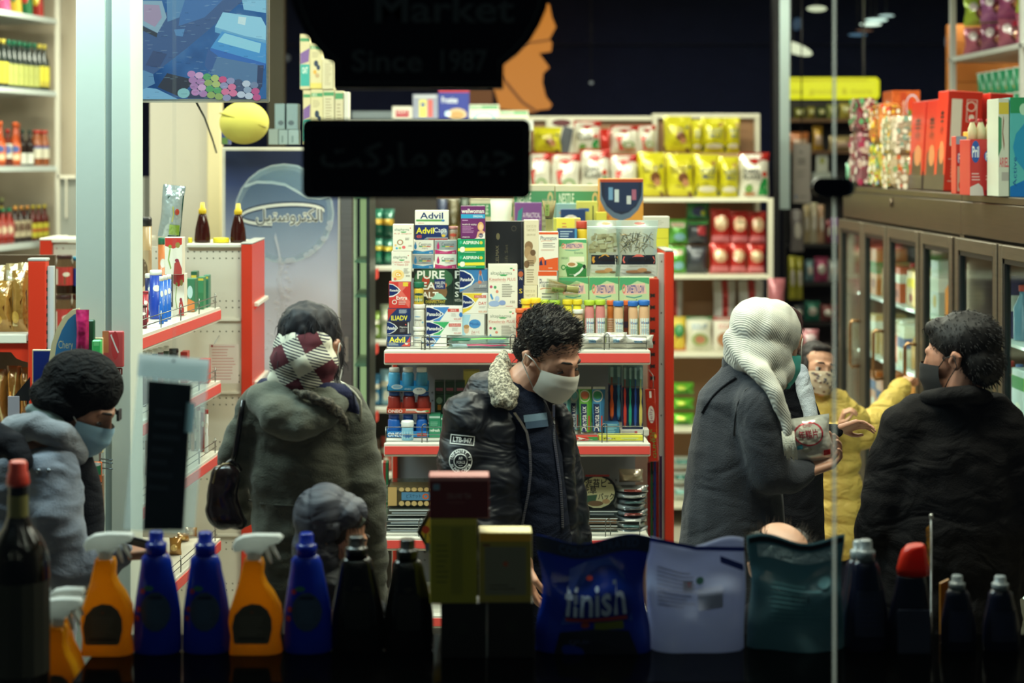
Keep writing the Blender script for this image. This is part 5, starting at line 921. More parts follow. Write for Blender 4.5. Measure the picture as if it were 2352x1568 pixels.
onc('cream and teal oat box, uppermost beside the black sign',689,712,78,h1+.002,'#d0c49c',oatp()); onc('cream oat box with blueberries, upper level',712,740,98,h1+.004,'#d4ca9e',oat()); onc('cream oat box turned sideways, upper level',740,768,135,h1+.002,'#d2caa8',[('l',.2,.15,.8,.9,14,'#a89c80')])
onc('cream oat box beside the stack on the cooler',769,789,207,zt_,'#cfc6a4',[('r',0,.05,1,.16,'#4c9464'),('l',.2,.25,.8,.9,10,'#a89c80')]); onc('white carton edge at the end of the cooler top',790,801,210,zt_,'#d2d0c4',[])
for i,(a,b) in enumerate(((640,661),(662,686))):
    h0 = onc('pale grey blue carton on the cooler, lower level, %s' % ('beside the yellow ball' if i == 0 else 'beside the oat boxes'),a,b,298,zt_,'#8fa4a8',[('r',.3,.4,.5,.9,'#6c8084')],nm='grey_carton')
    onc('pale grey blue carton on the cooler, upper level, %s' % ('beside the yellow ball' if i == 0 else 'beside the oat boxes'),a-17+8,b-10+8,238,h0+.001,'#7c9298',[('e',.5,.75,.25,.1,'#4c5a64')],nm='grey_carton')
onc('pale grey carton behind the yellow ball',617,639,296,zt_,'#8c9c9c',[],nm='grey_carton')
onc('small blue and green carton under the yellow ball',508,524,300,zt_,'#2c3c7c',[('r',0,.5,1,1,'#5c7c3c')],nm='grey_carton')
# yellow paper ball
g = G(); r = X(618,7.0)-X(561,7.0); g.sphere((X(561,7.0),7.0,Z(282,7.0)),(r,r,r*.86),mat('#cfc65c','paint',.9),28,18)
ba = thing('yellow_ball','big yellow cloth ball hanging above the cooler','ball',g)
q = G(); q.tube([(X(561,7)+r*1.004*math.cos(a)*.985,7-r*1.004*math.sin(a)*.93,Z(282,7)+r*.86*(.12+.35*math.cos(a)*-1.0)) for a in [PI*(.12+.76*i/20) for i in range(21)]],.004,mat('#b8ae48','fabric'),6); part('seam',q,ba)
q = G(); q.tube([(X(561,7),7,Z(282,7)+r*.85),(X(561,7),7,CEIL)],.002,'#c9c39c',5); part('string',q,ba)
# ---- television showing the aisle camera
Yv = 5.9; g = G(); vx0,vx1,vz0,vz1 = X(300,Yv),X(617,Yv),Z(235,Yv),Z(-30,Yv); g.box(vx0,vx1,Yv,Yv+.04,vz0,vz1,mat('#a9aca8','metal',.3),.004)
TV = thing('television','television hanging from the ceiling showing a blue aisle camera picture','television',g)
q = G(); q.box((vx0+vx1)/2-.02,(vx0+vx1)/2+.02,Yv+.041,Yv+.07,vz1-.1,CEIL,mat('#6c6c6c','metal')); part('ceiling_bracket',q,TV)
sm = bpy.data.materials.new('screen_glow'); sm.use_nodes = True; nt = sm.node_tree; b = nt.nodes['Principled BSDF']; b.inputs['Base Color'].default_value = (0,0,0,1); b.inputs['Roughness'].default_value = .2
tc = nt.nodes.new('ShaderNodeTexCoord'); nz = nt.nodes.new('ShaderNodeTexNoise'); nz.inputs['Scale'].default_value = 4.5; nz.inputs['Detail'].default_value = 5; nt.links.new(tc.outputs['Object'],nz.inputs[0]); cr = nt.nodes.new('ShaderNodeValToRGB'); el = cr.color_ramp.elements; el[0].position = .35; el[0].color = lin('#1d3f74'); el[1].position = .7; el[1].color = lin('#5f86ad'); e_ = el.new(.5); e_.color = lin('#31609a'); nt.links.new(nz.outputs[0],cr.inputs[0]); nt.links.new(cr.outputs[0],b.inputs['Emission Color']); EXF = .48; b.inputs['Emission Strength'].default_value = EXF
q = G(); q.box(vx0+.008,vx1-.008,Yv-.001,Yv-.0002,vz0+.012,vz1-.008,sm); SCR = part('screen',q,TV)
def tp(px,py): return ((px-327)/284,(py+0)/228)
def tP(pts,c): return ('p',[tp(*p) for p in pts],c)
tx0,tx1,tz0,tz1 = X(327,Yv),X(611,Yv),Z(228,Yv),Z(0,Yv)
els = [tP([(327,60),(395,20),(480,0),(560,0),(430,110),(327,190)],'#2a4c80'),tP([(420,0),(512,0),(470,40),(410,60)],'#30639f'),
 tP([(327,2),(372,2),(383,40),(362,76),(327,58)],'#7f9fb4'),tP([(330,10),(366,12),(372,40),(356,62),(330,48)],'#9a86a4'),tP([(327,60),(362,76),(360,86),(327,70)],'#141c34'),tP([(383,0),(425,0),(412,40),(385,50)],'#4c7ca8'),
 tP([(512,28),(600,40),(611,60),(611,92),(560,82),(494,62)],'#8cc4dc'),tP([(494,62),(560,82),(611,92),(611,104),(555,92),(494,74)],'#5c9cc4'),tP([(548,38),(566,40),(563,58),(546,54)],'#c4dce0'),tP([(556,0),(611,0),(611,30),(560,22)],'#7fb8d4'),
 tP([(510,72),(611,100),(611,146),(484,110)],'#3c8cc8'),tP([(516,76),(600,100),(596,122),(500,96)],'#8cc8dc'),tP([(484,110),(611,146),(608,158),(480,124)],'#1f5fae'),
 tP([(497,130),(600,150),(592,196),(478,168)],'#4a6f98'),tP([(592,150),(606,150),(602,200),(590,200)],'#1c2f5c'),tP([(478,112),(500,128),(484,168),(470,150)],'#27508c'),tP([(384,168),(450,184),(412,222),(362,200)],'#0f1430'),tP([(452,170),(600,200),(590,228),(430,226)],'#1c2c50'),
 tP([(352,116),(384,124),(366,156),(334,150)],'#223a6a'),tP([(327,200),(360,204),(410,228),(327,228)],'#6fa4c8'),('e',*tp(422,214),.05,.05,'#7fb4b8'),
 tP([(400,68),(425,66),(420,84),(404,82)],'#4a7cae'),tP([(327,160),(352,170),(356,192),(327,206)],'#4f7fa8')]
rr = random.Random(3)
for i in range(9):
    for j in range(4):
        c = [['#b47cb0','#c89cc4','#a474a8'],['#8ca45c','#a8b86c','#4f9a5c'],['#c4487c','#d06c94','#8c8cb0'],['#3c4c70','#8c9cb4','#b8c0d0'],['#b84c84','#9c7cb0','#6c7c9c']][min(4,i//2)][rr.randrange(3)]
        x,y = 440+i*18+j*3,170+j*14+i*3.2
        if x < 606 and y < 226: u,v = tp(x,y); els.append(('e',u,v,.034,.034,c))
for i in range(120):
    x,y = 330+rr.random()*276,rr.random()*224; u,v = tp(x,y); els.append(('r',u,v,min(1,u+.02+.03*rr.random()),min(1,v+.008),rr.choice(['#9cc4dc30','#10204840','#c4dce820'])))
q = G()
for e in els:
    c = e[-1]; key = ('scr',c)
    if key not in MATS:
        MATS[key] = mat(c,'emit',s=EXF)
        if len(c) > 7: MATS[key].node_tree.nodes['Principled BSDF'].inputs['Alpha'].default_value = lin(c)[3]
prints(q,flat(tx0,tz1,tx1,tz0,Yv-.001),[e[:-1]+(MATS[('scr',e[-1])],) for e in els],step=4e-5); part('screen_picture',q,SCR)
g = G(); g.tube([(X(450,6),6.0,Z(233,6)),(X(470,6.4),6.4,Z(270,6.4)),(X(488,6.9),6.9,Z(320,6.9)),(X(497,7.15),7.15,Z(350,7.15))],.004,'#2c332c',6); thing('power_cable','dark cable running from the television down to the cooler','cable',g)
# ---- orange leaf shaped decal, emission giving its lit look, and glowing yellow sign
Yw = 12.0
pts = [(1262,10),(1268,40),(1277,62),(1262,90),(1268,98),(1266,118),(1238,122),(1262,155),(1248,168),(1246,190),(1254,222),(1268,240),(1262,250),(1240,252),(1228,258),(1148,250),(1120,150),(1120,20),(1180,-10)]
g = G(); g.prism([(X(a,Yw),Z(b_,Yw)) for a,b_ in pts][::-1],Yw,Yw+.03,mat('#e0842e','emit',s=.42)); o = thing('orange_sign','orange leaf shaped glowing sign high on the dark back wall','sign',g)
q = G(); prints(q,lambda u,v,o_: (X(u,Yw),Yw-o_,Z(v,Yw)),[('s',[(1150,175),(1200,235),(1232,256)],3,'#8c4c1c'),('s',[(1190,102),(1262,92)],2,'#8c4c1c'),('r',1076,204,1132,240,mat('#8c4c1a','emit',s=.3))],step=2e-3); part('vein_lines',q,o)
q = G(); q.box(X(1148,Yw),X(1160,Yw),Yw+.031,12.7,Z(200,Yw),Z(190,Yw),DK); q.box(X(1200,Yw),X(1210,Yw),Yw+.031,12.7,Z(60,Yw),Z(50,Yw),DK); part('wall_bracket',q,o)
Yy = 11.0; g = G(); r_ = .03; x0,x1,z0,z1 = X(1780,Yy),X(2022,Yy),Z(228,Yy),Z(177,Yy)
g.box(x0,x1,Yy,Yy+.06,z0,z1,mat('#ded41e','emit',s=.62),.02); o = thing('yellow_sign','long glowing yellow sign with rounded corners above the dark shelving','sign',g)
q = G(); prints(q,flat(x0,z1,x1,z0,Yy),[('t','Jimo  grocer  & more',.1,.5,.92,.85,'#a89c1a'),('l',.12,.1,.9,.3,1,'#c4ba1c')]); part('sign_lettering',q,o)
q = G()
for xx in (x0+.1,x1-.1): q.box(xx-.006,xx+.006,Yy+.02,Yy+.04,z1,CEIL,DK)
part('hanger_rod',q,o)
# glowing ovals on added cords stand in for lamp reflections in dark glass
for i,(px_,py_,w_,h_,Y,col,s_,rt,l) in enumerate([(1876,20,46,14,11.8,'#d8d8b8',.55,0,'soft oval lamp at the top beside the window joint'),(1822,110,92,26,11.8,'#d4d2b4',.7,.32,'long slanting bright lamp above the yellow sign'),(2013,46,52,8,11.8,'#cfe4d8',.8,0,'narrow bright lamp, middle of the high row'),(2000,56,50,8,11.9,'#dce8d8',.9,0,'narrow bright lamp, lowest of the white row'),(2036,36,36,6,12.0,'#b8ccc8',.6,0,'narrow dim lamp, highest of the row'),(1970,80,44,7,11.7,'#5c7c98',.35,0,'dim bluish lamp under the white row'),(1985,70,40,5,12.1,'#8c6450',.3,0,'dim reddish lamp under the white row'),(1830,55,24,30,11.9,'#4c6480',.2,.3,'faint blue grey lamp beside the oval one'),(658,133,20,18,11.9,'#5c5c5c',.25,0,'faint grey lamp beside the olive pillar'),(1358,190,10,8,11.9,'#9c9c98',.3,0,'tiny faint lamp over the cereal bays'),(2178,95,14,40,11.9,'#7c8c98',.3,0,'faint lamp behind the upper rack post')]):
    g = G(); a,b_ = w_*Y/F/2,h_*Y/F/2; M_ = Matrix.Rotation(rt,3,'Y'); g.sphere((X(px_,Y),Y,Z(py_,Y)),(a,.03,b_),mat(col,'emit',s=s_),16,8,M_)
    o = thing('lamp_reflection',l,'lamp',g); q = G(); q.tube([(X(px_,Y),Y+.01,Z(py_,Y)+b_*.8),(X(px_,Y),Y+.01,CEIL)],.003,DK,5); part('added_cord',q,o)
# ================================================================ bottles on the slanted wall rack
def bottle(h,r,body,cap,lab,kb='plain',neck=.35,shoulder=.7,caph=.1,els=None,nm='bottle',lz=(.1,.5),n=12,label=None,cat='bottle'):
    g = G(); g.lathe((0,0,0),[(r*.92,0),(r,h*.02),(r,h*shoulder*.8),(r*.93,h*shoulder*.9),(r*neck*1.3,h*shoulder*1.08),(r*neck,h*(1-caph)-.004),(r*neck,h*(1-caph))],mat(body,kb,.18),n)
    o = thing(nm,label,cat,g,base=(0,0,0))
    q = G(); q.lathe((0,0,0),[(r*neck*1.15,h*(1-caph)),(r*neck*1.2,h*.985),(r*neck*1.1,h)],mat(cap,'plain',.35),n); part('cap',q,o)
    if lab:
        q = G(); prints(q,cyl_map((0,0),r+.0006,h*lz[1],h*lz[0]),[('r',0,0,1,1,lab)]+list(els or []),sub=6,step=1.5e-4); part('wrap_label',q,o)
    return o
def bottle_row(protos,zs_,d0,d1,n,off,group,labels,jit=.0007):
    """row along the slanted rack; protos cycles by index list"""
    for i in range(n):
        d = d0+(d1-d0)*i/max(1,n-1); p = protos[i % len(protos)] if not callable(protos) else protos(i)
        x,y,z = rk(d,off,zs_)
        c = dup(p,(0,0,0),labels(i) if callable(labels) else labels,group(i) if callable(group) else group); c.location = (x+random.uniform(-jit,jit),y,z+.001); c.rotation_euler.z = .25
def kill(*os_):
    for o in os_:
        for ch in list(o.children):
            for gc in list(ch.children): bpy.data.objects.remove(gc)
            bpy.data.objects.remove(ch)
        bpy.data.objects.remove(o)
oilY = bottle(.262,.03,'#12201c','#c9b84a','#d3c83c',els=[('r',0,.75,1,1,'#b8a83a')],lz=(.08,.52)); oilG = bottle(.262,.03,'#12201c','#1f6a4c','#a9ac5c',els=[('s',[(.2,0),(.5,.5),(.2,1)],.12,'#1f4c44')],lz=(.06,.5)); oilW = bottle(.28,.032,'#1a2230','#d8cfa8','#c3c9cc',els=[('e',.5,.5,.3,.2,'#5c7cb0')],lz=(.1,.55))
def oil(i): return oilY if i in (1,2,9,10,11) or i > 14 else (oilW if i in (0,) else oilG)
nb = 12
bottle_row(lambda i: [oilY,oilY,oilG,oilG,oilG,oilG,oilG,oilG,oilY,oilY,oilY,oilW,oilY,oilG][i],RZ[1]+.002,.05,.84,14,.06,lambda i: 'oil bottles in the front row of the wall rack',lambda i: 'dark oil bottle with %s label in the front row of the second rack level' % ('plain yellow','plain yellow','green striped','green striped','green striped','green striped','green striped','green striped','plain yellow','plain yellow','plain yellow','pale blue','plain yellow','green striped')[i])
bottle_row(lambda i: oilG,RZ[1]+.002,.08,.8,9,.16,'oil bottles in the rear row of the wall rack','green capped dark oil bottle in the rear row of the second rack level')
sO = bottle(.24,.032,'#a8441c','#d9602c','#d8703a',neck=.4,shoulder=.62,els=[('e',.5,.3,.3,.2,'#3c5c9c'),('r',.2,.6,.8,.9,'#e4c8a4')],lz=(.1,.5)); sR = bottle(.2,.028,'#5c2014','#a8281c','#c8c4b4',els=[('e',.5,.4,.35,.3,'#4c5c9c')],lz=(.2,.6)); sB = bottle(.2,.024,'#241814','#1c3c34','#d0cfc4',lz=(.05,.35)); sJ = bottle(.2,.033,'#8c4a24','#b03428','#c9c2ae',neck=.6,shoulder=.72,els=[('r',0,0,1,.2,'#4c5c8c')],lz=(.2,.55))
def lb3(i): return ['glass jar bottle with red cap and pale label','slim dark bottle with white base label','orange juice style bottle with orange label','orange capped red bottle'][[0,0,1,1,2,3,3,3][i % 8]]+' on the third rack level'
bottle_row(lambda i: [sJ,sJ,sB,sB,sO,sR,sO,sO][i % 8],RZ[2]+.002,.06,.66,8,.06,lambda i: 'sauce bottles on the third rack level',lb3)
bottle_row([sO,sR],RZ[2]+.002,.16,.6,5,.17,'sauce bottles in the rear of the third rack level',lambda i: ('orange' if i % 2 == 0 else 'dark red')+' sauce bottle in the rear row of the third rack level')
tY = bottle(.2,.026,'#5c1c14','#d9c23c','#d0c440',els=[('r',0,.4,1,.6,'#b83c2c')],lz=(.1,.5)); tO = bottle(.2,.026,'#2c1812','#e09a4c','#b8aa8c',els=[('e',.5,.4,.4,.3,'#5c3c2c')],lz=(.15,.6)); tG = bottle(.19,.03,'#8c2418','#1c7a54','#a8504a',els=[('e',.5,.5,.3,.3,'#d8c4a4')],lz=(.2,.6)); tR = bottle(.17,.026,'#c9d0d0','#b82c24','#3c8cb4',lz=(.1,.7))
bottle_row(lambda i: [tY,tY,tY,tO,tO,tO,tG,tG,tG,tR][i % 10],RZ[3]+.002,.05,.68,10,.06,lambda i: 'hot sauce bottles on the fourth rack level',lambda i: ['yellow capped','yellow capped','yellow capped','orange capped','orange capped','orange capped','green capped','green capped','green capped','red capped'][i]+' sauce bottle in the front row of the fourth rack level')
bottle_row([tG,tY],RZ[3]+.002,.1,.6,7,.17,'sauce bottles behind on the fourth rack level',lambda i: ('green' if i % 2 == 0 else 'yellow')+' capped sauce bottle in the rear row of the fourth rack level')
bx = rk(.36,.30,RZ[3]+.002)
o = bottle(.24,.028,'#3c1c14','#c9d08c','#8c9c3c',els=[('r',.1,.2,.9,.5,'#a8402c')],lz=(.05,.5))
for i in range(5): p_ = rk(.14+.1*i,.28,RZ[3]+.002); c = dup(o,(0,0,0),'tall green labelled bottle at the very back of the fourth rack level','tall bottles at the back of the fourth level'); c.location = (p_[0],p_[1],p_[2]+.001)
kill(o)
for i in range(6):
    p_ = rk(.1+.11*i,.1,RZ[4]+.002); c = dup(tG if i % 2 else sR,(0,0,0),('green' if i % 2 else 'red')+' capped bottle in the shade of the lowest visible rack level','bottles in the shade of the lowest rack level'); c.location = (p_[0],p_[1],p_[2]+.001)
for i in range(5):
    d = .08+.13*i; p_ = rk(d,.1,RZ[0]+.002); z_ = p_[2]
    cA = ['#b8342c','#2f7a4c','#d9b43c','#c85a8c','#c04a34'][i]
    Y = p_[1]; a_ = CX+p_[0]*F/Y; bag('shiny bag on the top level of the slanted rack, %s' % ['by the end post','second from the end post','in the middle','fourth from the end post','fifth from the end post'][i],a_-16,HY+(H-z_-.2)*F/Y,a_+16,HY+(H-z_)*F/Y,Y,cA,[('e',.5,.45,.3,.2,['#e4c83c','#c83a2c','#3c6c4c','#e8e0d0','#e4c83c'][i])],t=.06,name='candy_bag',nu=6,nv=7)
kill(oilY,oilG,oilW,sO,sR,sB,sJ,tY,tO,tG,tR)
# little things in the corner cabinet and behind
carton('dark framed coffee box beside the low corner cabinet',136,500,170,HY+(H-Z(549,9.58))*F/9.5,9.5,'#4c3a34',[('e',.5,.4,.3,.25,'#8ca49c'),('r',.1,.75,.9,.9,'#a44c34')],name='coffee_box') if False else None
# ---- golden packs on the snack gondola
zt5 = Z(768,Yl)+.001
for i,(a,b,t) in enumerate(((-60,-18,640),(-22,26,646),(22,62,622))):
    bag('golden snack pouch on the snack gondola shelf, %s' % ['beyond the bottle','in the middle','touching the red post'][i],a,t,b,HY+(H-zt5)*F/(Yl+.05),Yl+.05,mat('#b8863c','foil',.15),[('p',[(.1,.1),(.6,.2),(.4,.9),(.1,.9)],'#e4c88c'),('p',[(.6,.5),(.95,.3),(.9,.95)],'#6c4418'),('e',.3,.75,.25,.1,'#e0b04c')],t=.07,name='snack_pouch',nu=7,nv=9)
for i,(a,b,t) in enumerate(((-30,10,610),(8,40,606),(36,64,604))):
    bag('pale golden pouch in the rear row of the snack gondola, %s' % ['farthest from the post','in the middle','by the post'][i],a,t,b,HY+(H-zt5)*F/(Yl+.2),Yl+.2,mat('#c9b07c','foil',.2),[('r',.1,.1,.9,.3,'#d9d0b4')],t=.07,name='snack_pouch',nu=6,nv=7)
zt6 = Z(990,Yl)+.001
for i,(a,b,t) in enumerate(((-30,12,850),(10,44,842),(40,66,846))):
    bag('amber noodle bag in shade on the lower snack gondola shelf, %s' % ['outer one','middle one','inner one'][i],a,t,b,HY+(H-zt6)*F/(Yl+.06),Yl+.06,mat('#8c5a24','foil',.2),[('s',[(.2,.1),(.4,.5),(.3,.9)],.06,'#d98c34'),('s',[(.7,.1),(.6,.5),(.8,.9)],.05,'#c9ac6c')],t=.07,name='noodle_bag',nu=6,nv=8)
# glass jars on the rear gondola
Yj = 7.15; zj = Z(790,Yk-.2)+.011
def cjar(label,a,b,t,Y,zb,wrap,cap='#3c1c18',body='#5c4638'):
    cx_ = X((a+b)/2,Y); r = (X(b,Y)-X(a,Y))/2; h = Z(t,Y)-zb
    g = G(); g.lathe((cx_,Y+r,zb),[(r*.9,0),(r,.006),(r,h*.72),(r*.86,h*.86),(r*.86,h*.9)],mat('#b9a894','clear',.06,.12),16,cap=False); o = thing('glass_jar',label,'jar',g,base=(cx_,Y+r,zb))
    q = G(); q.lathe((cx_,Y+r,zb),[(r*.86,.004),(r*.93,h*.05),(r*.93,h*.66)],mat(body),14); part('contents',q,o)
    q = G(); q.lathe((cx_,Y+r,zb),[(r*.9,h*.9),(r*.92,h*.985),(r*.86,h)],mat(cap,'plain',.35),16); part('lid',q,o)
    q = G(); prints(q,cyl_map((cx_,Y+r),r+.0008,zb+h*.7,zb+h*.24),wrap,sub=6,step=1.5e-4); part('wrap_label',q,o); return o
wr = [('r',0,0,1,1,'#b8342c'),('r',0,.1,.3,.95,'#dccfbc'),('p',[(.4,.95),(.6,.3),(.9,.1),(.9,.4),(.6,.95)],'#7c4c2c'),('e',.65,.4,.14,.12,'#e4d8c0')]
za = Z(780,7.2)+.001
cjar('spread jar with red label, lower one beside the white pillar',122,162,678,7.1,za,wr); h_ = Z(678,7.1)
cjar('spread jar with red label and brown lid, upper one beside the white pillar',124,163,586,7.1,h_+.001,wr)
cjar('jar with blue label half hidden by the white pillar, lower',160,200,678,7.14,za,[('r',0,0,1,1,'#2c3c8c')],'#6c2c1c','#2c2824'); cjar('jar with blue label half hidden by the white pillar, upper',161,200,590,7.14,Z(678,7.14)+.001,[('r',0,0,1,1,'#2c3c8c')],'#2c8cac','#2c2824')
# ---- corner gondola: syrup bottles on top
def tri_bottle(label,px_,pyb,Y,h):
    zb = Z(559,Ye)+.001; x = X(px_,Y)
    g = G(); g.lathe((x,Y,zb),[(.030,0),(.031,.01),(.027,h*.35),(.016,h*.66),(.013,h*.72)],mat('#38130e','trans',.08,.25),18); o = thing('syrup_bottle',label,'bottle',g,base=(x,Y,zb))
    q = G(); q.lathe((x,Y,zb),[(.0155,h*.72),(.015,h*.83),(.0105,h*.85),(.008,h)],mat('#e6c92c','trans',.3,.3),16); part('spout_cap',q,o)
tri_bottle('brown syrup bottle with yellow spout above the middle of the pegboard',465,556,Ye+.06,.152); tri_bottle('brown syrup bottle with yellow spout beside the red upright',547,559,Ye+.06,.148)
for a,b,l in ((446,484,'yellow lid lying flat under the first syrup bottle'),(489,527,'yellow round lid lying between the two syrup bottles'),(432,442,'yellow lid edge at the start of the gondola top')):
    g = G(); Y = Ye+.16 if a == 446 else Ye+.04; r = (X(b,Y)-X(a,Y))/2; g.lathe((X((a+b)/2,Y),Y+r*0,Z(559,Ye)+.001),[(r*.94,0),(r,.003),(r,.016),(r*.92,.019)],mat('#e0cf2c','plain',.35),18); thing('flat_tub',l,'tub',g)
# goods along the running shelf (top level)
def rpos(t,off): return (XA+(XB-XA)*t-off,YA+(YB2-YA)*t)
def on_run(px_,lev=0,off=.06):
    """point on the running shelf where it shows at px"""
    # front edge offset by off
    lo,hi = 0.0,1.0
    for _ in range(30):
        m_ = (lo+hi)/2; x,y = rpos(m_,off)
        if CX+x*F/y > px_: lo = m_
        else: hi = m_
    return rpos(lo,off)
z0r = RUN[0]+.001
def rcan(label,px_,top,w_,cols,lev=0,off=.06,nm='can',cat='can',cap='#e8e6dc',els=None):
    x,y = on_run(px_,lev,off); zb = RUN[lev]+.001; r = w_*y/F/2; h = Z(top,y)-zb
    g = G(); g.lathe((x,y,zb),[(r*.96,0),(r,.003),(r,h*.9)],mat(cols[0],'plain',.3),16); o = thing(nm,label,cat,g,base=(x,y,zb))
    q = G(); q.lathe((x,y,zb),[(r*1.02,h*.9),(r*1.02,h*.98),(r*.9,h)],mat(cap,'plain',.35),16); part('lid',q,o)
    q = G(); prints(q,cyl_map((x,y),r+.0006,zb+h*.88,zb+h*.06),els or [('p',[(0,.6),(.4,.5),(1,.3),(1,.6),(.5,.75),(0,.9)],cols[1]),('e',.6,.3,.2,.08,'#e8e4d8')],sub=6,step=1.5e-4); part('wrap_label',q,o); return o
rcan('blue tub with white lid, nearest the three slim blue cans',358,620,28,('#1c3c9c','#7fb4dc'),off=.10,nm='powder_tub'); rcan('dark blue tub hidden behind the blue ones',346,628,26,('#1c2858','#c9cfd8'),off=.16,nm='powder_tub')
for i,p_ in enumerate((371,380,388)): rcan('slim bright blue can, %s of three' % ['first','second','third'][i]+' from the red white boxes' if False else 'slim bright blue can in the row of three, %s' % ['beside the blue tub','middle one','beside the red and white cartons'][i],p_,634-i*2,11,('#1f5cb0','#dfe4e8'),off=.03+.01*i)
rcan('dark maroon can just beyond the pillar, lower',328,700,20,('#5c1c24','#b8342c'),off=.05,cap='#3c1418'); rcan('red and white can just beyond the pillar',334,668,14,('#a8242c','#d8d0c4'),off=.10,cap='#8c1c24')
def rbox(label,px0,px1,top,col,els,lev=0,off=.05,d=.06,zb=None,nm='carton',cat='box',yaw=.0):
    x,y = on_run((px0+px1)/2,lev,off); zb = RUN[lev]+.001 if zb is None else zb
    return carton(label,px0,top,px1,HY+(H-zb)*F/y,y,col,els,d=d,name=nm,cat=cat,yaw=yaw),Z(top,y),y
rw = [('p',[(0,0),(1,0),(1,.18),(.5,.3),(0,.22)],'#b8302a'),('e',.75,.2,.14,.08,'#8c7c3c'),('e',.3,.24,.1,.05,'#7c8c3c'),('p',[(.5,1),(.55,.7),(.8,.6),(1,.85),(1,1)],'#a83a34'),('s',[(.3,.3),(.2,.6),(.35,.85)],.04,'#8ca45c'),('e',.7,.62,.12,.05,'#8c2c3c')]
_,tz_,_ = rbox('white and red cherry carton, lower one of the pair',397,424,629,'#dcd6c4',rw)
rbox('white and red cherry carton stacked on another',378,419,545,'#dcd6c4',rw,zb=tz_+.001,off=.054)
rbox('dark box supporting the red and white carton',366,396,607,'#2a2628',[],off=.2)
rbox('green and orange fruit carton beside the cherry cartons',425,448,640,'#2f6c4c',[('e',.5,.4,.3,.2,'#a8c4c4'),('p',[(0,1),(.3,.6),(1,.7),(1,1)],'#c9783c')]); rbox('dark green carton with yellow edge on the shelf',438,452,623,'#24583c',[('r',0,.1,1,.2,'#d0b83c'),('e',.5,.5,.3,.15,'#8cb4c4')],off=.1)
rbox('green carton with yellow band, nearest the cherry boxes',454,468,636,'#3c7c54',[('r',0,.03,1,.1,'#c9b43c')],off=.04); rbox('green carton with yellow band, nearest the pegboard',467,479,632,'#34745c',[('r',0,.03,1,.1,'#c9b43c')],off=.04)
# gold jar and dark jar behind the blue cans
x,y = on_run(345,0,.22)
rcan('large tan plastic jar of nuts with dark lid behind the pillar edge',343,498,40,('#a8895c','#8c6c44'),off=.27,nm='nut_jar',cat='jar',cap='#1c1a1c',els=[('r',.1,.3,.9,.85,'#b8a07c'),('e',.5,.6,.25,.2,'#5c4a34')])
g = G(); x,y = on_run(349,0,.26)
rcan('green lidded spice jar, upper rim under the leaning pouch',425,545,20,('#c8743c','#e0c8a0'),off=.2,nm='spice_jar',cat='jar',cap='#1f6c4c')
rcan('dark green bottle behind the leaning silver pouch',372,502,28,('#1c3424','#b0a83c'),off=.36,nm='green_bottle',cat='bottle',cap='#20402c')
x,y = on_run(398,0,.12); b_ = bag('silver and green pouch leaning above the cherry cartons',360,425,412,545,y,mat('#aab4b0','foil',.15),[('p',[(.3,.22),(1,.18),(1,1),(.45,1)],'#1c4c3c'),('s',[(.6,.4),(.66,.55),(.6,.7)],.02,'#c9c43c'),('e',.8,.5,.1,.06,'#c04a34'),('r',.5,.75,.95,.95,'#8cac3c')],t=.05,name='foil_pouch',nu=8,nv=10); b_.rotation_euler.y = .10
# second level things on the corner gondola
rcan('dark bottle on the second running shelf',399,800,22,('#241c1c','#3c2c24'),1,.12,'dark_bottle','bottle','#1c1a1a'); rbox('small red box on the second running shelf',414,430,808,'#b8342c',[('t','T',.3,.2,.7,.6,'#e8d8c4')],1,.1)
for i in range(5): rcan('dim mixed colour tin on the second running shelf, %s from the pillar' % ['first','second','third','fourth','fifth'][i],330+i*13,806-i*3,13,(['#4c3430','#5c4438','#2c5c74','#6c2c2c','#3c4c3c'][i],'#8c847c'),1,.08)
rbox('red and white tin shaped carton under the second price strip',455,479,826,'#b83c2c',[('t','SPICE',.2,.1,.9,.35,'#e8dcc8'),('e',.5,.7,.3,.2,'#4c4c34')],1,.03,nm='spice_tin')
for i in range(4): rcan('slim sauce bottle hanging low between price strips, %s' % ['first','second','third','fourth'][i]+' from the pegboard',474-i*9,930-i*4+10,9,(['#c9ccc8','#8c2c24','#d0c8b4','#a8783c'][i],'#8c3c2c'),2,.03+.02*i,'sauce_bottle','bottle',['#b8342c','#d8d4c8','#a8241c','#e0dcd0'][i])
for i,(a,t) in enumerate(((400,1268),(418,1256),(436,1244),(410,1290))):
    x,y = on_run(a,3,.08+.03*i); bag('gold snack bag at the low end of the corner gondola, %s' % ['first','second','third','fourth'][i]+' from the pillar',a-14,t-30,a+14,HY+(H-RUN[3]-.001)*F/y,y,mat('#a4742c','foil',.15),[('e',.5,.5,.3,.2,'#d8b46c')],t=.05,name='snack_bag',nu=6,nv=7)
for i in range(4):
    a = 345+i*34; x,y = on_run(a,2,.1); bag('mixed snack bag on the third running shelf, %s' % ['first','second','third','fourth'][i]+' from the pillar',a-15,1015-i*18,a+15,HY+(H-RUN[2]-.001)*F/y,y,mat(['#b8863c','#8c2c24','#c9b07c','#5c6c34'][i],'foil',.2),[('e',.5,.5,.3,.2,'#e4dcc4')],t=.05,name='snack_bag',nu=6,nv=7)
g = G(); g.box(X(480,6.4),X(548,6.4),6.4,6.401,Z(880,6.4),Z(790,6.4),mat('#d2c4b8')); q = G(); prints(q,flat(X(480,6.4),Z(790,6.4),X(548,6.4),Z(880,6.4),6.4),[('l',.1,.05,.9,.95,12,'#c49c94'),('e',.1,.05,.04,.03,'#8c2c34')])
o = thing('notice_sheet','pale sheet of small red print hanging on the cream pegboard','paper',g); part('printed_text',q,o)
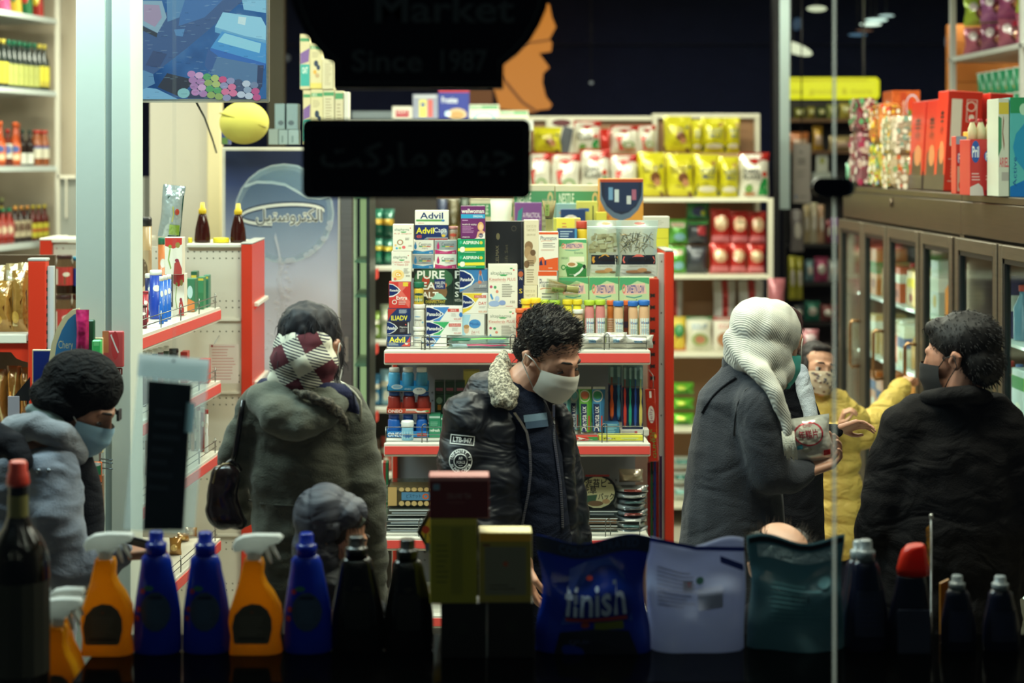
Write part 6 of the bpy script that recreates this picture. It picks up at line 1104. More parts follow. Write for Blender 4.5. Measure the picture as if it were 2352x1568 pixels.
q = G(); q.tube([(X(490,6.4),6.4,Z(793,6.4)),(X(490,6.4),Ye-.001,Z(780,6.4))],.0015,'#8c8c8c',5); part('peg',q,o)
# ---- packs on the side shelf between cooler and gondola
for p,items in ((612,[(856,880,545,'#1c6a54'),(878,905,548,'#1c5c4c')]),(783,[(855,874,715,'#8cac4c'),(872,898,700,'#b8c4ac')]),(938,[(855,874,860,'#3c8cc0'),(872,900,850,'#8cb8cc')]),(1090,[(855,876,1010,'#5c4434'),(874,900,1004,'#c85a4c')])):
    zz = Z(p,Ys)+.001
    for i,(a,b,t,c) in enumerate(items):
        l = {612: 'green coffee pack',783: 'green and white pack',938: 'bright blue detergent pack',1090: 'dull brown and red pack'}[p]+(' by the cooler' if i == 0 else ' by the pharmacy gondola')
        simple(l,a,b,t,zz,Ys+.06,c,[('r',0,.3,1,.45,'#c9b43c' if p == 612 else '#e0dccc'),('e',.5,.7,.25,.15,'#e4e8e0' if p != 612 else '#2c8c6c')])
        if p == 612: simple('green coffee pack on top%s' % (' by the cooler' if i == 0 else ' by the cream post'),a,b,480,Z(t,Ys+.06)+.003,Ys+.062,c,[('r',0,.35,1,.55,'#c9a43c')])
for i in range(6):
    a = 925+i*26; simple('dim dark pack on the low cupboard behind, %s from the cream post' % ['first','second','third','fourth','fifth','sixth'][i],a,a+25,458-(i*7) % 9,Z(612,9.0)+.001+0.0,9.0,['#1c4c3c','#3c3420','#5c2c24','#24304c','#4c4424','#2c3c2c'][i],[('r',.1,.4,.9,.55,['#c9a43c','#8c7c3c','#a85c4c','#6c7c9c','#b8a43c','#7c8c6c'][i])])
g = G(); g.box(X(915,9),X(1100,9),9.0,9.3,0,Z(612,9.0),mat('#3c362e','paint')); thing('low_cupboard','dim low cupboard behind the side shelf carrying dark packs','cupboard',g)
# ================================================================ goods on top of the fridges
def fz(px_,x): return x*F/(px_-CX)
def fbox(label,x,ya,w_,d,h,col,els=(),yaw=0,lean=0,nm='carton',side=(),zb=ZT+.001,k='plain',cat='box'):
    """box on the fridge: its -Y face (w wide in X) and its -X face (d long in Y) both show"""
    g = G(); g.box(x,x+w_,ya,ya+d,zb,zb+h,mat(col,k,.3),.002); o = thing(nm,label,cat,g)
    p = G(); prints(p,flat(x,zb+h,x+w_,zb,ya),els,rough=.3)
    prints(p,lambda u,v,o_: (x-o_,ya+d-d*u,zb+h-h*v),side,rough=.3)
    if p.v: part('printed_sides',p,o)
    if yaw: o.rotation_euler.z = yaw
    if lean: o.rotation_euler.y = lean
    return o
Xt = Xf+.06
# red noodle cartons, standing in a row
rs_ = [('p',[(.15,.95),(.2,.6),(.6,.5),(.9,.75),(.9,.95)],'#3a2a28'),('e',.6,.62,.26,.12,'#b8744c'),('r',0,.84,1,1,'#3c3434'),('tb','辛',.3,.18,.75,.36,'#26181a'),('tb','라면',.35,.36,.7,.44,'#26181a')]
fr_ = [('r',.12,.08,.42,.55,'#e6dccb'),('o',.68,.15,.14,.05,.8,'#f0e0d0'),('r',.55,.08,.85,.085,'#e8d8cc'),('r',.55,.3,.85,.305,'#e8d8cc'),('r',.55,.08,.57,.305,'#e8d8cc'),('r',.83,.08,.85,.305,'#e8d8cc'),('e',.7,.26,.08,.03,'#f0e0d0'),('r',.5,.46,.84,.466,'#e8d8cc'),('r',.5,.60,.84,.606,'#e8d8cc'),('tb','辛',.52,.5,.8,.59,'#1c1416'),('r',.1,.68,.8,.685,'#e8d8cc'),('r',.1,.9,.8,.905,'#e8d8cc'),('v','STORE IN COOL DRY PLACE',.87,.3,.96,.9,'#efe2d6'),('l',.18,.71,.74,.88,5,'#e8b4a4')]
for pa,pb,hh,nm_ in ((2086,2116,.40,'deep red noodle carton, first of the row from the orange pack'),(2120,2146,.40,'red noodle carton, second of the row from the orange pack')):
    ya = fz(pb,Xt); fbox(nm_,Xt,ya,.12,fz(pa,Xt)-ya,hh,'#b42c20',[('r',0,.8,1,1,'#3a3434')],side=rs_,nm='noodle_carton',lean=.05)
ya = fz(2172,Xt); fbox('large red noodle carton with white panel and pictograms',Xt-.01,ya,.15,fz(2150,Xt)-ya,.43,'#c8301e',fr_,side=rs_,nm='noodle_carton',lean=.05)
fbox('red twenty pack noodle carton beside the large one',Xt+.165,ya-.02,.1,.15,.42,'#bc2a1c',[('r',.3,.2,.75,.45,'#7c6a34'),('v','20 PACK',.38,.22,.66,.43,'#2c2014')],nm='noodle_carton',lean=.05)
# multi packs in clear film on the far end
def multipack(label,x,y,w_,d,h,col,spots,zb=ZT+.001,seed=1,n=40):
    rr = random.Random(seed); g = G(); g.box(x,x+w_,y,y+d,zb,zb+h,mat(col,'foil',.2),min(w_,d)*.2); o = thing('multipack',label,'pack',g)
    p = G()
    for i in range(n):
        u,v = .08+.84*rr.random(),.05+.9*rr.random(); s_ = .05+.07*rr.random(); c = rr.choice(spots); els = [('e',u,v,s_,s_*w_/h*1.0+.015,c)] if rr.random() < .6 else [('r',u,v,min(.95,u+s_*2),min(.97,v+.03),c)]
        prints(p,flat(x,zb+h,x+w_,zb,y-.001-.0004*i/10),els,rough=.15); prints(p,lambda a,b,o_: (x-o_-.001-.0004*i/10,y+d-d*a,zb+h-h*b),els,rough=.15)
    part('printed_film',p,o); return o
ym = 8.92; m0 = multipack('plum and white drink multipack at the far fridge corner, lower',2.005,ym,.11,.2,.28,'#8c5a64',['#d8ccc4','#a83c5c','#c9b4a8','#5c1c2c','#e0dcd0'],seed=4); multipack('plum and white drink multipack at the far fridge corner, upper',2.005,ym,.11,.2,.17,'#7c3c48',['#d8ccc4','#7c1c2c','#c9b4a8','#5c9c6c'],ZT+.283,5)
ym = 8.46; multipack('yellow and green sweets multipack on the fridge',2.01,ym,.115,.25,.22,'#b8a83c',['#e4d83c','#3c8c4c','#d8d4c0','#c84c3c','#2c6c9c'],seed=6,n=60); multipack('orange and yellow multipack on the yellow green one',2.01,ym,.115,.25,.19,'#cc7a3c',['#e4b83c','#d8d4c0','#c84c3c','#8c4c2c'],ZT+.223,7)
ym = 8.2; multipack('pale noodle multipack in crinkled film, lower',2.005,ym,.12,.22,.16,'#b8a484',['#d8d0bc','#c88c4c','#7c9c6c','#c85c3c','#e4dcc8'],seed=8); multipack('pale noodle multipack in crinkled film, upper',2.005,ym,.12,.22,.18,'#b4a68c',['#d8d0bc','#d09c3c','#7c9c8c','#e4dcc8'],ZT+.163,9)
a0 = fbox('orange drink pack under the tall one on the fridge',2.14,8.72,.12,.2,.31,'#c8642c',[('e',.3,.3,.2,.1,'#d89c5c')],side=[('e',.5,.4,.3,.1,'#c9b04c')],nm='drink_pack',k='foil')
fbox('orange drink pack in shrink film at the top of the stack',2.135,8.72,.14,.2,.17,'#d0602a',[('o',.72,.45,.24,.34,.85,'#b8b4c8'),('e',.7,.4,.12,.18,'#c83c24'),('e',.62,.66,.06,.1,'#4c7c34'),('r',.3,.05,.5,.95,'#a83c1c'),('v','Mirinda',.34,.3,.46,.8,'#e4c4b0')],side=[('e',.5,.6,.3,.3,'#c9c4b4'),('e',.5,.6,.2,.2,'#5c8c4c')],zb=ZT+.313,nm='drink_pack',k='foil')
fbox('orange drink pack standing left of the tall stack',Xt+.02,fz(2010,Xt+.02)-.15,.12,.2,.36+.13,'#c9582c',[('r',.4,.1,.6,.9,'#a03c20'),('e',.3,.8,.2,.1,'#b8b4a8'),('e',.3,.25,.15,.05,'#c8b4c0')],nm='drink_pack',k='foil') if False else fbox('orange drink pack standing behind the plum multipack',2.12,8.95,.12,.2,.40,'#c9582c',[('r',.4,.1,.6,.9,'#a03c20'),('e',.3,.8,.2,.08,'#b8b4a8')],nm='drink_pack',k='foil')
bag('green and white plastic bag slumped on the fridge edge',1945,374,1988,HY+(H-ZT-.001)*F/9.16,9.16,mat('#6ca484','foil',.3),[('e',.6,.6,.3,.3,'#2f9a4c'),('e',.3,.5,.2,.2,'#b8d0bc')],t=.06,name='plastic_bag',nu=7,nv=6)
# detergents
yd_ = 6.62
dx0 = X(2196,yd_)
fbox('red and white washing powder box with a blue oval, pair nearer the noodles',X(2196,6.9),6.9,X(2222,6.9)-X(2196,6.9),.07,(433-300)*6.9/F,'#b83a34',[('e',.5,.38,.42,.12,'#1f4c9c'),('tb','Pril',.18,.3,.82,.46,'#e8e8e4'),('r',.1,.52,.9,.95,'#c8b4a0'),('e',.5,.85,.3,.08,'#c04434'),('r',0,0,1,.14,'#8c9cb4')],nm='detergent_box')
fbox('narrow yellow and blue box beside the washing powder',X(2223,6.88)+.001,6.88,.018,.07,(433-290)*6.9/F,'#c9a43c',[('r',0,0,1,.4,'#5c7ca4')],nm='detergent_box')
zq = ZT+.001
fbox('red dish soap multipack with blue oval logo',X(2228,yd_),yd_,X(2292,yd_)-X(2228,yd_),.14,Z(320,yd_)-zq,'#b82c2c',[('e',.2,.22,.16,.20,'#1c4c9c'),('tb','Pril',.08,.12,.32,.32,'#e8ecec'),('e',.74,.30,.24,.12,'#1c5ca8'),('tb','Pril',.56,.24,.9,.37,'#e8ecec'),('tb','1',.66,.48,.76,.6,'#e8e4e0'),('l',.56,.64,.92,.76,2,'#d88c84'),('p',[(0,1),(0,.85),(.3,.78),(.45,.85),(.5,1)],'#c9c0bc'),('r',.52,.9,.95,.98,'#8c1c24'),('l',.06,.6,.42,.76,3,'#d0a4a4')],nm='soap_multipack')
for i,px_ in enumerate((2242,2262,2282)):
    h0 = Z(320,yd_)+.0015; x = X(px_,yd_); g = G(); g.lathe((x,yd_+.05,h0),[(.017,0),(.017,.04),(.010,.058),(.008,.065)],mat('#e6dcb8','trans',.3,.3),12); o = thing('soap_bottle','white soap bottle top poking from the red multipack, %s' % ['first','second','third'][i]+' from the noodle cartons','bottle',g); q = G(); q.box(x-.012,x+.006,yd_+.04,yd_+.06,h0+.0655,h0+.078,'#b8242c',.003); part('flip_cap',q,o)
fbox('tall white and green detergent box with a woman figure beside the red multipack',X(2293,6.44),6.44,X(2318,6.44)-X(2293,6.44),.14,Z(226,6.44)-zq,'#c4ccbc',[('r',.05,.04,.95,.16,'#c8b844'),('s',[(.5,.2),(.4,.35),(.55,.5)],.05,'#8c6c5c'),('p',[(0,.18),(.3,.2),(.3,.5),(0,.6)],'#4c8c64'),('tb','ARIEL',.1,.60,.95,.70,'#c44c5c'),('r',.3,.75,.95,.84,'#a4a49c')],nm='detergent_box')
fbox('large green and turquoise detergent box at the fridge corner nearest the window',X(2319,6.44)+.002,6.44,.2,.18,Z(224,6.46)-zq,'#54aeb0',[('r',0,0,1,.16,'#2f8c5c'),('e',.25,.12,.08,.06,'#a8d4b8'),('e',.6,.5,.55,.3,'#2c8cb4'),('e',.55,.55,.2,.1,'#9cd4e0'),('p',[(0,.9),(.4,.8),(1,.9),(1,1),(0,1)],'#1c6cb4'),('v','Active',.05,.6,.12,.9,'#1c4c8c')],nm='detergent_box')
g = G(); g.lathe((X(2189,8.0),8.0,ZT+.001),[(.025,0),(.027,.02),(.027,.3),(.018,.36),(.012,.4),(.012,.44),(.006,.455)],mat('#b8281c','plain',.25),14); thing('sauce_bottle','red sauce bottle tip showing behind the noodle cartons','bottle',g)
# cups and packs on the upper rack
def cup(label,x,y,zb,h=.12,r=.052):
    g = G(); g.lathe((x,y,zb),[(r*.78,0),(r*.8,.003),(r,h)],mat('#1f7a54','plain',.3),16); o = thing('noodle_cup',label,'cup',g,base=(x,y,zb))
    q = G(); q.lathe((x,y,zb),[(r*1.03,h+.0002),(r*1.03,h+.004),(r*.9,h+.006)],'#d4d6cc',16); part('foil_lid',q,o)
    q = G()
    f = lambda u,v,o_: (x+(r*(.8+.2*(1-v))+o_+.0008)*math.sin(-1.4+2.8*u),y-(r*(.8+.2*(1-v))+o_+.0008)*math.cos(-1.4+2.8*u),zb+h*(1-v))
    prints(q,f,[('p',[(.25,.15),(.75,.15),(.65,.6),(.35,.6)],'#c4ccc0') if False else ('r',.3,.15,.7,.6,'#c0ccc0'),('e',.5,.74,.2,.16,'#c8b45c'),('r',.4,.02,.75,.13,'#b0343c')],sub=5,step=2e-4); part('wrap_print',q,o); return o
zr_ = RRZ[1]+.001
k = 0
for lev in (0,1,2):
    for i in range(6):
        y_ = 9.55-.125*i; cup('green noodle cup on the rack, %s layer, %s along' % (['bottom','middle','top'][lev],['first','second','third','fourth','fifth','sixth'][i]),Xr+.075,y_,zr_+lev*.1295)
zr2 = RRZ[0]+.001
for lev in (0,1,2):
    for i in range(5):
        y_ = 9.72-.30*i; Y = y_; c = (['#b8647c','#8c4c6c','#a85c74'],['#a8c43c','#a8649c','#9c4c7c'],['#7cb43c','#8cb43c','#b0508c'])[lev][i % 3]
        px_ = CX+(Xr+.13)*F/Y; zb = zr2+lev*.165
        bag('%s noodle pack on the upper rack, %s layer, %s along' % ('green' if int(c[1:3],16) < int(c[3:5],16) else 'pink',['bottom','middle','top'][lev],['first','second','third','fourth','fifth'][i]),px_-44,HY+(H-zb-.16)*F/Y,px_+44,HY+(H-zb)*F/Y,Y,mat(c,'foil',.2),[('e',.6,.55,.3,.28,'#6c2c34'),('e',.6,.6,.2,.16,'#c88c5c'),('e',.25,.35,.12,.15,'#e0d8dc'),('r',.4,.1,.9,.28,'#c8344c')],t=.14,name='noodle_pack',nu=7,nv=7,yaw=-.35)
# ================================================================ contents of the fridges
rr = random.Random(11)
pal = {0: ['#d8d4c4','#3c8c6c','#c9ccc4','#5c9c7c'],1: ['#c9b48c','#d8cfae','#b0785c','#a44c3c'],2: ['#c8443c','#d8d4cc','#5c8cb4','#d9c44c','#e0d8c4'],3: ['#d8603c','#e0b84c','#c9c4b4','#8c3c2c','#5ca46c']}
SHZ = (.5,.82,1.12,1.42); nth = 'first second third fourth fifth sixth seventh eighth ninth tenth eleventh twelfth thirteenth fourteenth fifteenth sixteenth seventeenth eighteenth nineteenth twentieth'.split(); nth += ['twenty '+w_ for w_ in nth[:9]]+['thirtieth']+['thirty '+w_ for w_ in nth[:9]]
cnt = 0
for si,z_ in enumerate(SHZ):
    y_ = 9.05; j = 0
    while y_ > 5.6:
        w_ = .11+.05*rr.random(); h = .17+.08*rr.random()
        if si == 2: h = .2
        if y_ < 7.05+w_ and y_ > 6.95: y_ = 6.93
        y0 = y_-w_
        c = rr.choice(['#d0702c','#c9641f','#c07a3c'] if si == 1 and y0 > 7.0 else ['#d8d0b4','#c8443c','#d9b44c','#c9a468','#a8a89c','#c9783c','#e0dcc4','#d0623c','#b8905c','#5c8494'] if y0 > 7.0 else ['#2c3c6c','#5c8ca4','#8c9ca4','#b8c4c4','#3c6c7c','#a8a49c'])
        g = G(); x = Xf+.10
        lvl = ['lowest','second','third','top'][si]; unit = 'four door fridge' if y0 > 7.0 else 'window side fridge'
        if rr.random() < .55 or si == 1:
            g.box(x,x+.16,y0+.004,y_-.004,z_+.001,z_+h,mat(c,'plain',.3),.004); o = thing('food_carton','chilled carton on the %s fridge shelf, %s from the far end' % (lvl,nth[j]),'carton',g)
            p = G(); c2 = rr.choice(['#e4dccb','#c83c34','#2c4c84','#d9bc3c','#3c8c4c']); m_ = rr.random()
            els = [('r',0,.1+.3*m_,1,.35+.3*m_,c2),('e',.5,.75,.25,.12,rr.choice(['#c8a45c','#8c3c2c','#e8e4d4']))]
            prints(p,lambda u,v,o_: (x-o_,y_-.004-(w_-.008)*u,z_+h-(h-.001)*v),els); prints(p,flat(x,z_+h,x+.16,z_+.001,y0+.004),els); part('printed_sides',p,o)
        else:
            r = (w_-.012)/2/1.6; n = 1
            g.lathe((x+.05,y0+w_/2,z_+.001),[(r*.95,0),(r,.005),(r,h*.6),(r*.4,h*.82),(r*.4,h*.9)],mat(c,'plain',.2),12); o = thing('drink_bottle','chilled bottle on the %s fridge shelf, %s from the far end' % (lvl,nth[j]),'bottle',g,base=(x+.05,y0+w_/2,z_+.001))
            q = G(); q.lathe((x+.05,y0+w_/2,z_+.001),[(r*.48,h*.9),(r*.48,h),(r*.4,h*1.01)],rr.choice(['#c83c34','#e4e4dc','#2c5c9c','#3c9c5c']),12); part('cap',q,o)
        y_ -= w_*(1.0 if si != 2 else 1.02); j += 1
# frost streak curtains seen in the first door: strips hanging inside
# ================================================================ dark shelving at the far end
Yd2 = 11.45
dk = [(1826,1852,248,268,'#8c8c34','tall yellow spaghetti pack upper left of the dark shelving'),(1856,1874,245,268,'#b0a444','yellow spaghetti pack beside another in the dark shelving'),(1878,1900,246,269,'#5c6c34','green jar in the top row of the dark shelving'),(1902,1925,240,270,'#b8c06c','pale green pack in the top row of the dark shelving'),(1930,1960,236,270,'#d0c05c','warm yellow jar in the top row of the dark shelving')]
def dark_item(label,a,t,b,bt,Y,col,els=(),nm='snack_pack',k='foil',tt=.06):
    if Y == Yd2: bt = HY+(H-Z({271: 272,343.5: 345,559: 560,648: 648,739: 740}[bt],Yd)-.002)*F/Y
    return bag(label,a,t,b,bt,Y,mat(col,k),els,t=tt,name=nm,cat='pack',nu=6,nv=7)
for a,b,t,bt,c,l in dk: dark_item(l,a,t,b,271,Yd2,c,[('r',.2,.2,.8,.6,'#d8d4a4')])
for a,b,t,bt,c,l in [(1812,1860,303,344,'#c87848','orange snack pack above the grey panel on the dark shelving'),(1868,1892,288,344,'#c09434','tall orange pack beside the post of the dark shelving'),(1906,1960,312,344,'#c0a878','beige carton row on the second level of the dark shelving')]: dark_item(l,a,t,b,343.5,Yd2,c,[('r',.2,.4,.9,.8,'#d8b8a4')])
carton('white small sign box with a yellow square on the dark shelving',1875,347,1902,395.5,11.44,'#d0d4cc',[('r',.3,.3,.7,.6,'#a8ac5c')],name='price_sign',d=.03)
carton('grey white device box under the small sign on the dark shelving',1868,396,1910,417.5,11.43,'#b8c0bc',[],name='device_box',d=.05)
g = G(); g.box(X(1822,10.9),X(1862,10.9),10.9,10.93,Z(466,10.9),Z(330,10.9),mat('#8c847c','paint')); o = thing('info_board','tall grey information panel hanging before the dark shelving','panel',g)
p = G(); prints(p,flat(X(1822,10.9),Z(330,10.9),X(1862,10.9),Z(466,10.9),10.9),[('r',.25,.25,.7,.29,'#5c5650'),('r',.25,.31,.7,.35,'#5c5650'),('l',.2,.45,.8,.6,4,'#6c665e'),('e',.45,.14,.1,.02,'#5c5650'),('r',.1,.86,.2,.93,'#4c5c84'),('l',.3,.88,.8,.93,1,'#6c665e')]); part('panel_text',p,o)
q = G(); q.tube([(X(1842,10.9),10.915,Z(331,10.9)),(X(1842,10.9),10.915,CEIL)],.004,DK,5); part('hanger',q,o)
hang = [(1818,1848,482,578,'#8c8484','silver brown pouch hanging on the dark shelving'),(1846,1862,470,556,'#c9b48c','cream pouch hanging beside the silver one'),(1862,1880,466,556,'#d0c4a8','long cream bottle leaning on the dark shelving'),(1880,1896,470,556,'#c8a080','long peach bottle leaning on the dark shelving'),(1898,1912,505,556,'#8c3c44','small red bottle on the third dark level'),(1910,1928,500,556,'#a880b8','small violet bottle on the third dark level'),
 (1812,1830,588,688,'#b8b434','tall yellow green pouch low on the dark shelving'),(1830,1846,590,688,'#a8a434','tall yellow green pouch beside the first one'),(1850,1872,596,646,'#7ca0a8','pale blue pouch on the fourth dark level'),(1872,1904,590,646,'#b84c74','pink and white pouch on the fourth dark level'),(1904,1930,596,646,'#b8c0bc','white pouch on the fourth dark level'),
 (1820,1850,700,738,'#5c6468','grey pouch on the fifth dark level'),(1850,1885,692,738,'#3c8c74','teal pouch on the fifth dark level near the scarf'),(1885,1925,700,738,'#8c4c4c','dull red pouch on the fifth dark level')]
for a,b,t,bt,c,l in hang:
    bt2 = {556: 559,578: 559,688: 648,646: 648,738: 739}[bt]; dark_item(l,a,t,b,bt2 if bt not in (578,688) else bt,Yd2 if bt not in (578,688) else 11.32,c,[('e',.5,.5,.3,.2,'#d8d0c4')])
bag('pink crumpled bag hanging at the cereal shelf post',1766,640,1806,740,9.8,mat('#b86c74','foil',.3),[('p',[(.2,.9),(.5,.3),(.8,.9)],'#a8343c')],t=.08,name='pink_bag',nu=7,nv=8)
bag('pink and white bag lying on a low shelf behind the girl',1840,758,1885,800,9.6,mat('#b8747c','foil',.3),[('e',.5,.5,.3,.3,'#d8c4c8')],t=.1,name='pink_bag',nu=7,nv=7)
g = G(); g.box(X(1836,9.6),X(1925,9.6),9.55,9.9,0,Z(800,9.6)-.001,mat('#2a2624','paint')); thing('low_stand','dark low stand carrying pink bags behind the girl','stand',g)
# ================================================================ window display: goods seen from behind, dark against the shop
Yw0,WZ = 4.0,.985
g = G(); g.box(-.855,1.5,3.78,4.16,WZ-.012,WZ,mat('#20262a','clear',.1,.5)); g.box(-.855,1.5,3.775,3.79,WZ-.03,WZ-.0125,mat('#2c2f30','metal')); g.box(-.855,1.5,4.15,4.165,WZ-.03,WZ-.0125,mat('#2c2f30','metal'))
WS = thing('display_shelf','dark glass shelf along the shop window carrying cleaning products','shelf',g)
for x in (-.84,1.485):
    q = G(); q.box(x-.012,x+.012,4.125,4.15,.6006,WZ-.031,mat('#2a2c2e','metal')); q.box(x-.012,x+.012,3.79,3.81,.6006,WZ-.031,mat('#2a2c2e','metal')); part('leg',q,WS)
g = G(); g.box(-1.3,1.5,3.6,4.2,.58,.6,mat('#2c2c2c','paint'));
LS = thing('lower_shelf','lower display shelf hidden in the dark under the window goods','shelf',g)
q = G()
for x in (-1.28,1.48): q.box(x-.01,x+.01,3.62,4.18,0,.58,mat('#2c2c2c','paint'))
part('leg',q,LS)
rr = random.Random(2)
for i in range(18):
    x = X(226+i*60,3.9); g = G(); h = WZ-.02-.6-.004; h = .335
    g.box(x-.027,x+.027,3.9,3.96,.601,.601+h,mat(rr.choice(['#2c3428','#34382c','#2a2c34','#3a3430']),'plain',.4),.006)
    thing('dark_packet','dark packet in the row under the glass display shelf','packet',g,'dark packets under the glass shelf')
def spray(label,px0,px1,pyt,zb,Y):
    """trigger spray bottle: kidney shaped yellow body, frosted trigger head, label on its back"""
    w_ = X(px1,Y)-X(px0,Y); h = Z(pyt,Y)-zb; x0 = X(px0,Y)
    s_ = w_/118; ht = h/272
    pts = [(2,0),(96,0),(118,4),(112,40),(118,78),(115,108),(100,138),(84,158),(76,178),(78,200),(74,214),(34,214),(30,196),(22,160),(12,128),(3,100),(0,70),(5,38)]
    def ins(k,y):
        cx_,cz_ = 58,100; return [(x0+(cx_+(a-cx_)*k)*s_,y,zb+max(.0,(b if b < 3 else b-(1-k)*8))*ht) for a,b in pts]
    # smooth outline
    rs = [ins(.80,Y),ins(.95,Y+.006),ins(1,Y+.018),ins(1,Y+.034),ins(.95,Y+.046),ins(.80,Y+.052)]
    g = G(); g.rings(rs,mat('#e0a21c','trans',.2,.62)); o = thing('spray_bottle',label,'bottle',g,base=(x0+58*s_,Y+.026,zb))
    cxx = x0+55*s_; zc_ = zb+214*ht
    q = G(); q.lathe((cxx,Y+.026,zc_-.002),[(.018*s_*850,0),(.0185*s_*850,.004),(.019*s_*850,.02*ht*1000),(.014*s_*850,.024*ht*1000)],mat('#c9ccc8','trans',.3,.55),16); part('collar',q,o)
    hp = [(38,228),(34,236),(14,232),(8,244),(14,258),(30,268),(60,272),(112,271),(120,264),(112,254),(92,248),(80,236),(74,228)]
    q = G(); q.rings([[(x0+(58+(a-58)*k)*s_,y,zb+(250+(b-250)*k)*ht) for a,b in hp] for k,y in ((.9,Y+.010),(1,Y+.014),(1,Y+.038),(.9,Y+.042))],mat('#d4d6d2','trans',.3,.5)); part('trigger_head',q,o,'frosted white trigger head')
    q = G(); q.tube([(x0+92*s_,Y+.026,zb+252*ht),(x0+100*s_,Y+.026,zb+234*ht),(x0+112*s_,Y+.026,zb+214*ht)],[.006,.005,.003],mat('#d4d6d2','trans',.3,.5),8)
    q.tube([(x0+80*s_,Y+.026,zb+246*ht),(x0+88*s_,Y+.026,zb+222*ht),(x0+94*s_,Y+.026,zb+204*ht)],[.006,.005,.003],mat('#d4d6d2','trans',.3,.5),8); part('trigger',q,o)
    q = G(); lp = [(14,30),(18,26),(88,26),(92,32),(98,60),(97,84),(88,104),(72,116),(52,118),(32,110),(16,92),(10,66)]
    f = lambda u,v,o_: (x0+u*s_,Y-.0008-o_,zb+v*ht)
    q.prism([(x0+a*s_,zb+b_*ht) for a,b_ in lp],Y-.0008,Y-.0002,mat('#4a4436','plain',.4)); part('back_label',q,o)
    q = G(); prints(q,lambda u,v,o_: (x0+(16+76*u)*s_,Y-.001-o_,zb+(108-76*v)*ht),[('l',.15,.25,.85,.85,9,'#5e584a'),('r',.1,.88,.9,.96,'#2c2820'),('e',.5,.13,.05,.03,'#7c3c24')]); part('label_text',q,o)
    return o
spray('yellow trigger spray bottle between the wine bottle and blue bottles',180,302,1228,WZ+.001,3.97); spray('yellow trigger spray bottle between the two pairs of blue bottles',522,646,1231,WZ-.009+.010,3.98)
spray('yellow trigger spray bottle standing lower, beside the wine bottle',76,184,1378,.846,3.875)
spray('yellow trigger spray bottle half hidden behind the lower one',96,190,1355,.847,3.935)
g = G(); g.box(-1.15,-.87,3.868,3.99,.601,.845,mat('#1c1c1e','paint')); thing('plinth_box','dark plinth lifting the lower spray bottles','box',g)
def detbottle(label,px0,px1,pyt,pyb,Y,body,cap,capk='plain',lab=None,dots=False,zb=WZ+.001,kb='plain',asym=1,nm='detergent_bottle'):
    """slim household bottle with sloping shoulders"""
    w_ = X(px1,Y)-X(px0,Y); h = Z(pyt,Y)-zb; x0 = X(px0,Y); yc = Y+w_*.3
    pf_ = [(0,.03,.96),(.015,.0,1.0),(.16,.0,1.0),(.33,.01,.985),(.45,.05,.94),(.58,.10,.88),(.70,.15,.82),(.76,.16,.80),(.80,.22,.74),(.815,.26,.68)]
    rs = []
    for t,a,b in pf_:
        c_ = x0+w_*(a+b)/2; rx = w_*(b-a)/2; ry = min(w_*.30,rx*.72); sk = (asym*.05*h if .6 < t < .8 else 0)
        rs.append([(c_+rx*math.cos(2*PI*j/20),yc+ry*math.sin(2*PI*j/20),zb+h*t-sk*.35*math.cos(2*PI*j/20)) for j in range(20)])
    g = G(); g.rings(rs,mat(body,kb,.16,.35 if kb == 'trans' else None)); o = thing(nm,label,'bottle',g,base=(x0+w_/2,yc,zb))
    cx_ = x0+w_*.47; q = G(); q.lathe((cx_,yc,zb),[(w_*.215,h*.81),(w_*.22,h*.895),(w_*.19,h*.905),(w_*.15,h*.912),(w_*.15,h*.985),(w_*.12,h)],mat(cap,capk,.2,.4 if capk == 'trans' else None),18); part('cap',q,o)
    if lab:
        def f(u,v,o_):
            xx = (2*u-1); t = .12+.46*(1-v); rx = w_*.47*(1-max(0,t-.33)*.35); return (x0+w_*.5+rx*xx,yc-w_*.30*math.sqrt(max(.02,1-xx*xx*.98))-.0012-o_,zb+h*t)
        q = G(); prints(q,f,lab,sub=8,step=3e-4,rough=.35); part('back_label',q,o)
    return o
bl = [('e',.5,.48,.34,.36,'#2c4058'),('l',.3,.3,.7,.7,8,'#3a506a'),('r',.34,.2,.66,.25,'#101c38'),('e',.2,.12,.06,.05,'#a82c34'),('e',.12,.45,.05,.05,'#a82c34'),('e',.1,.62,.05,.05,'#a82c34'),('e',.35,.06,.12,.05,'#2c6c54')]
detbottle('blue softener bottle, first of the pair beside the yellow spray',300,412,1226,1505,3.98,'#0d2f9a','#0c2a94','trans',bl,kb='trans'); detbottle('blue softener bottle, second of the pair under the hanging packet',414,525,1228,1507,3.985,'#0d2f9a','#0c2a94','trans',bl,kb='trans'); detbottle('blue softener bottle standing alone beside the black bottles',648,760,1230,1512,3.985,'#0d2f9a','#0c2a94','trans',bl,kb='trans')
dl = [('r',.25,.1,.75,.8,'#12100c'),('l',.3,.2,.7,.6,5,'#1c1a12'),('e',.5,.02,.1,.05,'#24201a')]
detbottle('black household bottle in front of the quilted hood',758,882,1238,1520,3.99,'#0b0907','#0a0907',lab=dl); detbottle('black household bottle beside the stacked boxes',880,996,1244,1525,3.99,'#0b0907','#0a0907',lab=dl)
nv = [('r',.15,.05,.85,.95,'#151c34'),('l',.25,.2,.75,.8,6,'#1c2442')]
detbottle('navy bottle with grey cap, first from the teal pouch',1948,2048,1245,1545,4.0,'#0c1024','#6c7478',lab=nv); 
detbottle('small navy bottle with grey cap beside the red capped one',2166,2250,1326,1552,4.0,'#0a0e20','#6c7478',lab=nv,asym=0); detbottle('small navy bottle with grey cap at the window display end',2264,2352,1328,1552,4.0,'#0a0e20','#6c7478',lab=nv,asym=0)
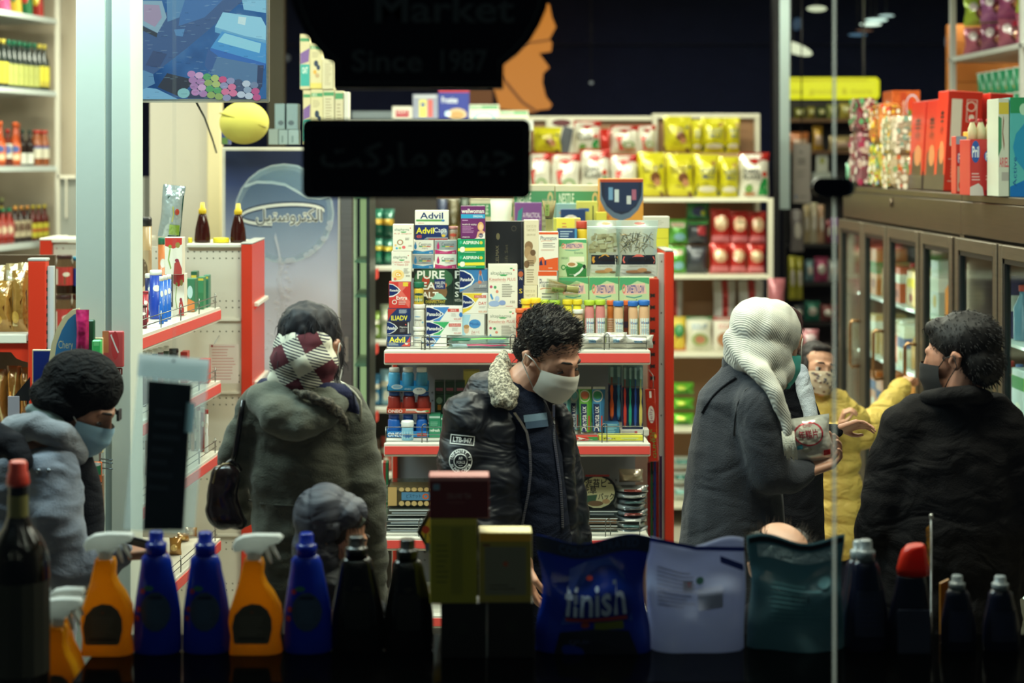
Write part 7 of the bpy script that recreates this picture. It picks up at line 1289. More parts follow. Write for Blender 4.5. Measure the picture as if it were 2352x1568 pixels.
detbottle('navy bottle with grey cap hidden just behind the first',1935,2030,1247,1540,4.09,'#0c1024','#7c868a',asym=0)
# red capped bottle
Y = 4.0; zb = WZ+.001; h = Z(1312,Y)-zb; x0 = X(2046,Y); w_ = X(2152,Y)-x0
g = G(); g.rings([[(x0+w_*((a+b)/2)+w_*(b-a)/2*math.cos(2*PI*j/20),Y+.035+w_*.27*min(1,(b-a))*math.sin(2*PI*j/20),zb+h*t) for j in range(20)] for t,a,b in ((0,.02,.98),(.03,0,1),(.35,.02,.97),(.6,.1,.92),(.85,.2,.86),(1,.24,.8))],mat('#0c0f20','plain',.18)); o = thing('detergent_bottle','dark bottle with slanted red cap in the window display','bottle',g)
q = G(); q.rings([[(X(c_,Y)+(X(c_+r_,Y)-X(c_,Y))*math.cos(2*PI*j/18),Y+.035+.022*math.sin(2*PI*j/18),Z(p_+sl*math.cos(2*PI*j/18),Y)) for j in range(18)] for c_,r_,p_,sl in ((2106,37,1328,0),(2106,38,1312,0),(2107,32,1285,0),(2108,28,1268,-4),(2110,20,1259,-3))],mat('#c42a16','trans',.25,.35)); part('cap',q,o,'slanted red cap')
q = G(); q.box(X(2062,Y),X(2136,Y),Y-.003,Y-.0005,Z(1535,Y),Z(1400,Y),mat('#1a2238')); part('back_label',q,o)
# wine bottle with red top at far left, close to the glass
Y = 3.72; zb = .601; x = X(22,Y); g = G(); prof = [(70,1600),(72,1590),(74,1330),(70,1290),(56,1255),(34,1225),(24,1200),(22,1140),(22,1108)]
g.lathe((x,Y+.07,0),[(.066,zb),(.070,zb+.01)]+[(r_*Y/F,Z(p_,Y)) for r_,p_ in prof[2:]],mat('#0c0a08','plain',.1),24); o = thing('wine_bottle','big dark wine bottle with red sealed neck close to the window','bottle',g,base=(x,Y+.07,zb))
q = G(); q.lathe((x,Y+.07,0),[(26*Y/F,Z(1128,Y)),(27*Y/F,Z(1122,Y)),(24*Y/F,Z(1100,Y)),(21*Y/F,Z(1095,Y)),(21*Y/F,Z(1076,Y)),(17*Y/F,Z(1071,Y))],mat('#b8301c','plain',.4),20); part('neck_seal',q,o,'red neck seal')
q = G(); prints(q,cyl_map((x,Y+.07),.0705,Z(1345,Y),Z(1560,Y)),[('r',0,0,1,1,'#1c1c12')],sub=8,step=2e-4); q.lathe((x,Y+.07,0),[(24.4*Y/F,Z(1205,Y)),(23.5*Y/F,Z(1150,Y))],mat('#6a6434','plain',.4),16,cap=False); part('wrap_label',q,o)
# stacked boxes in the middle
Y = 3.96
def wbox(l,a,b,t,zb,col,els=(),d=.07,YY=Y,**k): carton(l,a,t,b,HY+(H-zb)*F/YY,YY,col,els,d=d,**k); return Z(t,YY)
h1 = wbox('black box under the olive tall box in the window',1012,1116,1386,WZ+.001,'#0d0a08',[('e',.5,.45,.12,.12,'#161a10')],name='display_box'); wbox('black box under the yellow box in the window',1121,1226,1384,WZ+.001,'#0d0a08',[('e',.5,.45,.12,.12,'#161a10')],name='display_box')
g = G(); g.box(X(1117,3.97),X(1120,3.97),3.965,4.0,WZ+.001,Z(1390,3.97),mat('#9a9c98','plain')); thing('card_strip','thin pale card strip between the two black boxes','card',g)
h2 = wbox('olive yellow tall box under the maroon box',987,1096,1191,Z(1386,Y)+.0006,'#8a8420',[('r',0,0,1,.07,'#a8992a'),('r',.45,.1,.7,.9,'#787420'),('l',.12,.3,.4,.8,8,'#6c681c')],k='plain',side='#b0a42c',name='display_box')
wbox('yellow topped box with faded grey picture in the window',1100,1222,1222,Z(1384,Y)+.0006,'#8a7c30',[('r',0,0,1,.12,'#d0951c'),('r',.1,.2,.9,.9,'#6c6a58'),('r',.06,.16,.2,.19,'#5c2c1c'),('e',.5,.45,.05,.04,'#9c4c34'),('l',.2,.75,.8,.85,2,'#4c4a3c')],side='#d8c88c',name='display_box')
wbox('maroon box topping the olive tall box',985,1124,1094,Z(1191,Y)+.0006,'#5a120e',[('r',0,0,1,.09,'#a8706a'),('r',.06,.17,.17,.32,'#6c8494'),('t','DELUXE TEA',.3,.4,.7,.52,'#8c6c68'),('l',.3,.6,.7,.7,1,'#6c3430')],side='#8c3430',name='display_box')
# hexagonal yellow framed card behind the boxes
Yh = 4.35; hp = [(958,1222),(985,1172),(1060,1172),(1085,1222),(1060,1292),(1000,1292)]
g = G(); g.prism([(X(a,Yh),Z(b_,Yh)) for a,b_ in hp][::-1],Yh,Yh+.012,mat('#17140c','plain',.3)); cxh = 1022
o = thing('hexagon_card','black edged yellow hexagonal card with flower drawing behind the boxes','card',g)
q = G(); prints(q,lambda u,v,o_: (X(u,Yh),Yh-o_,Z(v,Yh)),[('p',[(cxh+(a-cxh)*.86,1232+(b_-1232)*.86) for a,b_ in hp],'#d8b82c'),('e',978,1216,9,9,'#c03c24'),('s',[(978,1225),(976,1245),(980,1268)],1.5,'#3c6c34'),('s',[(985,1225),(990,1245),(988,1262)],1.2,'#8c6c2c'),('e',984,1256,8,10,'#4c5c74'),('e',990,1244,5,6,'#b8602c')]); part('flower_print',q,o)
q = G(); q.box(X(1020,Yh),X(1026,Yh),Yh+.004,Yh+.009,.0,Z(1291,Yh),mat('#1c1c1c','metal')); part('stand_rod',q,o)
# pouches
def pouch(label,px0,px1,pyt,Y,m,els,t=.08,seed=3,nm='detergent_pouch',pinch=.0,pm=None):
    zb = WZ+.001; x0,x1,zt = X(px0,Y),X(px1,Y),Z(pyt,Y); w_ = x1-x0; h = zt-zb; nu,nv_ = 18,20
    def f(u,v,o_,sd=-1):
        uu = 2*u-1; th = t*(.12+.88*min(1,v*1.25))*max(0,1-abs(uu)**3)**.5
        th *= min(1,max(0,(v-.12)*3)); sw = 1-pinch*math.sin(PI*min(1,v*1.15))**2
        bl_ = noise.noise(Vector((u*2.5+seed,v*3,seed)))*.02*min(1,v*2)
        top = .012*math.sin(u*7+seed)*(1-v)
        return (x0+w_/2+w_/2*uu*sw,Y+t/2+sd*(th/2+.0008)+(-o_)+bl_,zt+(zb-zt)*v+top)
    g = G()
    for sd in (-1,1):
        fs = [(j*(nu+1)+i,(j+1)*(nu+1)+i,(j+1)*(nu+1)+i+1,j*(nu+1)+i+1) for j in range(nv_) for i in range(nu)]
        g.add([f(i/nu,j/nv_,0,sd) for j in range(nv_+1) for i in range(nu+1)],fs if sd < 0 else [tuple(reversed(q)) for q in fs],m,True)
    g.add([f(i/nu,1,0,sd) for i in range(nu+1) for sd in (-1,1)],[(2*i,2*i+1,2*i+3,2*i+2) for i in range(nu)],m)
    o = thing(nm,label,'pouch',g)
    if els: q = G(); prints(q,f,els,sub=9,step=4e-4,start=5,kind=pm or 'plain',rough=.3); part('print',q,o)
    return o
Y = 3.99
pouch('blue detergent pouch with faded lettering, nearest the stacked boxes',1232,1498,1246,Y,mat('#0e2c8c','trans',.15,.28),[('r',0,.0,1,.14,'#1a2440'),('t','CONCENTRATED',.2,.03,.9,.11,'#3c4c74'),('p',[(.24,.56),(.28,.3),(.45,.2),(.65,.22),(.8,.4),(.85,.72),(.2,.74)],'#123c9c'),('tb','finish',.22,.36,.8,.72,'#9aa8c4'),('e',.46,.33,.03,.025,'#b83c34'),('r',.24,.74,.8,.775,'#8c2c34'),('r',.56,.82,.84,.92,'#5c6420'),('t','QUANTUM',.3,.94,.72,.98,'#5c6484')] if False else [('r',0,.0,1,.14,'#1a2440'),('t','CONCENTRATED',.2,.03,.9,.11,'#3c4c74'),('p',[(.24,.56),(.28,.24),(.45,.16),(.65,.17),(.8,.34),(.85,.72),(.2,.74)],'#123c9c'),('tb','finish',.22,.36,.8,.66,'#9aa8c4'),('e',.46,.31,.03,.022,'#b83c34'),('r',.24,.67,.8,.70,'#8c2c34'),('r',.5,.71,.76,.78,'#5c6420'),('e',.42,.73,.04,.03,'#7c2c24'),('p',[(.15,1),(.2,.8),(.5,.77),(.8,.8),(.88,1)],'#0c1020'),('t','QUANTUM',.28,.86,.74,.91,'#3c4464')],pinch=.12,seed=2)
pouch('white plastic pouch with blue rim beside the blue pouch',1494,1716,1254,Y+.01,mat('#a9b0cc','trans',.25,.42),[('p',[(0,0),(.5,0),(1,.08),(1,.12),(.5,.04),(0,.04)],'#1c2f8c'),('p',[(.75,.16),(.98,.24),(.98,.30),(.75,.22)],'#1c2f7c'),('e',.53,.33,.04,.035,'#2c5c54'),('r',.36,.32,.46,.42,'#8c8ca4'),('e',.42,.36,.02,.02,'#b83c3c'),('r',.5,.4,.75,.6,'#9ca0bc'),('l',.1,.25,.5,.6,10,'#8c90ac')],pinch=-.04,seed=8,t=.1)
pouch('silvery teal pouch with crinkled shiny top beside the navy bottles',1722,1950,1246,Y+.02,mat('#4c6c76','trans',.12,.38),[('r',.02,.02,.98,.07,'#0c1420'),('r',.1,.09,.9,.2,mat('#a9c4cc','foil',.08,70)),('t','8901',.42,.49,.62,.55,'#1c2c34'),('l',.2,.4,.8,.75,9,'#44707a'),('e',.8,.38,.07,.05,'#44707a')],pinch=.10,seed=13,t=.09)  # pale foil band near the top stands in for sparkling reflections
bag('crumpled clear packet bottom between the white and teal pouches',1735,1490,1870,HY+(H-WZ-.001)*F/3.93,3.93,mat('#26303c','foil',.1),[],t=.06,name='crumpled_packet',nu=10,nv=8) if False else None
# hanging clear packet with dark contents, tilted, close to the glass
Yq_ = 3.7; RM = Matrix.Rotation(.09,3,'Y'); c0 = P(383,1020,Yq_)
def hq(u,v,o_): 
    p = RM @ Vector(((u-.5)*(.150+.0*v),0,(.5-v)*.376)); return (c0.x+p.x,Yq_-o_,c0.z+p.z)
g = G(); CLR = mat('#dfe8ea','clear',.08,.12)
for o_ in (.006,-.008): g.add([hq(i/6,j/10,o_*math.sin(PI*i/6)*(1 if j > 1 else .2)+(.0005 if o_ > 0 else -.0005)) for j in range(11) for i in range(7)],[(j*7+i,(j+1)*7+i,(j+1)*7+i+1,j*7+i+1) for j in range(10) for i in range(6)],CLR,True)
o = thing('hanging_packet','tilted clear packet with black contents hanging close to the window','packet',g,base=c0)
q = G(); prints(q,hq,[('r',0.0,0,1,.13,mat('#a4aeb2','trans',.4,.6)),('e',.5,.025,.02,.008,'#2c3030')],sub=4,start=160,step=5e-5); part('header_band',q,o,'frosted header band')
q = G(); q.add([hq(u,v,oo) for oo in (.004,-.005) for u,v in ((.16,.15),(.78,.15),(.80,.45),(.84,.97),(.28,.99),(.22,.55))],[(0,1,2,3,4,5),(11,10,9,8,7,6)]+[(i,i+6,(i+1) % 6+6,(i+1) % 6) for i in range(6)],mat('#12181c','plain',.5)); part('black_contents',q,o)
q = G(); prints(q,hq,[('r',.74,.25,.86,.42,mat('#7c98a4','trans',.4,.5)),('l',.3,.3,.7,.8,7,'#1c2830')],start=180); part('faint_label',q,o)
q = G(); a_ = hq(.5,.02,.0); q.tube([a_,(a_[0],Yq_,3.0),(a_[0],3.57,3.02)],.0006,mat('#c9d0d0','clear',.1,.2),5); part('nylon_thread',q,o)
# thin rod with gold tinsel
g = G(); x = X(2139,4.2); g.tube([(x,4.2,0),(x,4.2,Z(1190,4.2))],.0022,mat('#9a9a98','metal'),8); g.lathe((x,4.2,Z(1190,4.2)),[(.0045,0),(.0045,.008),(.003,.01)],mat('#c9c9c4','metal'),10); o = thing('thin_rod','thin metal rod with gold tinsel rising behind the red capped bottle','rod',g,base=(x,4.2,0))
q = G(); rr = random.Random(9)
for i in range(60): z_ = Z(1300,4.2)+(Z(1205,4.2)-Z(1300,4.2))*rr.random(); q.tube([(x-.003,4.2,z_),(x-.012+.008*rr.random(),4.2+.004*rr.random(),z_-.006),(x-.010,4.2,z_-.012)],.0007,mat('#d89c2c','metal',.2),4)
part('gold_tinsel',q,o,kind='stuff')
g = G(); g.prism([(X(2160,4.25),Z(1340,4.25)),(X(2180,4.25),Z(1330,4.25)),(X(2196,4.25),Z(1380,4.25)),(X(2190,4.25),Z(1450,4.25)),(X(2160,4.25),Z(1480,4.25))],4.25,4.26,mat('#8c5c10','trans',.4,.4)); o = thing('gold_card','dull gold card standing behind the navy bottles','card',g)
q = G(); q.box(X(2172,4.25),X(2178,4.25),4.261,4.267,0,Z(1440,4.25),mat('#1c1c1c','metal')); part('stand_rod',q,o)
# signs fixed outside on the glass
Ysg = 3.44; SGN,SGT = mat('#0c0808',rough=.6),mat('#6c7260',rough=.7)
def sign(label,pts,lines,letters):
    g = G(); g.prism([(X(a,Ysg),Z(b_,Ysg)) for a,b_ in pts][::-1],Ysg,Ysg+.055,SGN); o = thing('shop_sign',label,'sign',g)
    q = G(); prints(q,lambda u,v,o_: (X(u,Ysg),Ysg-o_,Z(v,Ysg)),lines,step=4e-4); part('border_line',q,o)
    for s_,a,b_,c,d in letters:
        q = G(); V,fs,_ = text_mesh(s_,.02,4); vs = [(X(a+(c-a)*u,Ysg),Ysg-.004,Z(d+(b_-d)*v,Ysg)) for u,v in V]; q.add(vs,fs,SGT); part('lettering',q,o)
    return o
rp = []
for cx_,cz_,a0 in ((1201,291,0),(1201,438,PI/2),(712,438,PI),(712,291,1.5*PI)):
    rp += [(cx_+18*math.sin(a0+PI/2*i/5),cz_-18*math.cos(a0+PI/2*i/5)) for i in range(6)]
inn = [(957+(a-957)*.95,364+(b_-364)*.87) for a,b_ in rp]
sign('black rectangular shop sign with faint Arabic lettering hanging on the window',rp,[('s',inn+[inn[0]],1.0,SGT)],[('\uFE96\uFEDB\uFEAD\uFE8E\uFEE3',736,326,982,401),('\uFEEE\uFEE4\uFEF4\uFE9F',1004,345,1180,407)])
sp_ = [(960+302*math.sin(a),-112+302*-math.cos(a)) for a in [PI*(.5+i/36*.26) for i in range(37)] ]
arcR = [(960+300*math.cos(t),-70+ (math.sin(t)*270)) for t in [PI*.02+(PI*.27)*i/14 for i in range(15)]]
arcR = [(a,b_) for a,b_ in arcR]
right = [(1262,-150)]+[(1262,-20),(1255,20),(1240,55),(1218,92),(1190,122),(1157,147),(1156,203)]
left = [(2*960-a+5,b_) for a,b_ in right[::-1]]
left = [(768,203),(767,147),(736,120),(708,88),(688,52),(674,18),(664,-20),(664,-150)]
outl = right+left
inn2 = [(960+(a-960)*.94,(b_-6 if b_ < 190 else 190)) for a,b_ in outl]
sign('black shield shaped shop sign with faint Market lettering',outl,[('s',inn2,1.2,SGT)],[('Market',862,-12,1182,53),('Since',808,114,970,166),('1987',1012,114,1120,166)])
g = G(); g.box(X(900,3.46),X(906,3.46),3.47,3.478,Z(277,3.46),Z(202,3.46),SGN); g.box(X(1010,3.46),X(1016,3.46),3.47,3.478,Z(277,3.46),Z(202,3.46),SGN)
# goods hanging around the white pillar
Yr = 4.93
def rack_item(l,a,b,t,bt,col,els,nm,cat,k='plain',Y=Yr,d=.02,c=.003,ka=None):
    g = G(); g.box(X(a,Y),X(b,Y),Y,Y+d,Z(bt,Y),Z(t,Y),mat(col,k,.3,ka),c); o = thing(nm,l,cat,g)
    if els: q = G(); prints(q,flat(X(a,Y),Z(t,Y),X(b,Y),Z(bt,Y),Y),els); part('front_print',q,o)
    return o
LSn = thing('display_stand','blue panelled display stand with hooks beside the white pillar','stand',base=(X(150,4.96),4.96,0))
for a,b,t,bt in ((74,146,803,1110),(196,236,776,1040)):
    q = G(); q.box(X(a,4.95),X(b,4.95),4.95,4.962,Z(bt,4.95),Z(t,4.95),mat('#dcca94','paint'),.001); q.box(X(a+3,4.95),X(b-3,4.95),4.948,4.9498,Z(bt-3,4.95),Z(t+3,4.95),mat('#172a7c','paint')); part('blue_panel',q,LSn)
q = G(); q.box(X(142,4.97),X(148,4.97),4.965,4.975,0,Z(806,4.97),GRY); q.box(X(60,4.97),X(240,4.97),4.94,4.978,0,.03,GRY); q.box(X(228,4.97),X(233,4.97),4.965,4.975,0,Z(780,4.97),GRY); part('stand_frame',q,LSn)
for p_ in (1054,1062,1075): q = G(); q.tube([(X(232,4.96),4.963,Z(p_,4.96)),(X(258,4.9),4.90,Z(p_+2,4.9))],.0018,mat('#5c6468','metal'),6); part('wire_hook',q,LSn)
pts = [(112,830),(118,790),(130,755),(146,728),(164,712),(180,708),(180,830)]
g = G(); Y = 4.92; g.prism([(X(a,Y),Z(b_,Y)) for a,b_ in pts][::-1],Y,Y+.02,mat('#dccda0','plain')); o = thing('insole_pack','rounded blue pack with cream edge hanging above the beanie','pack',g)
q = G(); prints(q,lambda u,v,o_: (X(u,Y),Y-o_,Z(v,Y)),[('p',[(124,830),(130,790),(142,758),(156,734),(170,722),(180,718),(180,830)],'#3474a4'),('t','Chery',134,782,168,806,'#c9c49c')]); part('front_print',q,o)
bag('hot pink rubber glove pack beside the rounded blue pack',172,712,202,825,4.90,mat('#d02c6c','foil',.2),[],t=.03,name='glove_pack',nu=6,nv=10)
rack_item('bright green brush head in the display beside the pillar',211,232,781,824,'#4cc46c',[('r',.2,.1,.8,.3,'#7ce08c')],'scrub_brush','brush',Y=4.90); rack_item('dark green clear pack behind the green brush',200,216,735,826,'#3c6c4c',[],'green_pack','pack',k='trans',Y=4.93)
o = rack_item('clear red pouch with white print hanging on the white pillar',235,284,760,843,'#d86c6c',[('r',.0,.0,.3,.6,'#c8784c'),('e',.6,.4,.18,.4,'#c8383c'),('s',[(.4,.1),(.6,.4),(.75,.6)],.03,'#e8dcd8')],'red_pouch','pouch',k='trans',Y=4.96,d=.012)
rack_item('dark tag with white lettering under the clear red pouch',256,281,844,862,'#5c2420',[('t','21',.5,.2,.85,.8,'#e0d4cc'),('t','L',.15,.3,.35,.8,'#c9bcb4')],'paper_tag','tag',Y=4.962,d=.006)
rack_item('orange and green seed packet hanging right behind the face mask',182,232,1062,1110,'#c9602c',[('p',[(.5,0),(1,0),(1,.6),(.6,.5)],'#2c7a4c'),('l',0,.6,.7,.9,3,'#8c3424'),('e',.7,.08,.3,.1,'#e0e0d4')],'seed_packet','packet',Y=4.92)
rack_item('wood patterned hair clip card hanging by the pillar',212,237,1090,1215,'#8c6c54',[('e',.5,.4,.2,.08,'#2c2420'),('e',.5,.55,.3,.06,'#3c8c5c'),('e',.4,.65,.2,.05,'#c8382c'),('e',.6,.72,.15,.04,'#2c4c9c'),('r',.1,.16,.9,.18,'#d0c4b4'),('r',.1,.92,.9,.94,'#d0c4b4')],'clip_card','card',Y=4.93)
g = G(); g.prism([(X(28,4.94),Z(918,4.94)),(X(72,4.94),Z(864,4.94)),(X(72,4.94),Z(918,4.94))],4.92,4.927,mat('#0c0c0c')); o = thing('black_flag','black triangular card by the beanie','card',g); q = G(); q.box(X(66,4.95),X(70,4.95),4.9272,4.935,0,Z(880,4.94),DK); part('stand_rod',q,o)
g = G(); g.box(X(18,4.9),X(44,4.9),4.9,4.903,Z(960,4.9),Z(910,4.9),mat('#b8b4c0','plain')); o = thing('paper_slip','pale paper slip behind the grey jacket collar','paper',g); q = G(); q.box(X(30,4.9),X(33,4.9),4.904,4.908,0,Z(912,4.9),DK); part('stand_rod',q,o)
# ================================================================ people
from mathutils.bvhtree import BVHTree
def capsule(g,p1,r1,p2,r2,n=14,m='#888888',L=None):
    """tapered round-ended limb; radii may be (lateral, other)"""
    p1,p2 = Vector(p1),Vector(p2); ax = p2-p1; l = ax.length or 1e-4; t = ax/l
    a = (Vector(L) if L else Vector((1,0,0))); a = a-t*a.dot(t)
    if a.length < 1e-3: a = t.orthogonal()
    a.normalize(); b = t.cross(a); R1 = r1 if isinstance(r1,tuple) else (r1,r1); R2 = r2 if isinstance(r2,tuple) else (r2,r2); rs = []
    def ring(c,ra,rb): return [c+a*ra*math.cos(2*PI*j/n)+b*rb*math.sin(2*PI*j/n) for j in range(n)]
    for k in (.08,.5,.87): s_ = math.sqrt(1-(1-k)**2); rs.append(ring(p1-t*min(R1)*(1-k),R1[0]*s_,R1[1]*s_))
    for k in (0,.5,1): rs.append(ring(p1+ax*k,R1[0]*(1-k)+R2[0]*k,R1[1]*(1-k)+R2[1]*k))
    for k in (.87,.5,.08): s_ = math.sqrt(1-(1-k)**2); rs.append(ring(p2+t*min(R2)*(1-k),R2[0]*s_,R2[1]*s_))
    g.rings(rs,m)
def chain(g,pts):
    for a,b in zip(pts,pts[1:]): capsule(g,a[0],a[1],b[0],b[1])
def remesh(g,vox,sm=5,disp=None):
    me = g.mesh('t'); o = bpy.data.objects.new('t',me); COL.objects.link(o)
    r = o.modifiers.new('r','REMESH'); r.mode = 'VOXEL'; r.voxel_size = vox
    if sm: s_ = o.modifiers.new('s','SMOOTH'); s_.iterations = sm; s_.factor = .5
    out = bpy.data.meshes.new_from_object(o.evaluated_get(bpy.context.evaluated_depsgraph_get())); bpy.data.objects.remove(o); bpy.data.meshes.remove(me)
    if disp:
        n = len(out.vertices); V = np.zeros(n*3); out.vertices.foreach_get('co',V); V = V.reshape(-1,3); N_ = np.array([v.normal[:] for v in out.vertices])
        out.vertices.foreach_set('co',(V+N_*disp(V,N_)[:,None]).ravel()); out.update()
    return out
def gather(meshes,mats,name):
    """join meshes into one; mats: one material each"""
    vs,fs,mi = [],[],[]
    for k,me in enumerate(meshes):
        b = len(vs); n = len(me.vertices); V = np.zeros(n*3); me.vertices.foreach_get('co',V); vs += V.reshape(-1,3).tolist()
        fs += [tuple(b+i for i in p.vertices) for p in me.polygons]; mi += [k]*len(me.polygons)
    o = bpy.data.meshes.new(name); o.from_pydata(vs,[],fs)
    for m in mats: o.materials.append(m)
    o.polygons.foreach_set('material_index',mi); o.polygons.foreach_set('use_smooth',[True]*len(mi)); o.update(); return o
def mpart(name,me,parent,label=None):
    me.transform(Matrix.Translation(-BASE[root_of(parent).name])); me.name = name; return part(name,me,parent,label)
def cloth(name,g,parent,m,vox=.011,sm=4,disp=None,label=None):
    me = remesh(g,vox,sm,disp); BV.setdefault(root_of(parent).name,[]).append(BVHTree.FromPolygons([v.co.copy() for v in me.vertices],[tuple(p.vertices) for p in me.polygons]))
    return mpart(name,gather([me],[mat(m[0],m[1],*m[2:]) if isinstance(m,tuple) else m],name),parent,label)
BV = {}; LY = {}
def hit(px,py,root,off=.002,far=6.0):
    """nearest garment surface of a person along the line of sight through a photo point"""
    o_ = Vector((0,0,H)); d = Vector(((px-CX)/F,1,-(py-HY)/F)).normalized(); best = None
    for bv in BV.get(root.name,[]):
        h = bv.ray_cast(o_,d)
        if h[0] and (best is None or h[3] < best[1]): best = (h[0]-d*off,h[3])
    if best: LY[root.name] = best[0].y; return best[0]
    return P(px,py,LY.get(root.name,far))
def wr(amp,fr,st=(1,1,1),seed=0):
    """fold noise displacement"""
    def f(V,N_):
        return np.array([amp*(noise.noise(Vector((v[0]*fr*st[0]+seed,v[1]*fr*st[1],v[2]*fr*st[2])))+.5*noise.noise(Vector((v[0]*fr*2.3*st[0],v[1]*fr*2.3,v[2]*fr*2.3*st[2]+seed)))) for v in V])
    return f
def puff(amp,period,seg,rest=None):
    """quilting: bands along segments [(p,q)...]"""
    S = [(np.array(a),np.array(b)) for a,b in seg]
    def f(V,N_):
        best = np.full(len(V),1e9); T = np.zeros(len(V)); acc = 0
        for a,b in S:
            d = b-a; L_ = np.linalg.norm(d); t = np.clip(((V-a)@d)/L_**2,0,1); q = np.linalg.norm(V-(a+t[:,None]*d),axis=1); k = q < best; best[k] = q[k]; T[k] = acc+t[k]*L_; acc += L_
        o = amp*(np.abs(np.sin(PI*T/period))**.6-.6)
        return o+(rest(V,N_) if rest else 0)
    return f
def HM(c,yaw,pitch,roll=0,s=1.0): return Matrix.Translation(c) @ Matrix.Rotation(math.radians(yaw),4,'Z') @ Matrix.Rotation(math.radians(roll),4,'Y') @ Matrix.Rotation(math.radians(pitch),4,'X') @ Matrix.Scale(s,4)
def head_prims(g,M,neck):
    s = M.to_scale()[0]
    def E_(c,r,rx=0): g.sphere(M @ Vector(c),1,'#888888',18,12,(M.to_3x3() @ Matrix.Rotation(rx,3,'X') @ Matrix.Diagonal(r)))
    def C_(a,ra,b,rb): capsule(g,M @ Vector(a),ra*s,M @ Vector(b),rb*s,12)
    E_((0,.014,.045),(.074,.094,.076)); E_((0,-.035,.005),(.064,.055,.075)); E_((0,-.038,-.055),(.052,.050,.045)); E_((0,-.074,-.090),(.022,.017,.018))
    C_((0,-.086,.022),.009,(0,-.103,-.016),.011); E_((0,-.107,-.022),(.012,.010,.009)); E_((-.012,-.096,-.025),(.008,.010,.007)); E_((.012,-.096,-.025),(.008,.010,.007))
    C_((-.036,-.070,.032),.011,(-.008,-.086,.030),.010); C_((.036,-.070,.032),.011,(.008,-.086,.030),.010)
    E_((-.036,-.056,-.022),(.022,.021,.022)); E_((.036,-.056,-.022),(.022,.021,.022)); C_((-.018,-.082,-.048),.007,(.018,-.082,-.048),.007); C_((-.014,-.082,-.060),.007,(.014,-.082,-.060),.007)
    for sx in (-1,1):
        C_((sx*.074,.012,-.018),.007,(sx*.080,.004,.002),.008); C_((sx*.080,.004,.002),.008,(sx*.084,.018,.022),.008); C_((sx*.084,.018,.022),.008,(sx*.082,.030,.012),.007); C_((sx*.082,.030,.012),.007,(sx*.076,.020,-.016),.006); E_((sx*.074,.014,.002),(.006,.014,.02))
        E_((sx*.031,-.066,.010),(.0165,.015,.0115))
    capsule(g,M @ Vector((0,.012,-.03)),.054*s,Vector(neck[0]),neck[1],16)
def eyes(M,parent,op=.5,look=0,brow='#1c1512'):
    for sx in (-1,1):
        g = G(); g.sphere(M @ Vector((sx*.031,-.0685-(.005 if op > 0 else 0),.0075)),.0128*M.to_scale()[0],'#d8d2c8',14,10); e = part('eye',g,parent)
        q = G(); q.sphere(M @ Vector((sx*.031+look,-.0795-(.005 if op > 0 else 0),.0065)),.0058*M.to_scale()[0],'#1c120c',10,6); part('iris',q,e)
        q = G(); q.tube([M @ Vector((sx*(.017+.007*i),(-.079,-.0835,-.0855,-.0835,-.0785)[i]-(.003 if op > 0 else 0),.0065+.009*op+(.0035 if 0 < i < 4 else 0))) for i in range(5)],[.001,.002,.0024,.002,.001],mat('#120c0a'),5); part('lash_line',q,e)
        q = G(); q.tube([M @ Vector((sx*(.012+.008*i),(-.0955,-.0925,-.0875,-.081,-.072)[i],.036+(.004 if 0 < i < 4 else 0)-.001*i)) for i in range(5)],[.002,.0036,.0038,.0032,.0014],mat(brow,'hair'),6); part('eyebrow',q,parent)
def fmask(M,parent,m,prt=None,wide=1.0,loops='#e8e6dc',s=1.0):
    g = G(); nu,nv_ = 16,12
    def f(u,v,o_):
        a = (2*u-1); an = a*1.12*wide; top = .004-.012*abs(a)**1.5; z_ = top+(-.100-top+.022*abs(a)**2)*v
        bul = .119-.006*math.cos(2*u*PI)*0+.012*math.sin(PI*min(1,v*1.1))-.016*v*v+.0016*math.sin(v*18)*(1-a*a)
        return M @ Vector(((.075+.003*math.sin(PI*v)+o_)*math.sin(an),.004-(bul*.98+o_)*math.cos(an)*(.55+.45*math.cos(an*.9))-0.0,z_))
    g.add([f(i/nu,j/nv_,0) for j in range(nv_+1) for i in range(nu+1)],[(j*(nu+1)+i,(j+1)*(nu+1)+i,(j+1)*(nu+1)+i+1,j*(nu+1)+i+1) for j in range(nv_) for i in range(nu)],mat(m,'plain',.8),True)
    o = part('face_mask',g,parent)
    if prt: q = G(); prints(q,f,prt,sub=4,step=2e-4,start=3); part('mask_print',q,o)
    for sx in (0,1):
        q = G(); sg = 1 if sx else -1; q.tube([f(sx,.05,.0),M @ Vector((sg*.083,-.01,.012)),M @ Vector((sg*.09,.018,.018)),M @ Vector((sg*.088,.022,-.012)),M @ Vector((sg*.080,-.005,-.04)),f(sx,.92,0)],.0016,mat(loops),5); part('ear_loop',q,o)
    return o
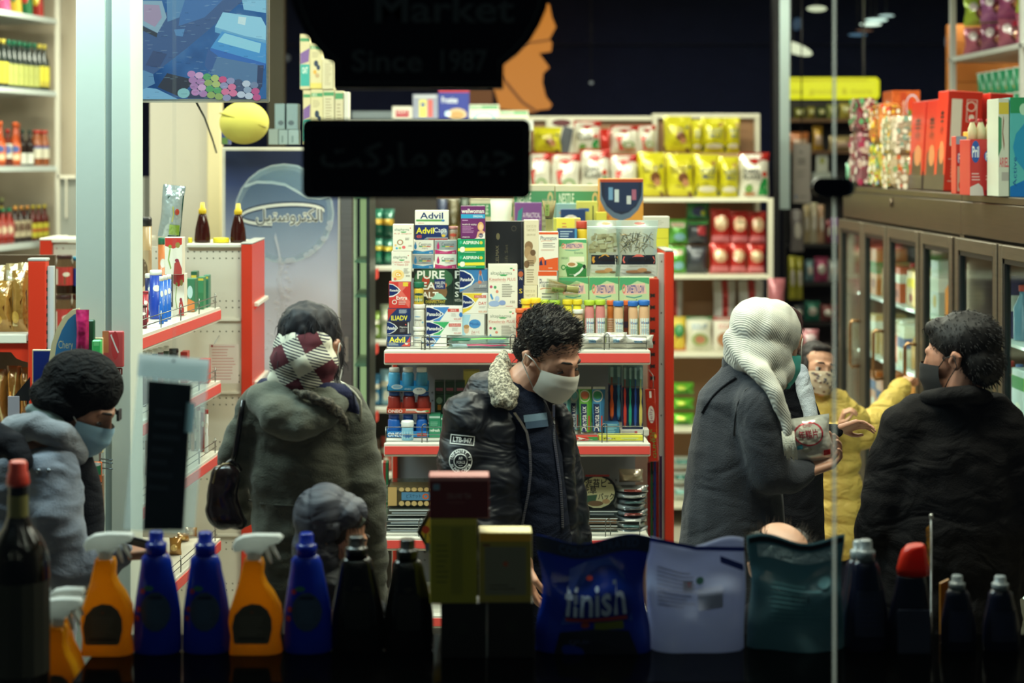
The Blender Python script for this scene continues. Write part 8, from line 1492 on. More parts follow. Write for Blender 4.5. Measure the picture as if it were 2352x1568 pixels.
def hair(M,parent,col,E_list,disp=.006,n=500,ln=.02,comb=(0,0,-1),vox=.006,name='hair',seed=1,grey=0,up=.5):
    g = G()
    for c,r in E_list: g.sphere(M @ Vector(c),1,'#888888',20,14,(M.to_3x3() @ Matrix.Diagonal(r)))
    me = remesh(g,vox,2,wr(disp,38,(1,1,.45),seed)); o = mpart(name,gather([me],[mat(col,'hair')],name),parent)
    rr = random.Random(seed); q = G(); me2 = o.data; nv_ = len(me2.vertices); cb_ = (M.to_3x3() @ Vector(comb)).normalized(); B_ = BASE[root_of(parent).name]
    for i in range(n):
        v = me2.vertices[rr.randrange(nv_)]; p = v.co+B_; d = (v.normal*up+cb_+Vector((rr.uniform(-.5,.5),rr.uniform(-.5,.5),rr.uniform(-.5,.5)))).normalized(); l = ln*(.5+rr.random())
        q.tube([p-v.normal*.002,p+d*l*.5+v.normal*.002,p+(d+cb_*.4).normalized()*l],[.0013,.001,.0003],mat('#8c8478' if rr.random() < grey else col,'hair'),3,False)
    part('strands',q,o,kind='stuff'); return o
def hand(g,W,fd,pn,s=1.0,curl=(.5,.5,.5),side=1,thumb=.6):
    """W wrist, fd finger direction, pn palm normal; adds palm, four fingers and thumb"""
    fd = Vector(fd).normalized(); pn = Vector(pn); pn = (pn-fd*pn.dot(fd)).normalized(); sd = fd.cross(pn)*side
    def q(a,b,c): return W+(fd*a+sd*b+pn*c)*s
    for b in (-.030,-.010,.010,.028): capsule(g,q(0,b*.6,0),.014*s,q(.082-.2*abs(b),b,0),.0115*s,10)
    for b,l,r in ((-.032,.8,.0072),(-.011,.95,.0082),(.010,1.0,.0085),(.030,.93,.0082)):
        p = q(.084-.2*abs(b),b,0); an = 0
        for k,(sl,cu) in enumerate(zip((.040,.026,.020),curl)):
            an += cu; n_ = p+(fd*math.cos(an)+pn*math.sin(an))*sl*l*s; capsule(g,p,(r-.0008*k)*s,n_,(r-.0008*(k+1))*s,10); p = n_
    p = q(.022,.030,.004); a = q(.046,.052,.014+.01*thumb); b = q(.068,.056-.02*thumb,.024+.014*thumb); c = q(.088,.050-.03*thumb,.032+.012*thumb)
    capsule(g,p,.014*s,a,.0115*s,10); capsule(g,a,.0112*s,b,.0095*s,10); capsule(g,b,.0095*s,c,.0075*s,10)
def person(label,base,M,skin,neckto,hands=(),torso=None):
    """Empty at the feet; body = head, neck, torso, limbs and hands in one mesh. torso: list of chains"""
    o = thing('person',label,'person',None,base=base); g = G(); head_prims(g,M,neckto); hd = remesh(g,.0042,3)
    ms = [hd]
    if torso:
        g = G()
        for ch in torso: chain(g,ch)
        ms.append(remesh(g,.016,3))
    for hnd in hands: g = G(); hand(g,*hnd); ms.append(remesh(g,.0034,3))
    o_ = mpart('body',gather(ms,[mat(skin,'skin')]*len(ms),'body'),o); return o
def K(px,py,Y,r,q=None): return (P(px,py,Y),(r*Y/F,(q if q else r)*Y/F))
def lower(par,hipx,Y,w_,col,shoe='#1a1a1a',top=1500,dx=0):
    """trousers and shoes down to the floor"""
    x = X(hipx,Y); hw = w_*Y/F; zt = Z(top,Y); g = G()
    for s_ in (-1,1): chain(g,[((x+s_*hw*.45,Y,zt),(hw*.6,hw*.6)),((x+s_*hw*.5,Y-.01,zt*.5),(hw*.42,hw*.42)),((x+s_*hw*.55,Y+.02,.12),(.055,.06))])
    cloth('trousers',g,par,(col,'fabric'),.018,3)
    for s_ in (-1,1):
        q = G(); q.rings([[(x+s_*hw*.55+dx*k+.042*math.cos(2*PI*j/14)*w2,Y-.03+.12*math.sin(2*PI*j/14)*w2,z_) for j in range(14)] for z_,w2,k in ((0.001,1,0),(.02,1.02,0),(.06,.85,0),(.11,.55,0))],mat(shoe,'leather')); part('shoe',q,par)
# ---- man with grey hair and white mask, leather jacket
Y = 5.0; M4 = HM(P(1260,822,Y),46,26,-3,.98)
p4 = person('grey haired man in white mask and black leather jacket with sleeve patches',(X(1200,Y),Y,0),M4,'#cc967a',(P(1178,905,Y+.02),.060),[(P(1212,1290,4.86),(.15,0,-1),(1,-.1,0),.95,(.3,.4,.3),1,.5)],[[K(1185,930,Y+.02,60),K(1190,1100,Y+.04,70,60),K(1190,1400,Y+.04,70,60)],[K(1080,930,Y-.02,30),K(1070,1120,Y-.06,28),K(1200,1280,Y-.13,20)]])
eyes(M4,p4,-.55,0); fmask(M4,p4,'#e3ded0'); q = G()
for s_ in (-1,1): q.sphere(M4 @ Vector((s_*.031,-.0705,.010)),1,mat('#a8765c','skin'),14,10,M4.to_3x3() @ Matrix.Diagonal((.0145,.0125,.0105)))
part('eyelids',q,p4,'lowered eyelids')
hair(M4,p4,'#221c18',[((0,.030,.058),(.082,.094,.080)),((0,.062,.0),(.070,.052,.058)),((0,-.012,.100),(.060,.050,.032)),((-.062,.016,.040),(.020,.035,.03)),((.062,.016,.040),(.020,.035,.03))],.005,3600,.019,(.2,-.35,.5),seed=4,grey=.16,up=.5)
g = G(); chain(g,[K(1200,950,Y+.01,62,60),K(1222,1060,Y+.0,74,64),K(1232,1250,Y+.0,80,66),K(1230,1430,Y,80,66)]); capsule(g,P(1185,905,Y+.02),.068,P(1200,950,Y+.01),.075)
sh4 = cloth('t_shirt',g,p4,('#121829','fabric'),.010,5,wr(.006,9,(1.6,1,.5)),'dark navy t-shirt')
g = G(); chain(g,[K(1150,925,Y+.03,72,62),K(1100,990,Y-.03,85,62),K(1108,1120,Y-.05,92,74),K(1112,1260,Y-.05,92,74),K(1110,1380,Y-.05,95,74)]); capsule(g,P(1105,900,Y+.03),.055,P(1160,880,Y+.03),.045)
chain(g,[K(1075,950,Y-.05,56),K(1058,1060,Y-.08,54),K(1070,1180,Y-.12,52),K(1140,1265,Y-.14,42),K(1196,1300,Y-.15,30)])
JM = ('#0b0e17','nylon',.48,8)
jk = cloth('jacket',g,p4,JM,.010,4,wr(.010,8,(1,1,2.2),3),'black leather jacket')
g = G(); chain(g,[K(1255,925,Y+.12,26,40),K(1292,960,Y+.10,24,50),K(1296,1090,Y+.08,26,50),K(1308,1260,Y+.06,26,50),K(1306,1400,Y+.06,26,50)]); chain(g,[K(1282,960,Y+.20,30),K(1306,1080,Y+.16,34),K(1318,1180,Y+.12,38),K(1328,1260,Y+.10,34)])
cloth('jacket_front',g,p4,JM,.010,4,puff(.006,.055,[(P(1290,960,Y),P(1325,1270,Y))],wr(.006,10)),'open front and far sleeve of the jacket')
for pts,nm_ in ((((1182,948),(1196,968),(1210,992),(1217,1030),(1219,1080),(1214,1130),(1204,1180),(1196,1225),(1190,1270)),'zip'),(((1272,930),(1272,960),(1273,1010),(1280,1060),(1287,1110),(1291,1170),(1293,1228)),'zip')):
    pp = []
    for i in range(len(pts)-1):
        for k in range(4): t = k/4; pp.append((pts[i][0]*(1-t)+pts[i+1][0]*t,pts[i][1]*(1-t)+pts[i+1][1]*t))
    q = G(); W_ = [hit(a,b,p4,.006) for a,b in pp]; q.tube(W_,.0042,mat('#14151a'),6)
    for i in range(len(W_)-1):
        for k in range(3): c = W_[i].lerp(W_[i+1],k/3); q.box(c.x-.0034,c.x+.0034,c.y-.0055,c.y-.002,c.z-.0016,c.z+.0016,mat('#b8b4a8','metal',.3))
    part('zip',q,p4,'silver toothed zip')
q = G(); q.box(-.006,.006,-.003,.003,-.016,.006,mat('#c03020')); z_ = part('zip_pull',q,p4,'red zip pull'); z_.location = hit(1291,1234,p4,.008)-BASE[p4.name]
# fleece collar
g = G(); chain(g,[K(1154,832,Y+.05,18,22),K(1146,852,Y+.0,24,20),K(1150,885,Y-.06,31,20),K(1160,918,Y-.085,33,18)]); chain(g,[K(1156,818,Y+.07,12,20),K(1160,850,Y+.03,18)]); capsule(g,P(1170,925,Y-.085),.022,P(1182,900,Y-.06),.016)
cloth('fleece_collar',g,p4,('#c9c0a8','fleece'),.006,2,wr(.004,60),'grey flecked fleece collar')
def sleeve(root,px0,py0,px1,py1,els,name,rot=0,off=.003):
    cx_,cy_ = (px0+px1)/2,(py0+py1)/2; c,s_ = math.cos(rot),math.sin(rot)
    def f(u,v,o_):
        a,b = px0+(px1-px0)*u-cx_,py0+(py1-py0)*v-cy_; return hit(cx_+a*c-b*s_,cy_+a*s_+b*c,root,off+o_*3)
    q = G(); prints(q,f,els,sub=4); return part(name,q,root)
wc_ = '#d0d2cc'
fr = [('r',0,0,1,.09,wc_),('r',0,.91,1,1,wc_),('r',0,0,.035,1,wc_),('r',.965,0,1,1,wc_)]
sleeve(p4,1034,999,1090,1021,fr+[('tb','LTB-947',.12,.24,.88,.78,wc_)],'sleeve_patch',.1)
rd = [('o',.5,.5,.5,.5,.93,wc_),('o',.5,.5,.30,.30,.89,wc_),('tb','AIR',.41,.33,.60,.45,wc_),('tb','FORCE',.33,.49,.69,.61,wc_),('s',[(.42,.67),(.47,.69),(.52,.67),(.58,.68)],.01,wc_)]
q = G()
def arc(s_,r,a0,a1,flip):
    for i,ch in enumerate(s_):
        if ch == ' ': continue
        a = a0+(a1-a0)*i/(len(s_)-1); V,fs,asp = text_mesh(ch,.018); hgt = .125; wd = hgt*min(1.0,asp)*.85
        vs = []
        for x,y in V:
            lx,ly = (x-.5)*wd,(y-.5)*hgt; rr_ = r+(ly if not flip else -ly); aa = a+(lx/r)*(1 if not flip else -1)
            vs.append(hit(1030+54*(.5+rr_*math.sin(aa))+1,1030+57*(.5-rr_*math.cos(aa)),p4,.0034))
        q.add(vs,fs,mat(wc_))
arc('INFANTRY 98',.40,-1.35,1.45,False); arc('ALPHA CAPT.',.40,PI+1.15,PI-1.15,True); part('badge_letters',q,p4)
sleeve(p4,1031,1030,1085,1087,rd,'round_badge')
sleeve(p4,1204,950,1258,982,[('r',0,0,1,.5,'#6c8494'),('r',.04,.5,1,1,'#3a4e62')],'chest_stripe',-.12,.008)
lower(p4,1190,5.02,95,'#14161c')
# ---- young man in black beanie
Y = 4.6; M1 = HM(P(180,935,Y),78,30,0,1.0)
p1 = person('young man in black beanie, grey jacket and blue mask at the white pillar',(X(90,Y),Y,0),M1,'#a8765c',(P(110,1010,Y),.06),[(P(296,1268,4.50),(1,.1,.1),(0,.5,-1),.85,(.8,1.1,.8),1,.6)],[[K(90,1040,Y,60),K(60,1250,Y,70),K(50,1450,Y,70)]])
eyes(M1,p1,-.5); fmask(M1,p1,'#8fb4c8')
g = G()
for c,r in (((0,.022,.062),(.094,.112,.088)),((0,.034,.008),(.101,.108,.060))): g.sphere(M1 @ Vector(c),1,'#888888',22,14,M1.to_3x3() @ Matrix.Rotation(-.28,3,'X') @ Matrix.Diagonal(r))
be = cloth('beanie',g,p1,('#060505','fabric',None,30),.007,4,wr(.003,20),'black knitted beanie')
q = G(); a = M1 @ Vector((.0,-.108,.045)); q.box(a.x-.002,a.x+.004,a.y-.03,a.y+.01,a.z-.014,a.z+.014,mat('#15171c')); part('side_tag',q,be)
g = G(); chain(g,[K(90,1060,Y+.03,108,95),K(60,1230,Y+.03,125,105),K(50,1480,Y+.03,125,105)]); chain(g,[K(118,1085,Y-.10,66),K(125,1190,Y-.13,68),K(150,1300,Y-.14,64),K(215,1300,Y-.12,52),K(276,1272,Y-.10,36)])
JG = ('#727884','fabric',.8,6)
cloth('jacket',g,p1,JG,.011,4,wr(.014,8,(.8,1,2.4),5),'grey padded jacket')
g = G(); chain(g,[K(25,985,Y+.0,34),K(80,975,Y-.08,34),K(140,1000,Y-.10,32),K(178,1040,Y-.06,28)]); cloth('hood_collar',g,p1,('#85878c','fabric'),.009,4,wr(.010,10),'folded grey hood collar')
g = G(); chain(g,[K(72,940,Y-.02,16),K(118,960,Y-.07,20),K(150,990,Y-.09,16)]); cloth('inner_collar',g,p1,('#7f918c','fabric'),.008,3,None,'greenish inner collar')
g = G(); chain(g,[K(172,1035,Y+.0,34),K(192,1100,Y+.0,36),K(200,1190,Y+.0,42),K(190,1320,Y+.0,46)]); cloth('jacket_placket',g,p1,('#24252a','fabric'),.010,4,wr(.006,10),'dark jacket placket')
g = G(); chain(g,[K(-20,1010,Y-.12,50),K(30,1020,Y-.14,34),K(50,1060,Y-.16,26)]); cloth('back_strap',g,p1,('#0e0e14','fabric'),.010,3,wr(.008,12),'black bag strap')
for px_ in (88,111): q = G(); a = hit(px_,1081,p1,.004); q.sphere(a,(.006,.004,.006),mat('#8c949c','metal',.25),10,6); part('snap_button',q,p1)
lower(p1,50,4.62,100,'#22242c')
g = G(); g.box(-.035,.035,-.004,.004,-.02,.02,mat('#14161a'),.003); ph_ = thing('phone','dark phone in the hand of the young man in the beanie','phone',g,base=(0,0,0)); ph_.location = P(322,1246,4.47); ph_.rotation_euler = (.9,.3,.2)
# ---- woman seen from behind, green parka and tartan scarf
Y = 4.75; M2 = HM(P(718,806,Y),158,12,4,1.0)
p2 = person('woman from behind in green parka with tartan scarf and dark hair',(X(700,Y),Y,0),M2,'#b8846a',(P(705,900,Y),.06),[],[[K(700,930,Y,60),K(700,1150,Y,75,60),K(700,1400,Y,90,65)]])
fmask(M2,p2,'#dfe4e2')
hair(M2,p2,'#15131a',[((0,.020,.050),(.085,.100,.084)),((0,.050,-.02),(.078,.066,.075)),((-.05,-.0,-.01),(.034,.055,.07)),((.05,-.0,-.01),(.034,.055,.07))],.006,500,.03,(0,.1,-1),seed=8,up=.02)
pl = bpy.data.materials.new('tartan_wool'); pl.use_nodes = True; nt = pl.node_tree; bs = nt.nodes['Principled BSDF']; bs.inputs['Roughness'].default_value = .9
tc = nt.nodes.new('ShaderNodeTexCoord'); mp = nt.nodes.new('ShaderNodeMapping'); mp.inputs['Rotation'].default_value = (0,.5,0); nt.links.new(tc.outputs['Object'],mp.inputs[0]); sp = nt.nodes.new('ShaderNodeSeparateXYZ'); nt.links.new(mp.outputs[0],sp.inputs[0])
def mth(op,a,b=None):
    n = nt.nodes.new('ShaderNodeMath'); n.operation = op
    for k,v in ((0,a),(1,b)):
        if v is None: continue
        if isinstance(v,(int,float)): n.inputs[k].default_value = v
        else: nt.links.new(v,n.inputs[k])
    return n.outputs[0]
fu = mth('GREATER_THAN',mth('FRACT',mth('MULTIPLY',mth('ADD',sp.outputs[0],5.02),10)),.52); fv = mth('GREATER_THAN',mth('FRACT',mth('MULTIPLY',mth('ADD',sp.outputs[2],5.0),10)),.52)
hs = mth('GREATER_THAN',mth('FRACT',mth('MULTIPLY',mth('ADD',sp.outputs[0],mth('ADD',sp.outputs[2],9)),95)),.5)
def mixc(f,a,b):
    n = nt.nodes.new('ShaderNodeMix'); n.data_type = 'RGBA'; nt.links.new(f,n.inputs[0])
    for k,v in ((6,a),(7,b)):
        if isinstance(v,str): n.inputs[k].default_value = lin(v)
        else: nt.links.new(v,n.inputs[k])
    return n.outputs[2]
hat = mixc(hs,'#d9d4be','#1c1c38'); c_ = mixc(fu,mixc(fv,'#511420',hat),mixc(fv,hat,'#ddd8c2')); nt.links.new(c_,bs.inputs['Base Color'])
g = G()
for c,r in (((0,.045,-.035),(.095,.085,.075)),((0,.060,.010),(.086,.062,.055))): g.sphere(M2 @ Vector(c),1,'#888888',20,14,M2.to_3x3() @ Matrix.Diagonal(r))
chain(g,[K(640,872,Y-.06,26),K(700,880,Y-.10,26),K(750,876,Y-.07,22)])
cloth('scarf',g,p2,pl,.007,4,wr(.006,14),'maroon, cream and navy tartan scarf')
g = G(); chain(g,[K(608,888,Y-.02,22),K(660,902,Y-.085,18),K(740,896,Y-.09,22),K(790,905,Y-.05,26),K(820,950,Y-.04,14),K(826,985,Y-.04,7)]); nb_ = cloth('scarf_end',g,p2,('#1a1f42','fabric'),.008,4,wr(.004,12),'navy scarf end with pale edge')
q = G(); q.tube([hit(a,b,p2,.003) for a,b in ((775,873),(795,884),(815,902),(828,920),(829,940),(828,975))],.004,mat('#c8c4b0','fabric'),5); part('pale_edging',q,nb_)
PK = ('#57574a','fabric',.8,6)
g = G(); chain(g,[K(695,960,Y,128,78),K(700,1080,Y,132,84),K(703,1170,Y,128,84),K(708,1300,Y,140,92),K(712,1480,Y,150,95)]); capsule(g,P(600,925,Y),.055,P(790,925,Y),.055)
chain(g,[K(592,945,Y+.0,50),K(545,1040,Y+.02,44),K(532,1110,Y+.06,40),K(560,1180,Y+.16,34)]); chain(g,[K(795,955,Y,56),K(828,1070,Y,54),K(842,1180,Y+.0,50),K(850,1290,Y+.04,44),K(850,1380,Y+.08,36)])
cloth('parka',g,p2,PK,.011,4,wr(.012,8,(1,1,2),9),'olive green parka')
g = G(); chain(g,[K(600,912,Y-.06,34),K(640,950,Y-.115,50),K(690,968,Y-.13,46),K(740,950,Y-.11,40),K(775,930,Y-.07,26)]); capsule(g,P(620,905,Y-.07),.04,P(740,920,Y-.08),.05)
hd_ = cloth('hood',g,p2,('#66675a','fabric',.8,6),.009,5,wr(.010,11,(1,1,1.5),2),'hood lying on the back of the parka')
g = G(); chain(g,[K(678,902,Y-.13,9),K(712,908,Y-.15,12),K(750,926,Y-.15,13),K(782,952,Y-.13,12),K(800,985,Y-.11,6)]); cloth('fur_trim',g,p2,('#6a6252','fleece'),.006,2,wr(.008,45),'ragged fur trim')
q = G(); q.tube([hit(a,b,p2,.002) for a,b in ((572,1148),(600,1156),(640,1160),(680,1162),(720,1160),(760,1162))],.0035,mat('#3c3c30','fabric'),6); part('waist_seam',q,p2)
q = G(); q.tube([hit(a,b,p2,.004,Y) for a,b in ((560,918),(552,960),(546,1000),(540,1040),(532,1062))],.008,mat('#15100f','leather'),8); part('bag_strap',q,p2)
lower(p2,705,4.77,110,'#1c1c24')
g = G(); Yb = 4.66; chain(g,[K(520,1090,Yb,36,26),K(512,1140,Yb,40,30),K(520,1185,Yb,44,34)]); capsule(g,P(545,1195,Yb),.03,P(495,1165,Yb),.03)
me = remesh(g,.008,4,wr(.007,14)); bo = thing('handbag','glossy dark brown leather handbag hanging behind the parka sleeve','bag',None,base=P(515,1225,Yb)); mpart('bag_body',gather([me],[mat('#1c0f0d','leather')],'b'),bo)
q = G(); q.tube([P(a,b,Yb-.045+.0) for a,b in ((489,1110),(496,1082),(512,1066),(528,1064))],.003,mat('#8c7c5c','metal',.3),6); part('zip',q,bo)
q = G(); q.tube([P(508,1075,Yb),P(530,1058,Yb),P(545,1068,Yb+.02),P(552,1080,Yb+.03)],.006,mat('#15100f','leather'),8); part('handle',q,bo)
# ---- child with quilted hood
Y = 4.42; M3 = HM(P(767,1240,Y),80,18,0,.86)
p3 = person('small child in dark quilted hood in front of the green parka',(X(760,Y),Y,0),M3,'#b88468',(P(752,1320,Y),.045),[],[[K(755,1340,Y,50),K(755,1500,Y,60)]])
eyes(M3,p3,0)
hair(M3,p3,'#2a1c14',[((0,-.035,.085),(.062,.042,.036)),((-.056,-.012,.045),(.020,.032,.045)),((.056,-.012,.045),(.020,.032,.045)),((0,.02,.05),(.074,.08,.07))],.004,260,.03,(0,-.3,-1),seed=9,up=.1)
g = G()
for a,b_,rx,rz,ry in ((744,1190,72,80,.088),(794,1176,50,44,.074),(734,1262,64,72,.088),(745,1325,58,50,.08)): g.sphere(P(a,b_,Y),(rx*Y/F,ry,rz*Y/F),'#888888',22,14)
QH = ('#3a3b44','nylon',.6,9); hc = M3 @ Vector((0,.03,.03))
def quilt(V,N_):
    L = np.array([(M3.inverted() @ Vector(v))[:] for v in V]); a = np.arctan2(L[:,2]-.0,L[:,1]-.02); return .010*(np.minimum(np.abs(np.sin(a*3.4)),np.abs(np.sin((L[:,0]+.0375)*PI/.075)))**.35-.7)
hq_ = cloth('hood',g,p3,QH,.0055,2,quilt,'quilted charcoal hood')
q = G(); q.tube([hit(a,b,p3,.003) for a,b in ((836,1190),(826,1205),(812,1218),(797,1236),(790,1262),(784,1290))],.006,mat('#5c6456','fabric'),6); part('hood_piping',q,hq_)
g = G(); chain(g,[K(750,1340,Y,90,80),K(760,1430,Y,110,85),K(765,1560,Y,115,85)]); chain(g,[K(800,1360,Y-.06,42),K(850,1400,Y-.10,38),K(885,1440,Y-.12,28)]); cloth('quilted_jacket',g,p3,('#202228','nylon',.6,9),.010,3,puff(.005,.06,[(P(755,1300,Y),P(765,1600,Y))]))
lower(p3,760,4.44,85,'#1a1c24',top=1560)
# ---- woman in white headscarf
Y = 5.0; M5 = HM(P(1762,800,Y),118,14,0,1.0)
p5 = person('woman in white knitted headscarf and charcoal coat holding a packet',(X(1690,Y),Y,0),M5,'#c08e74',(P(1720,890,Y),.058),[(P(1846,1078,4.93),(1,.1,.45),(-.3,-.5,.6),1.0,(.6,.8,.5),-1,.5)],[[K(1700,900,Y,50),K(1690,1100,Y,70),K(1690,1350,Y,80)]])
fmask(M5,p5,'#3fa49a')
CT = ('#3c3f45','fabric',.85,5); g = G(); chain(g,[K(1712,870,Y,62,58),K(1690,930,Y,92,72),K(1684,1040,Y,104,84),K(1684,1160,Y,118,92),K(1684,1300,Y,130,98),K(1684,1500,Y,130,98)]); chain(g,[K(1738,925,Y-.09,56),K(1754,1010,Y-.10,56),K(1768,1085,Y-.10,52),K(1812,1096,Y-.09,38),K(1848,1080,Y-.07,30)])
cloth('coat',g,p5,CT,.010,5,wr(.005,7,(1,1,1.2),6),'charcoal wool coat')
g = G(); chain(g,[K(1682,838,Y,26,40),K(1712,838,Y-.03,30,40),K(1740,850,Y-.02,26)]); cloth('coat_collar',g,p5,CT,.009,3)
q = G(); q.tube([hit(a,b,p5,.003) for a,b in ((1690,866),(1672,878),(1654,892),(1638,908),(1624,926),(1612,948))],.003,mat('#22242a','fabric'),6); part('bag_strap',q,p5)
q = G(); q.tube([hit(a,b,p5,.002) for a,b in ((1685,1000),(1688,960),(1695,925),(1712,895),(1740,876),(1768,878))],.0018,mat('#16181c'),5); part('shoulder_seam',q,p5)
SCF = bpy.data.materials.new('knit_scarf'); SCF.use_nodes = True; nt = SCF.node_tree; bs = nt.nodes['Principled BSDF']; bs.inputs['Roughness'].default_value = .9; tc = nt.nodes.new('ShaderNodeTexCoord'); wv = nt.nodes.new('ShaderNodeTexWave'); wv.inputs['Scale'].default_value = 75; wv.inputs['Distortion'].default_value = 3.5; wv.inputs['Detail'].default_value = 2; wv.inputs['Detail Scale'].default_value = .6; wv.bands_direction = 'DIAGONAL'; nt.links.new(tc.outputs['Object'],wv.inputs[0])
sp = nt.nodes.new('ShaderNodeSeparateXYZ'); nt.links.new(tc.outputs['Object'],sp.inputs[0]); bk = mth('GREATER_THAN',mth('FRACT',mth('MULTIPLY',mth('ADD',sp.outputs[2],mth('MULTIPLY',sp.outputs[0],.5)),24)),.5)
nt.links.new(mixc(wv.outputs[1],mixc(bk,'#9fa19b','#b6b5ab'),'#cfccbf'),bs.inputs['Base Color']); bp = nt.nodes.new('ShaderNodeBump'); bp.inputs['Strength'].default_value = .35; bp.inputs['Distance'].default_value = .004; nt.links.new(wv.outputs[1],bp.inputs['Height']); nt.links.new(bp.outputs[0],bs.inputs['Normal'])
g = G()
for c,r in (((0,.020,.052),(.098,.112,.092)),((0,.030,-.02),(.100,.096,.085)),((0,-.008,-.05),(.088,.080,.065))): g.sphere(M5 @ Vector(c),1,'#888888',22,16,M5.to_3x3() @ Matrix.Diagonal(r))
chain(g,[K(1680,778,Y-.02,22,30),K(1706,812,Y-.07,24,24),K(1744,852,Y-.12,26,22),K(1782,900,Y-.15,19,15),K(1800,950,Y-.155,16,12),K(1810,1000,Y-.155,14,10)]); chain(g,[K(1770,840,Y-.06,34,30),K(1784,880,Y-.08,20,20)])
sc_ = cloth('headscarf',g,p5,SCF,.007,4,wr(.006,13,(1.5,1,.7),4),'white knitted headscarf')
q = G(); rr = random.Random(3)
for i in range(26): a = 1796+i*1.1; q.tube([P(a,990,Y-.155),P(a+2+rr.random()*3,1015,Y-.17),P(a+4+rr.random()*6,1040+rr.random()*18,Y-.17)],.0016,mat('#cfccba','fabric'),4)
part('fringe',q,sc_,kind='stuff')
lower(p5,1684,5.02,110,'#181a1e')
pk = bag('clear packet of white rice cakes with red oval held by the scarfed woman',1828,958,1922,1062,4.90,mat('#d8d8cc','foil',.15),[('e',.42,.36,.36,.24,'#d8d4c4'),('o',.42,.36,.38,.26,.88,'#c0404c'),('tb','年糕片',.16,.26,.66,.46,'#a83c48'),('t','CHEF',.3,.14,.54,.2,'#c8606c'),('e',.3,.7,.12,.06,'#b8b8a8'),('r',.72,.76,.9,.88,'#c8242c'),('p',[(.06,.6),(.2,.56),(.2,.66),(.06,.68)],'#3c9cb0')],t=.05,name='food_packet',k='foil',yaw=0); pk.rotation_euler.y = -.14
# ---- woman hidden behind the scarfed one
Y = 5.75; M6 = HM(P(1788,785,Y),150,5,0,.98)
p6 = person('woman in black coat mostly hidden behind the white headscarf',(X(1810,Y),Y,0),M6,'#b8846a',(P(1790,860,Y),.055),[(P(1930,985,5.66),(.85,-.1,.25),(0,-.6,-.8),.72,(.35,.45,.3),1,.3)],[[K(1800,880,Y,40),K(1810,1100,Y,50),K(1810,1300,Y,55)]])
hair(M6,p6,'#3a1414',[((0,.015,.05),(.084,.10,.084)),((0,.04,-.03),(.08,.07,.08))],.006,300,.03,(0,.2,-1),seed=12,up=.2); fmask(M6,p6,'#c9d0d0')
g = G(); chain(g,[K(1800,890,Y,56,50),K(1822,1000,Y,66,56),K(1826,1250,Y,70,60),K(1826,1400,Y,70,60)]); chain(g,[K(1850,930,Y-.05,26),K(1880,1000,Y-.08,24),K(1924,988,Y-.09,17)]); cloth('coat',g,p6,('#0e0e12','fabric'),.011,4,wr(.006,9),'black coat')
g = G(); chain(g,[K(1838,852,Y-.06,18),K(1850,900,Y-.09,20),K(1862,960,Y-.11,18),K(1868,1010,Y-.11,14)]); cloth('floral_scarf',g,p6,mat('#d0d4d0','fabric',.8,8,'#5c6c8c'),.008,4,wr(.006,14),'white scarf with blue grey pattern')
lower(p6,1820,5.77,66,'#14141a',top=1350)
# ---- girl in yellow puffer jacket
Y = 7.15; M7 = HM(P(1876,852,Y),14,-4,10,.92)
p7 = person('girl in yellow puffer jacket and patterned mask reaching for a fridge handle',(X(1925,Y),Y,0),M7,'#c8967a',(P(1895,915,Y+.02),.045),[(P(2072,886,7.52),(.6,.5,.5),(.5,.4,-.5),.75,(.8,.9,.6),1,.6),(P(1928,975,6.98),(.3,-.2,.9),(1,-.2,0),.72,(.8,.9,.6),-1,.6)],[[K(1915,930,Y,26),K(1930,1080,Y,36),K(1935,1250,Y,38)]])
eyes(M7,p7,.5,0,'#2a1c14'); fmask(M7,p7,'#b8a890',[('e',.1+.8*random.random(),.08+.85*random.random(),.025+.02*random.random(),.04,random.choice(['#2c2c3c','#4c4450','#6c4c44','#dcd4c4'])) for _ in range(46)])
hair(M7,p7,'#1c1412',[((0,.030,.055),(.082,.092,.080)),((0,.05,-.03),(.080,.06,.08)),((-.066,.0,-.005),(.020,.045,.07)),((.066,.0,-.005),(.020,.045,.07)),((0,-.028,.100),(.05,.04,.022))],.004,400,.04,(0,.1,-1),seed=5,up=.1)
YL = ('#d6b95c','nylon',.6,12); aR = [K(1950,940,Y-.0,27),K(1978,995,Y+.05,36),K(2022,962,Y+.18,33),K(2060,905,Y+.30,25),K(2072,888,Y+.35,20)]; aL = [K(1884,945,Y-.02,24),K(1885,1005,Y-.10,27),K(1926,985,Y-.16,20)]
g = G(); tr = [K(1915,930,Y,44,38),K(1922,1000,Y,50,44),K(1930,1120,Y,48,44),K(1936,1245,Y,50,46)]; chain(g,tr); chain(g,aR); chain(g,aL); chain(g,[K(1892,905,Y,26),K(1925,915,Y,30)])
cloth('puffer_jacket',g,p7,YL,.010,3,puff(.019,.095,[(a[0],b[0]) for L_ in (tr,aR,aL) for a,b in zip(L_,L_[1:])],wr(.004,14)),'yellow quilted puffer jacket')
lower(p7,1935,7.17,46,'#1c2030',top=1240)
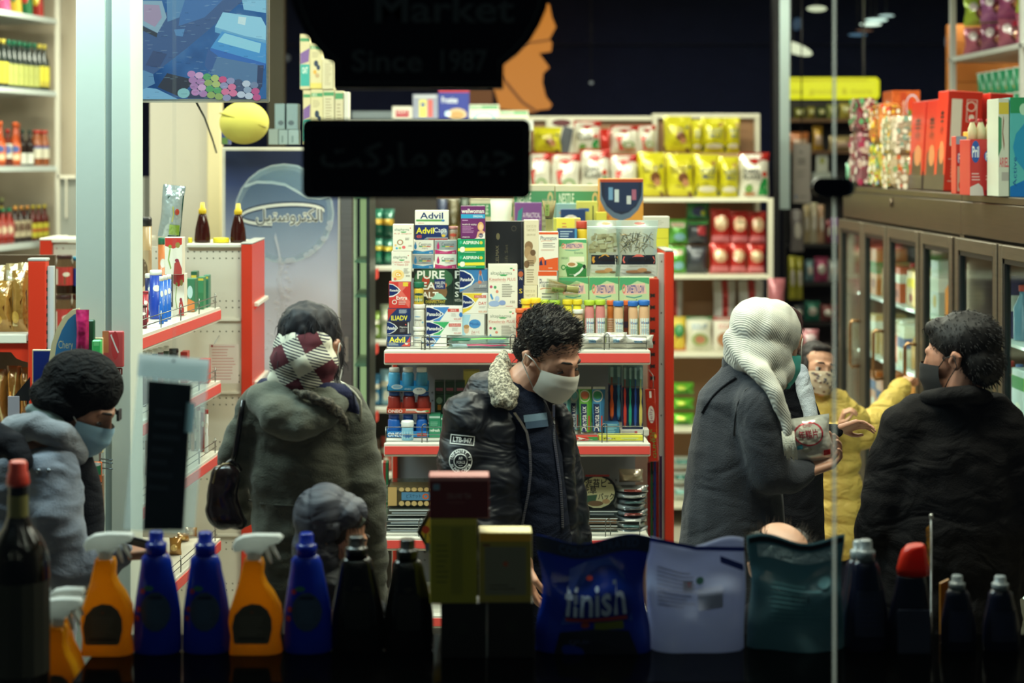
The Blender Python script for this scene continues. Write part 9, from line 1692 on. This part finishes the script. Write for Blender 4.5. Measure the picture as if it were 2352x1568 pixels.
# ---- man in black quilted jacket, back to the window
Y = 4.85; M8 = HM(P(2208,826,Y),-128,8,0,1.04)
p8 = person('man from behind in black jacket and black mask facing the fridges',(X(2180,Y),Y,0),M8,'#b07c64',(P(2198,912,Y),.055),[],[[K(2190,1000,Y,55),K(2180,1200,Y,110,80),K(2180,1450,Y,110,80)]])
fmask(M8,p8,'#050507',loops='#0c0c10')
hair(M8,p8,'#0d0908',[((0,.020,.052),(.080,.098,.078)),((0,.056,-.012),(.070,.056,.064)),((0,-.04,.090),(.055,.045,.028))],.004,1100,.012,(0,.3,-.6),seed=3,up=.7)
g = G(); chain(g,[K(2190,960,Y,110,70),K(2188,1040,Y,150,90),K(2180,1200,Y,165,105),K(2176,1400,Y,170,110),K(2176,1540,Y,165,110)]); chain(g,[K(2080,985,Y,62),K(2046,1090,Y,60),K(2022,1200,Y,56),K(2010,1330,Y+.06,48)]); chain(g,[K(2300,985,Y,62),K(2332,1100,Y,58),K(2335,1220,Y+.03,52),K(2320,1340,Y+.1,44)]); capsule(g,P(2110,950,Y),.06,P(2280,945,Y),.06)
cloth('jacket',g,p8,('#0d0a0a','fabric',.8,8),.012,4,wr(.009,8,(1,1,1.8),7),'black quilted jacket')
g = G(); chain(g,[K(2128,915,Y-.02,20),K(2165,908,Y-.085,20),K(2225,905,Y-.09,22),K(2262,912,Y-.03,20)]); cloth('jacket_collar',g,p8,('#121011','fabric',.8,8),.009,3)
lower(p8,2176,4.87,120,'#14141a')
# ---- top of a head just above the pouches
Y = 4.5; M9 = HM(P(1795,1312,Y),20,20,0,.98)
p9 = person('balding person of whom only the crown shows above the teal pouch',(X(1795,Y),Y,0),M9,'#c09278',(P(1795,1380,Y),.055),[],[[K(1795,1400,Y,60),K(1795,1560,Y,70)]])
hair(M9,p9,'#3a342e',[((-.055,.02,.045),(.030,.075,.055)),((.055,.02,.045),(.030,.075,.055)),((0,.075,.03),(.065,.035,.055))],.005,500,.025,(0,0,.4),seed=6,up=.8); eyes(M9,p9,.3)
g = G(); chain(g,[K(1795,1420,Y,100,60),K(1795,1600,Y,110,70)]); cloth('dark_coat',g,p9,('#16161c','fabric'),.013,4); lower(p9,1795,4.5,80,'#16161c',top=1600)
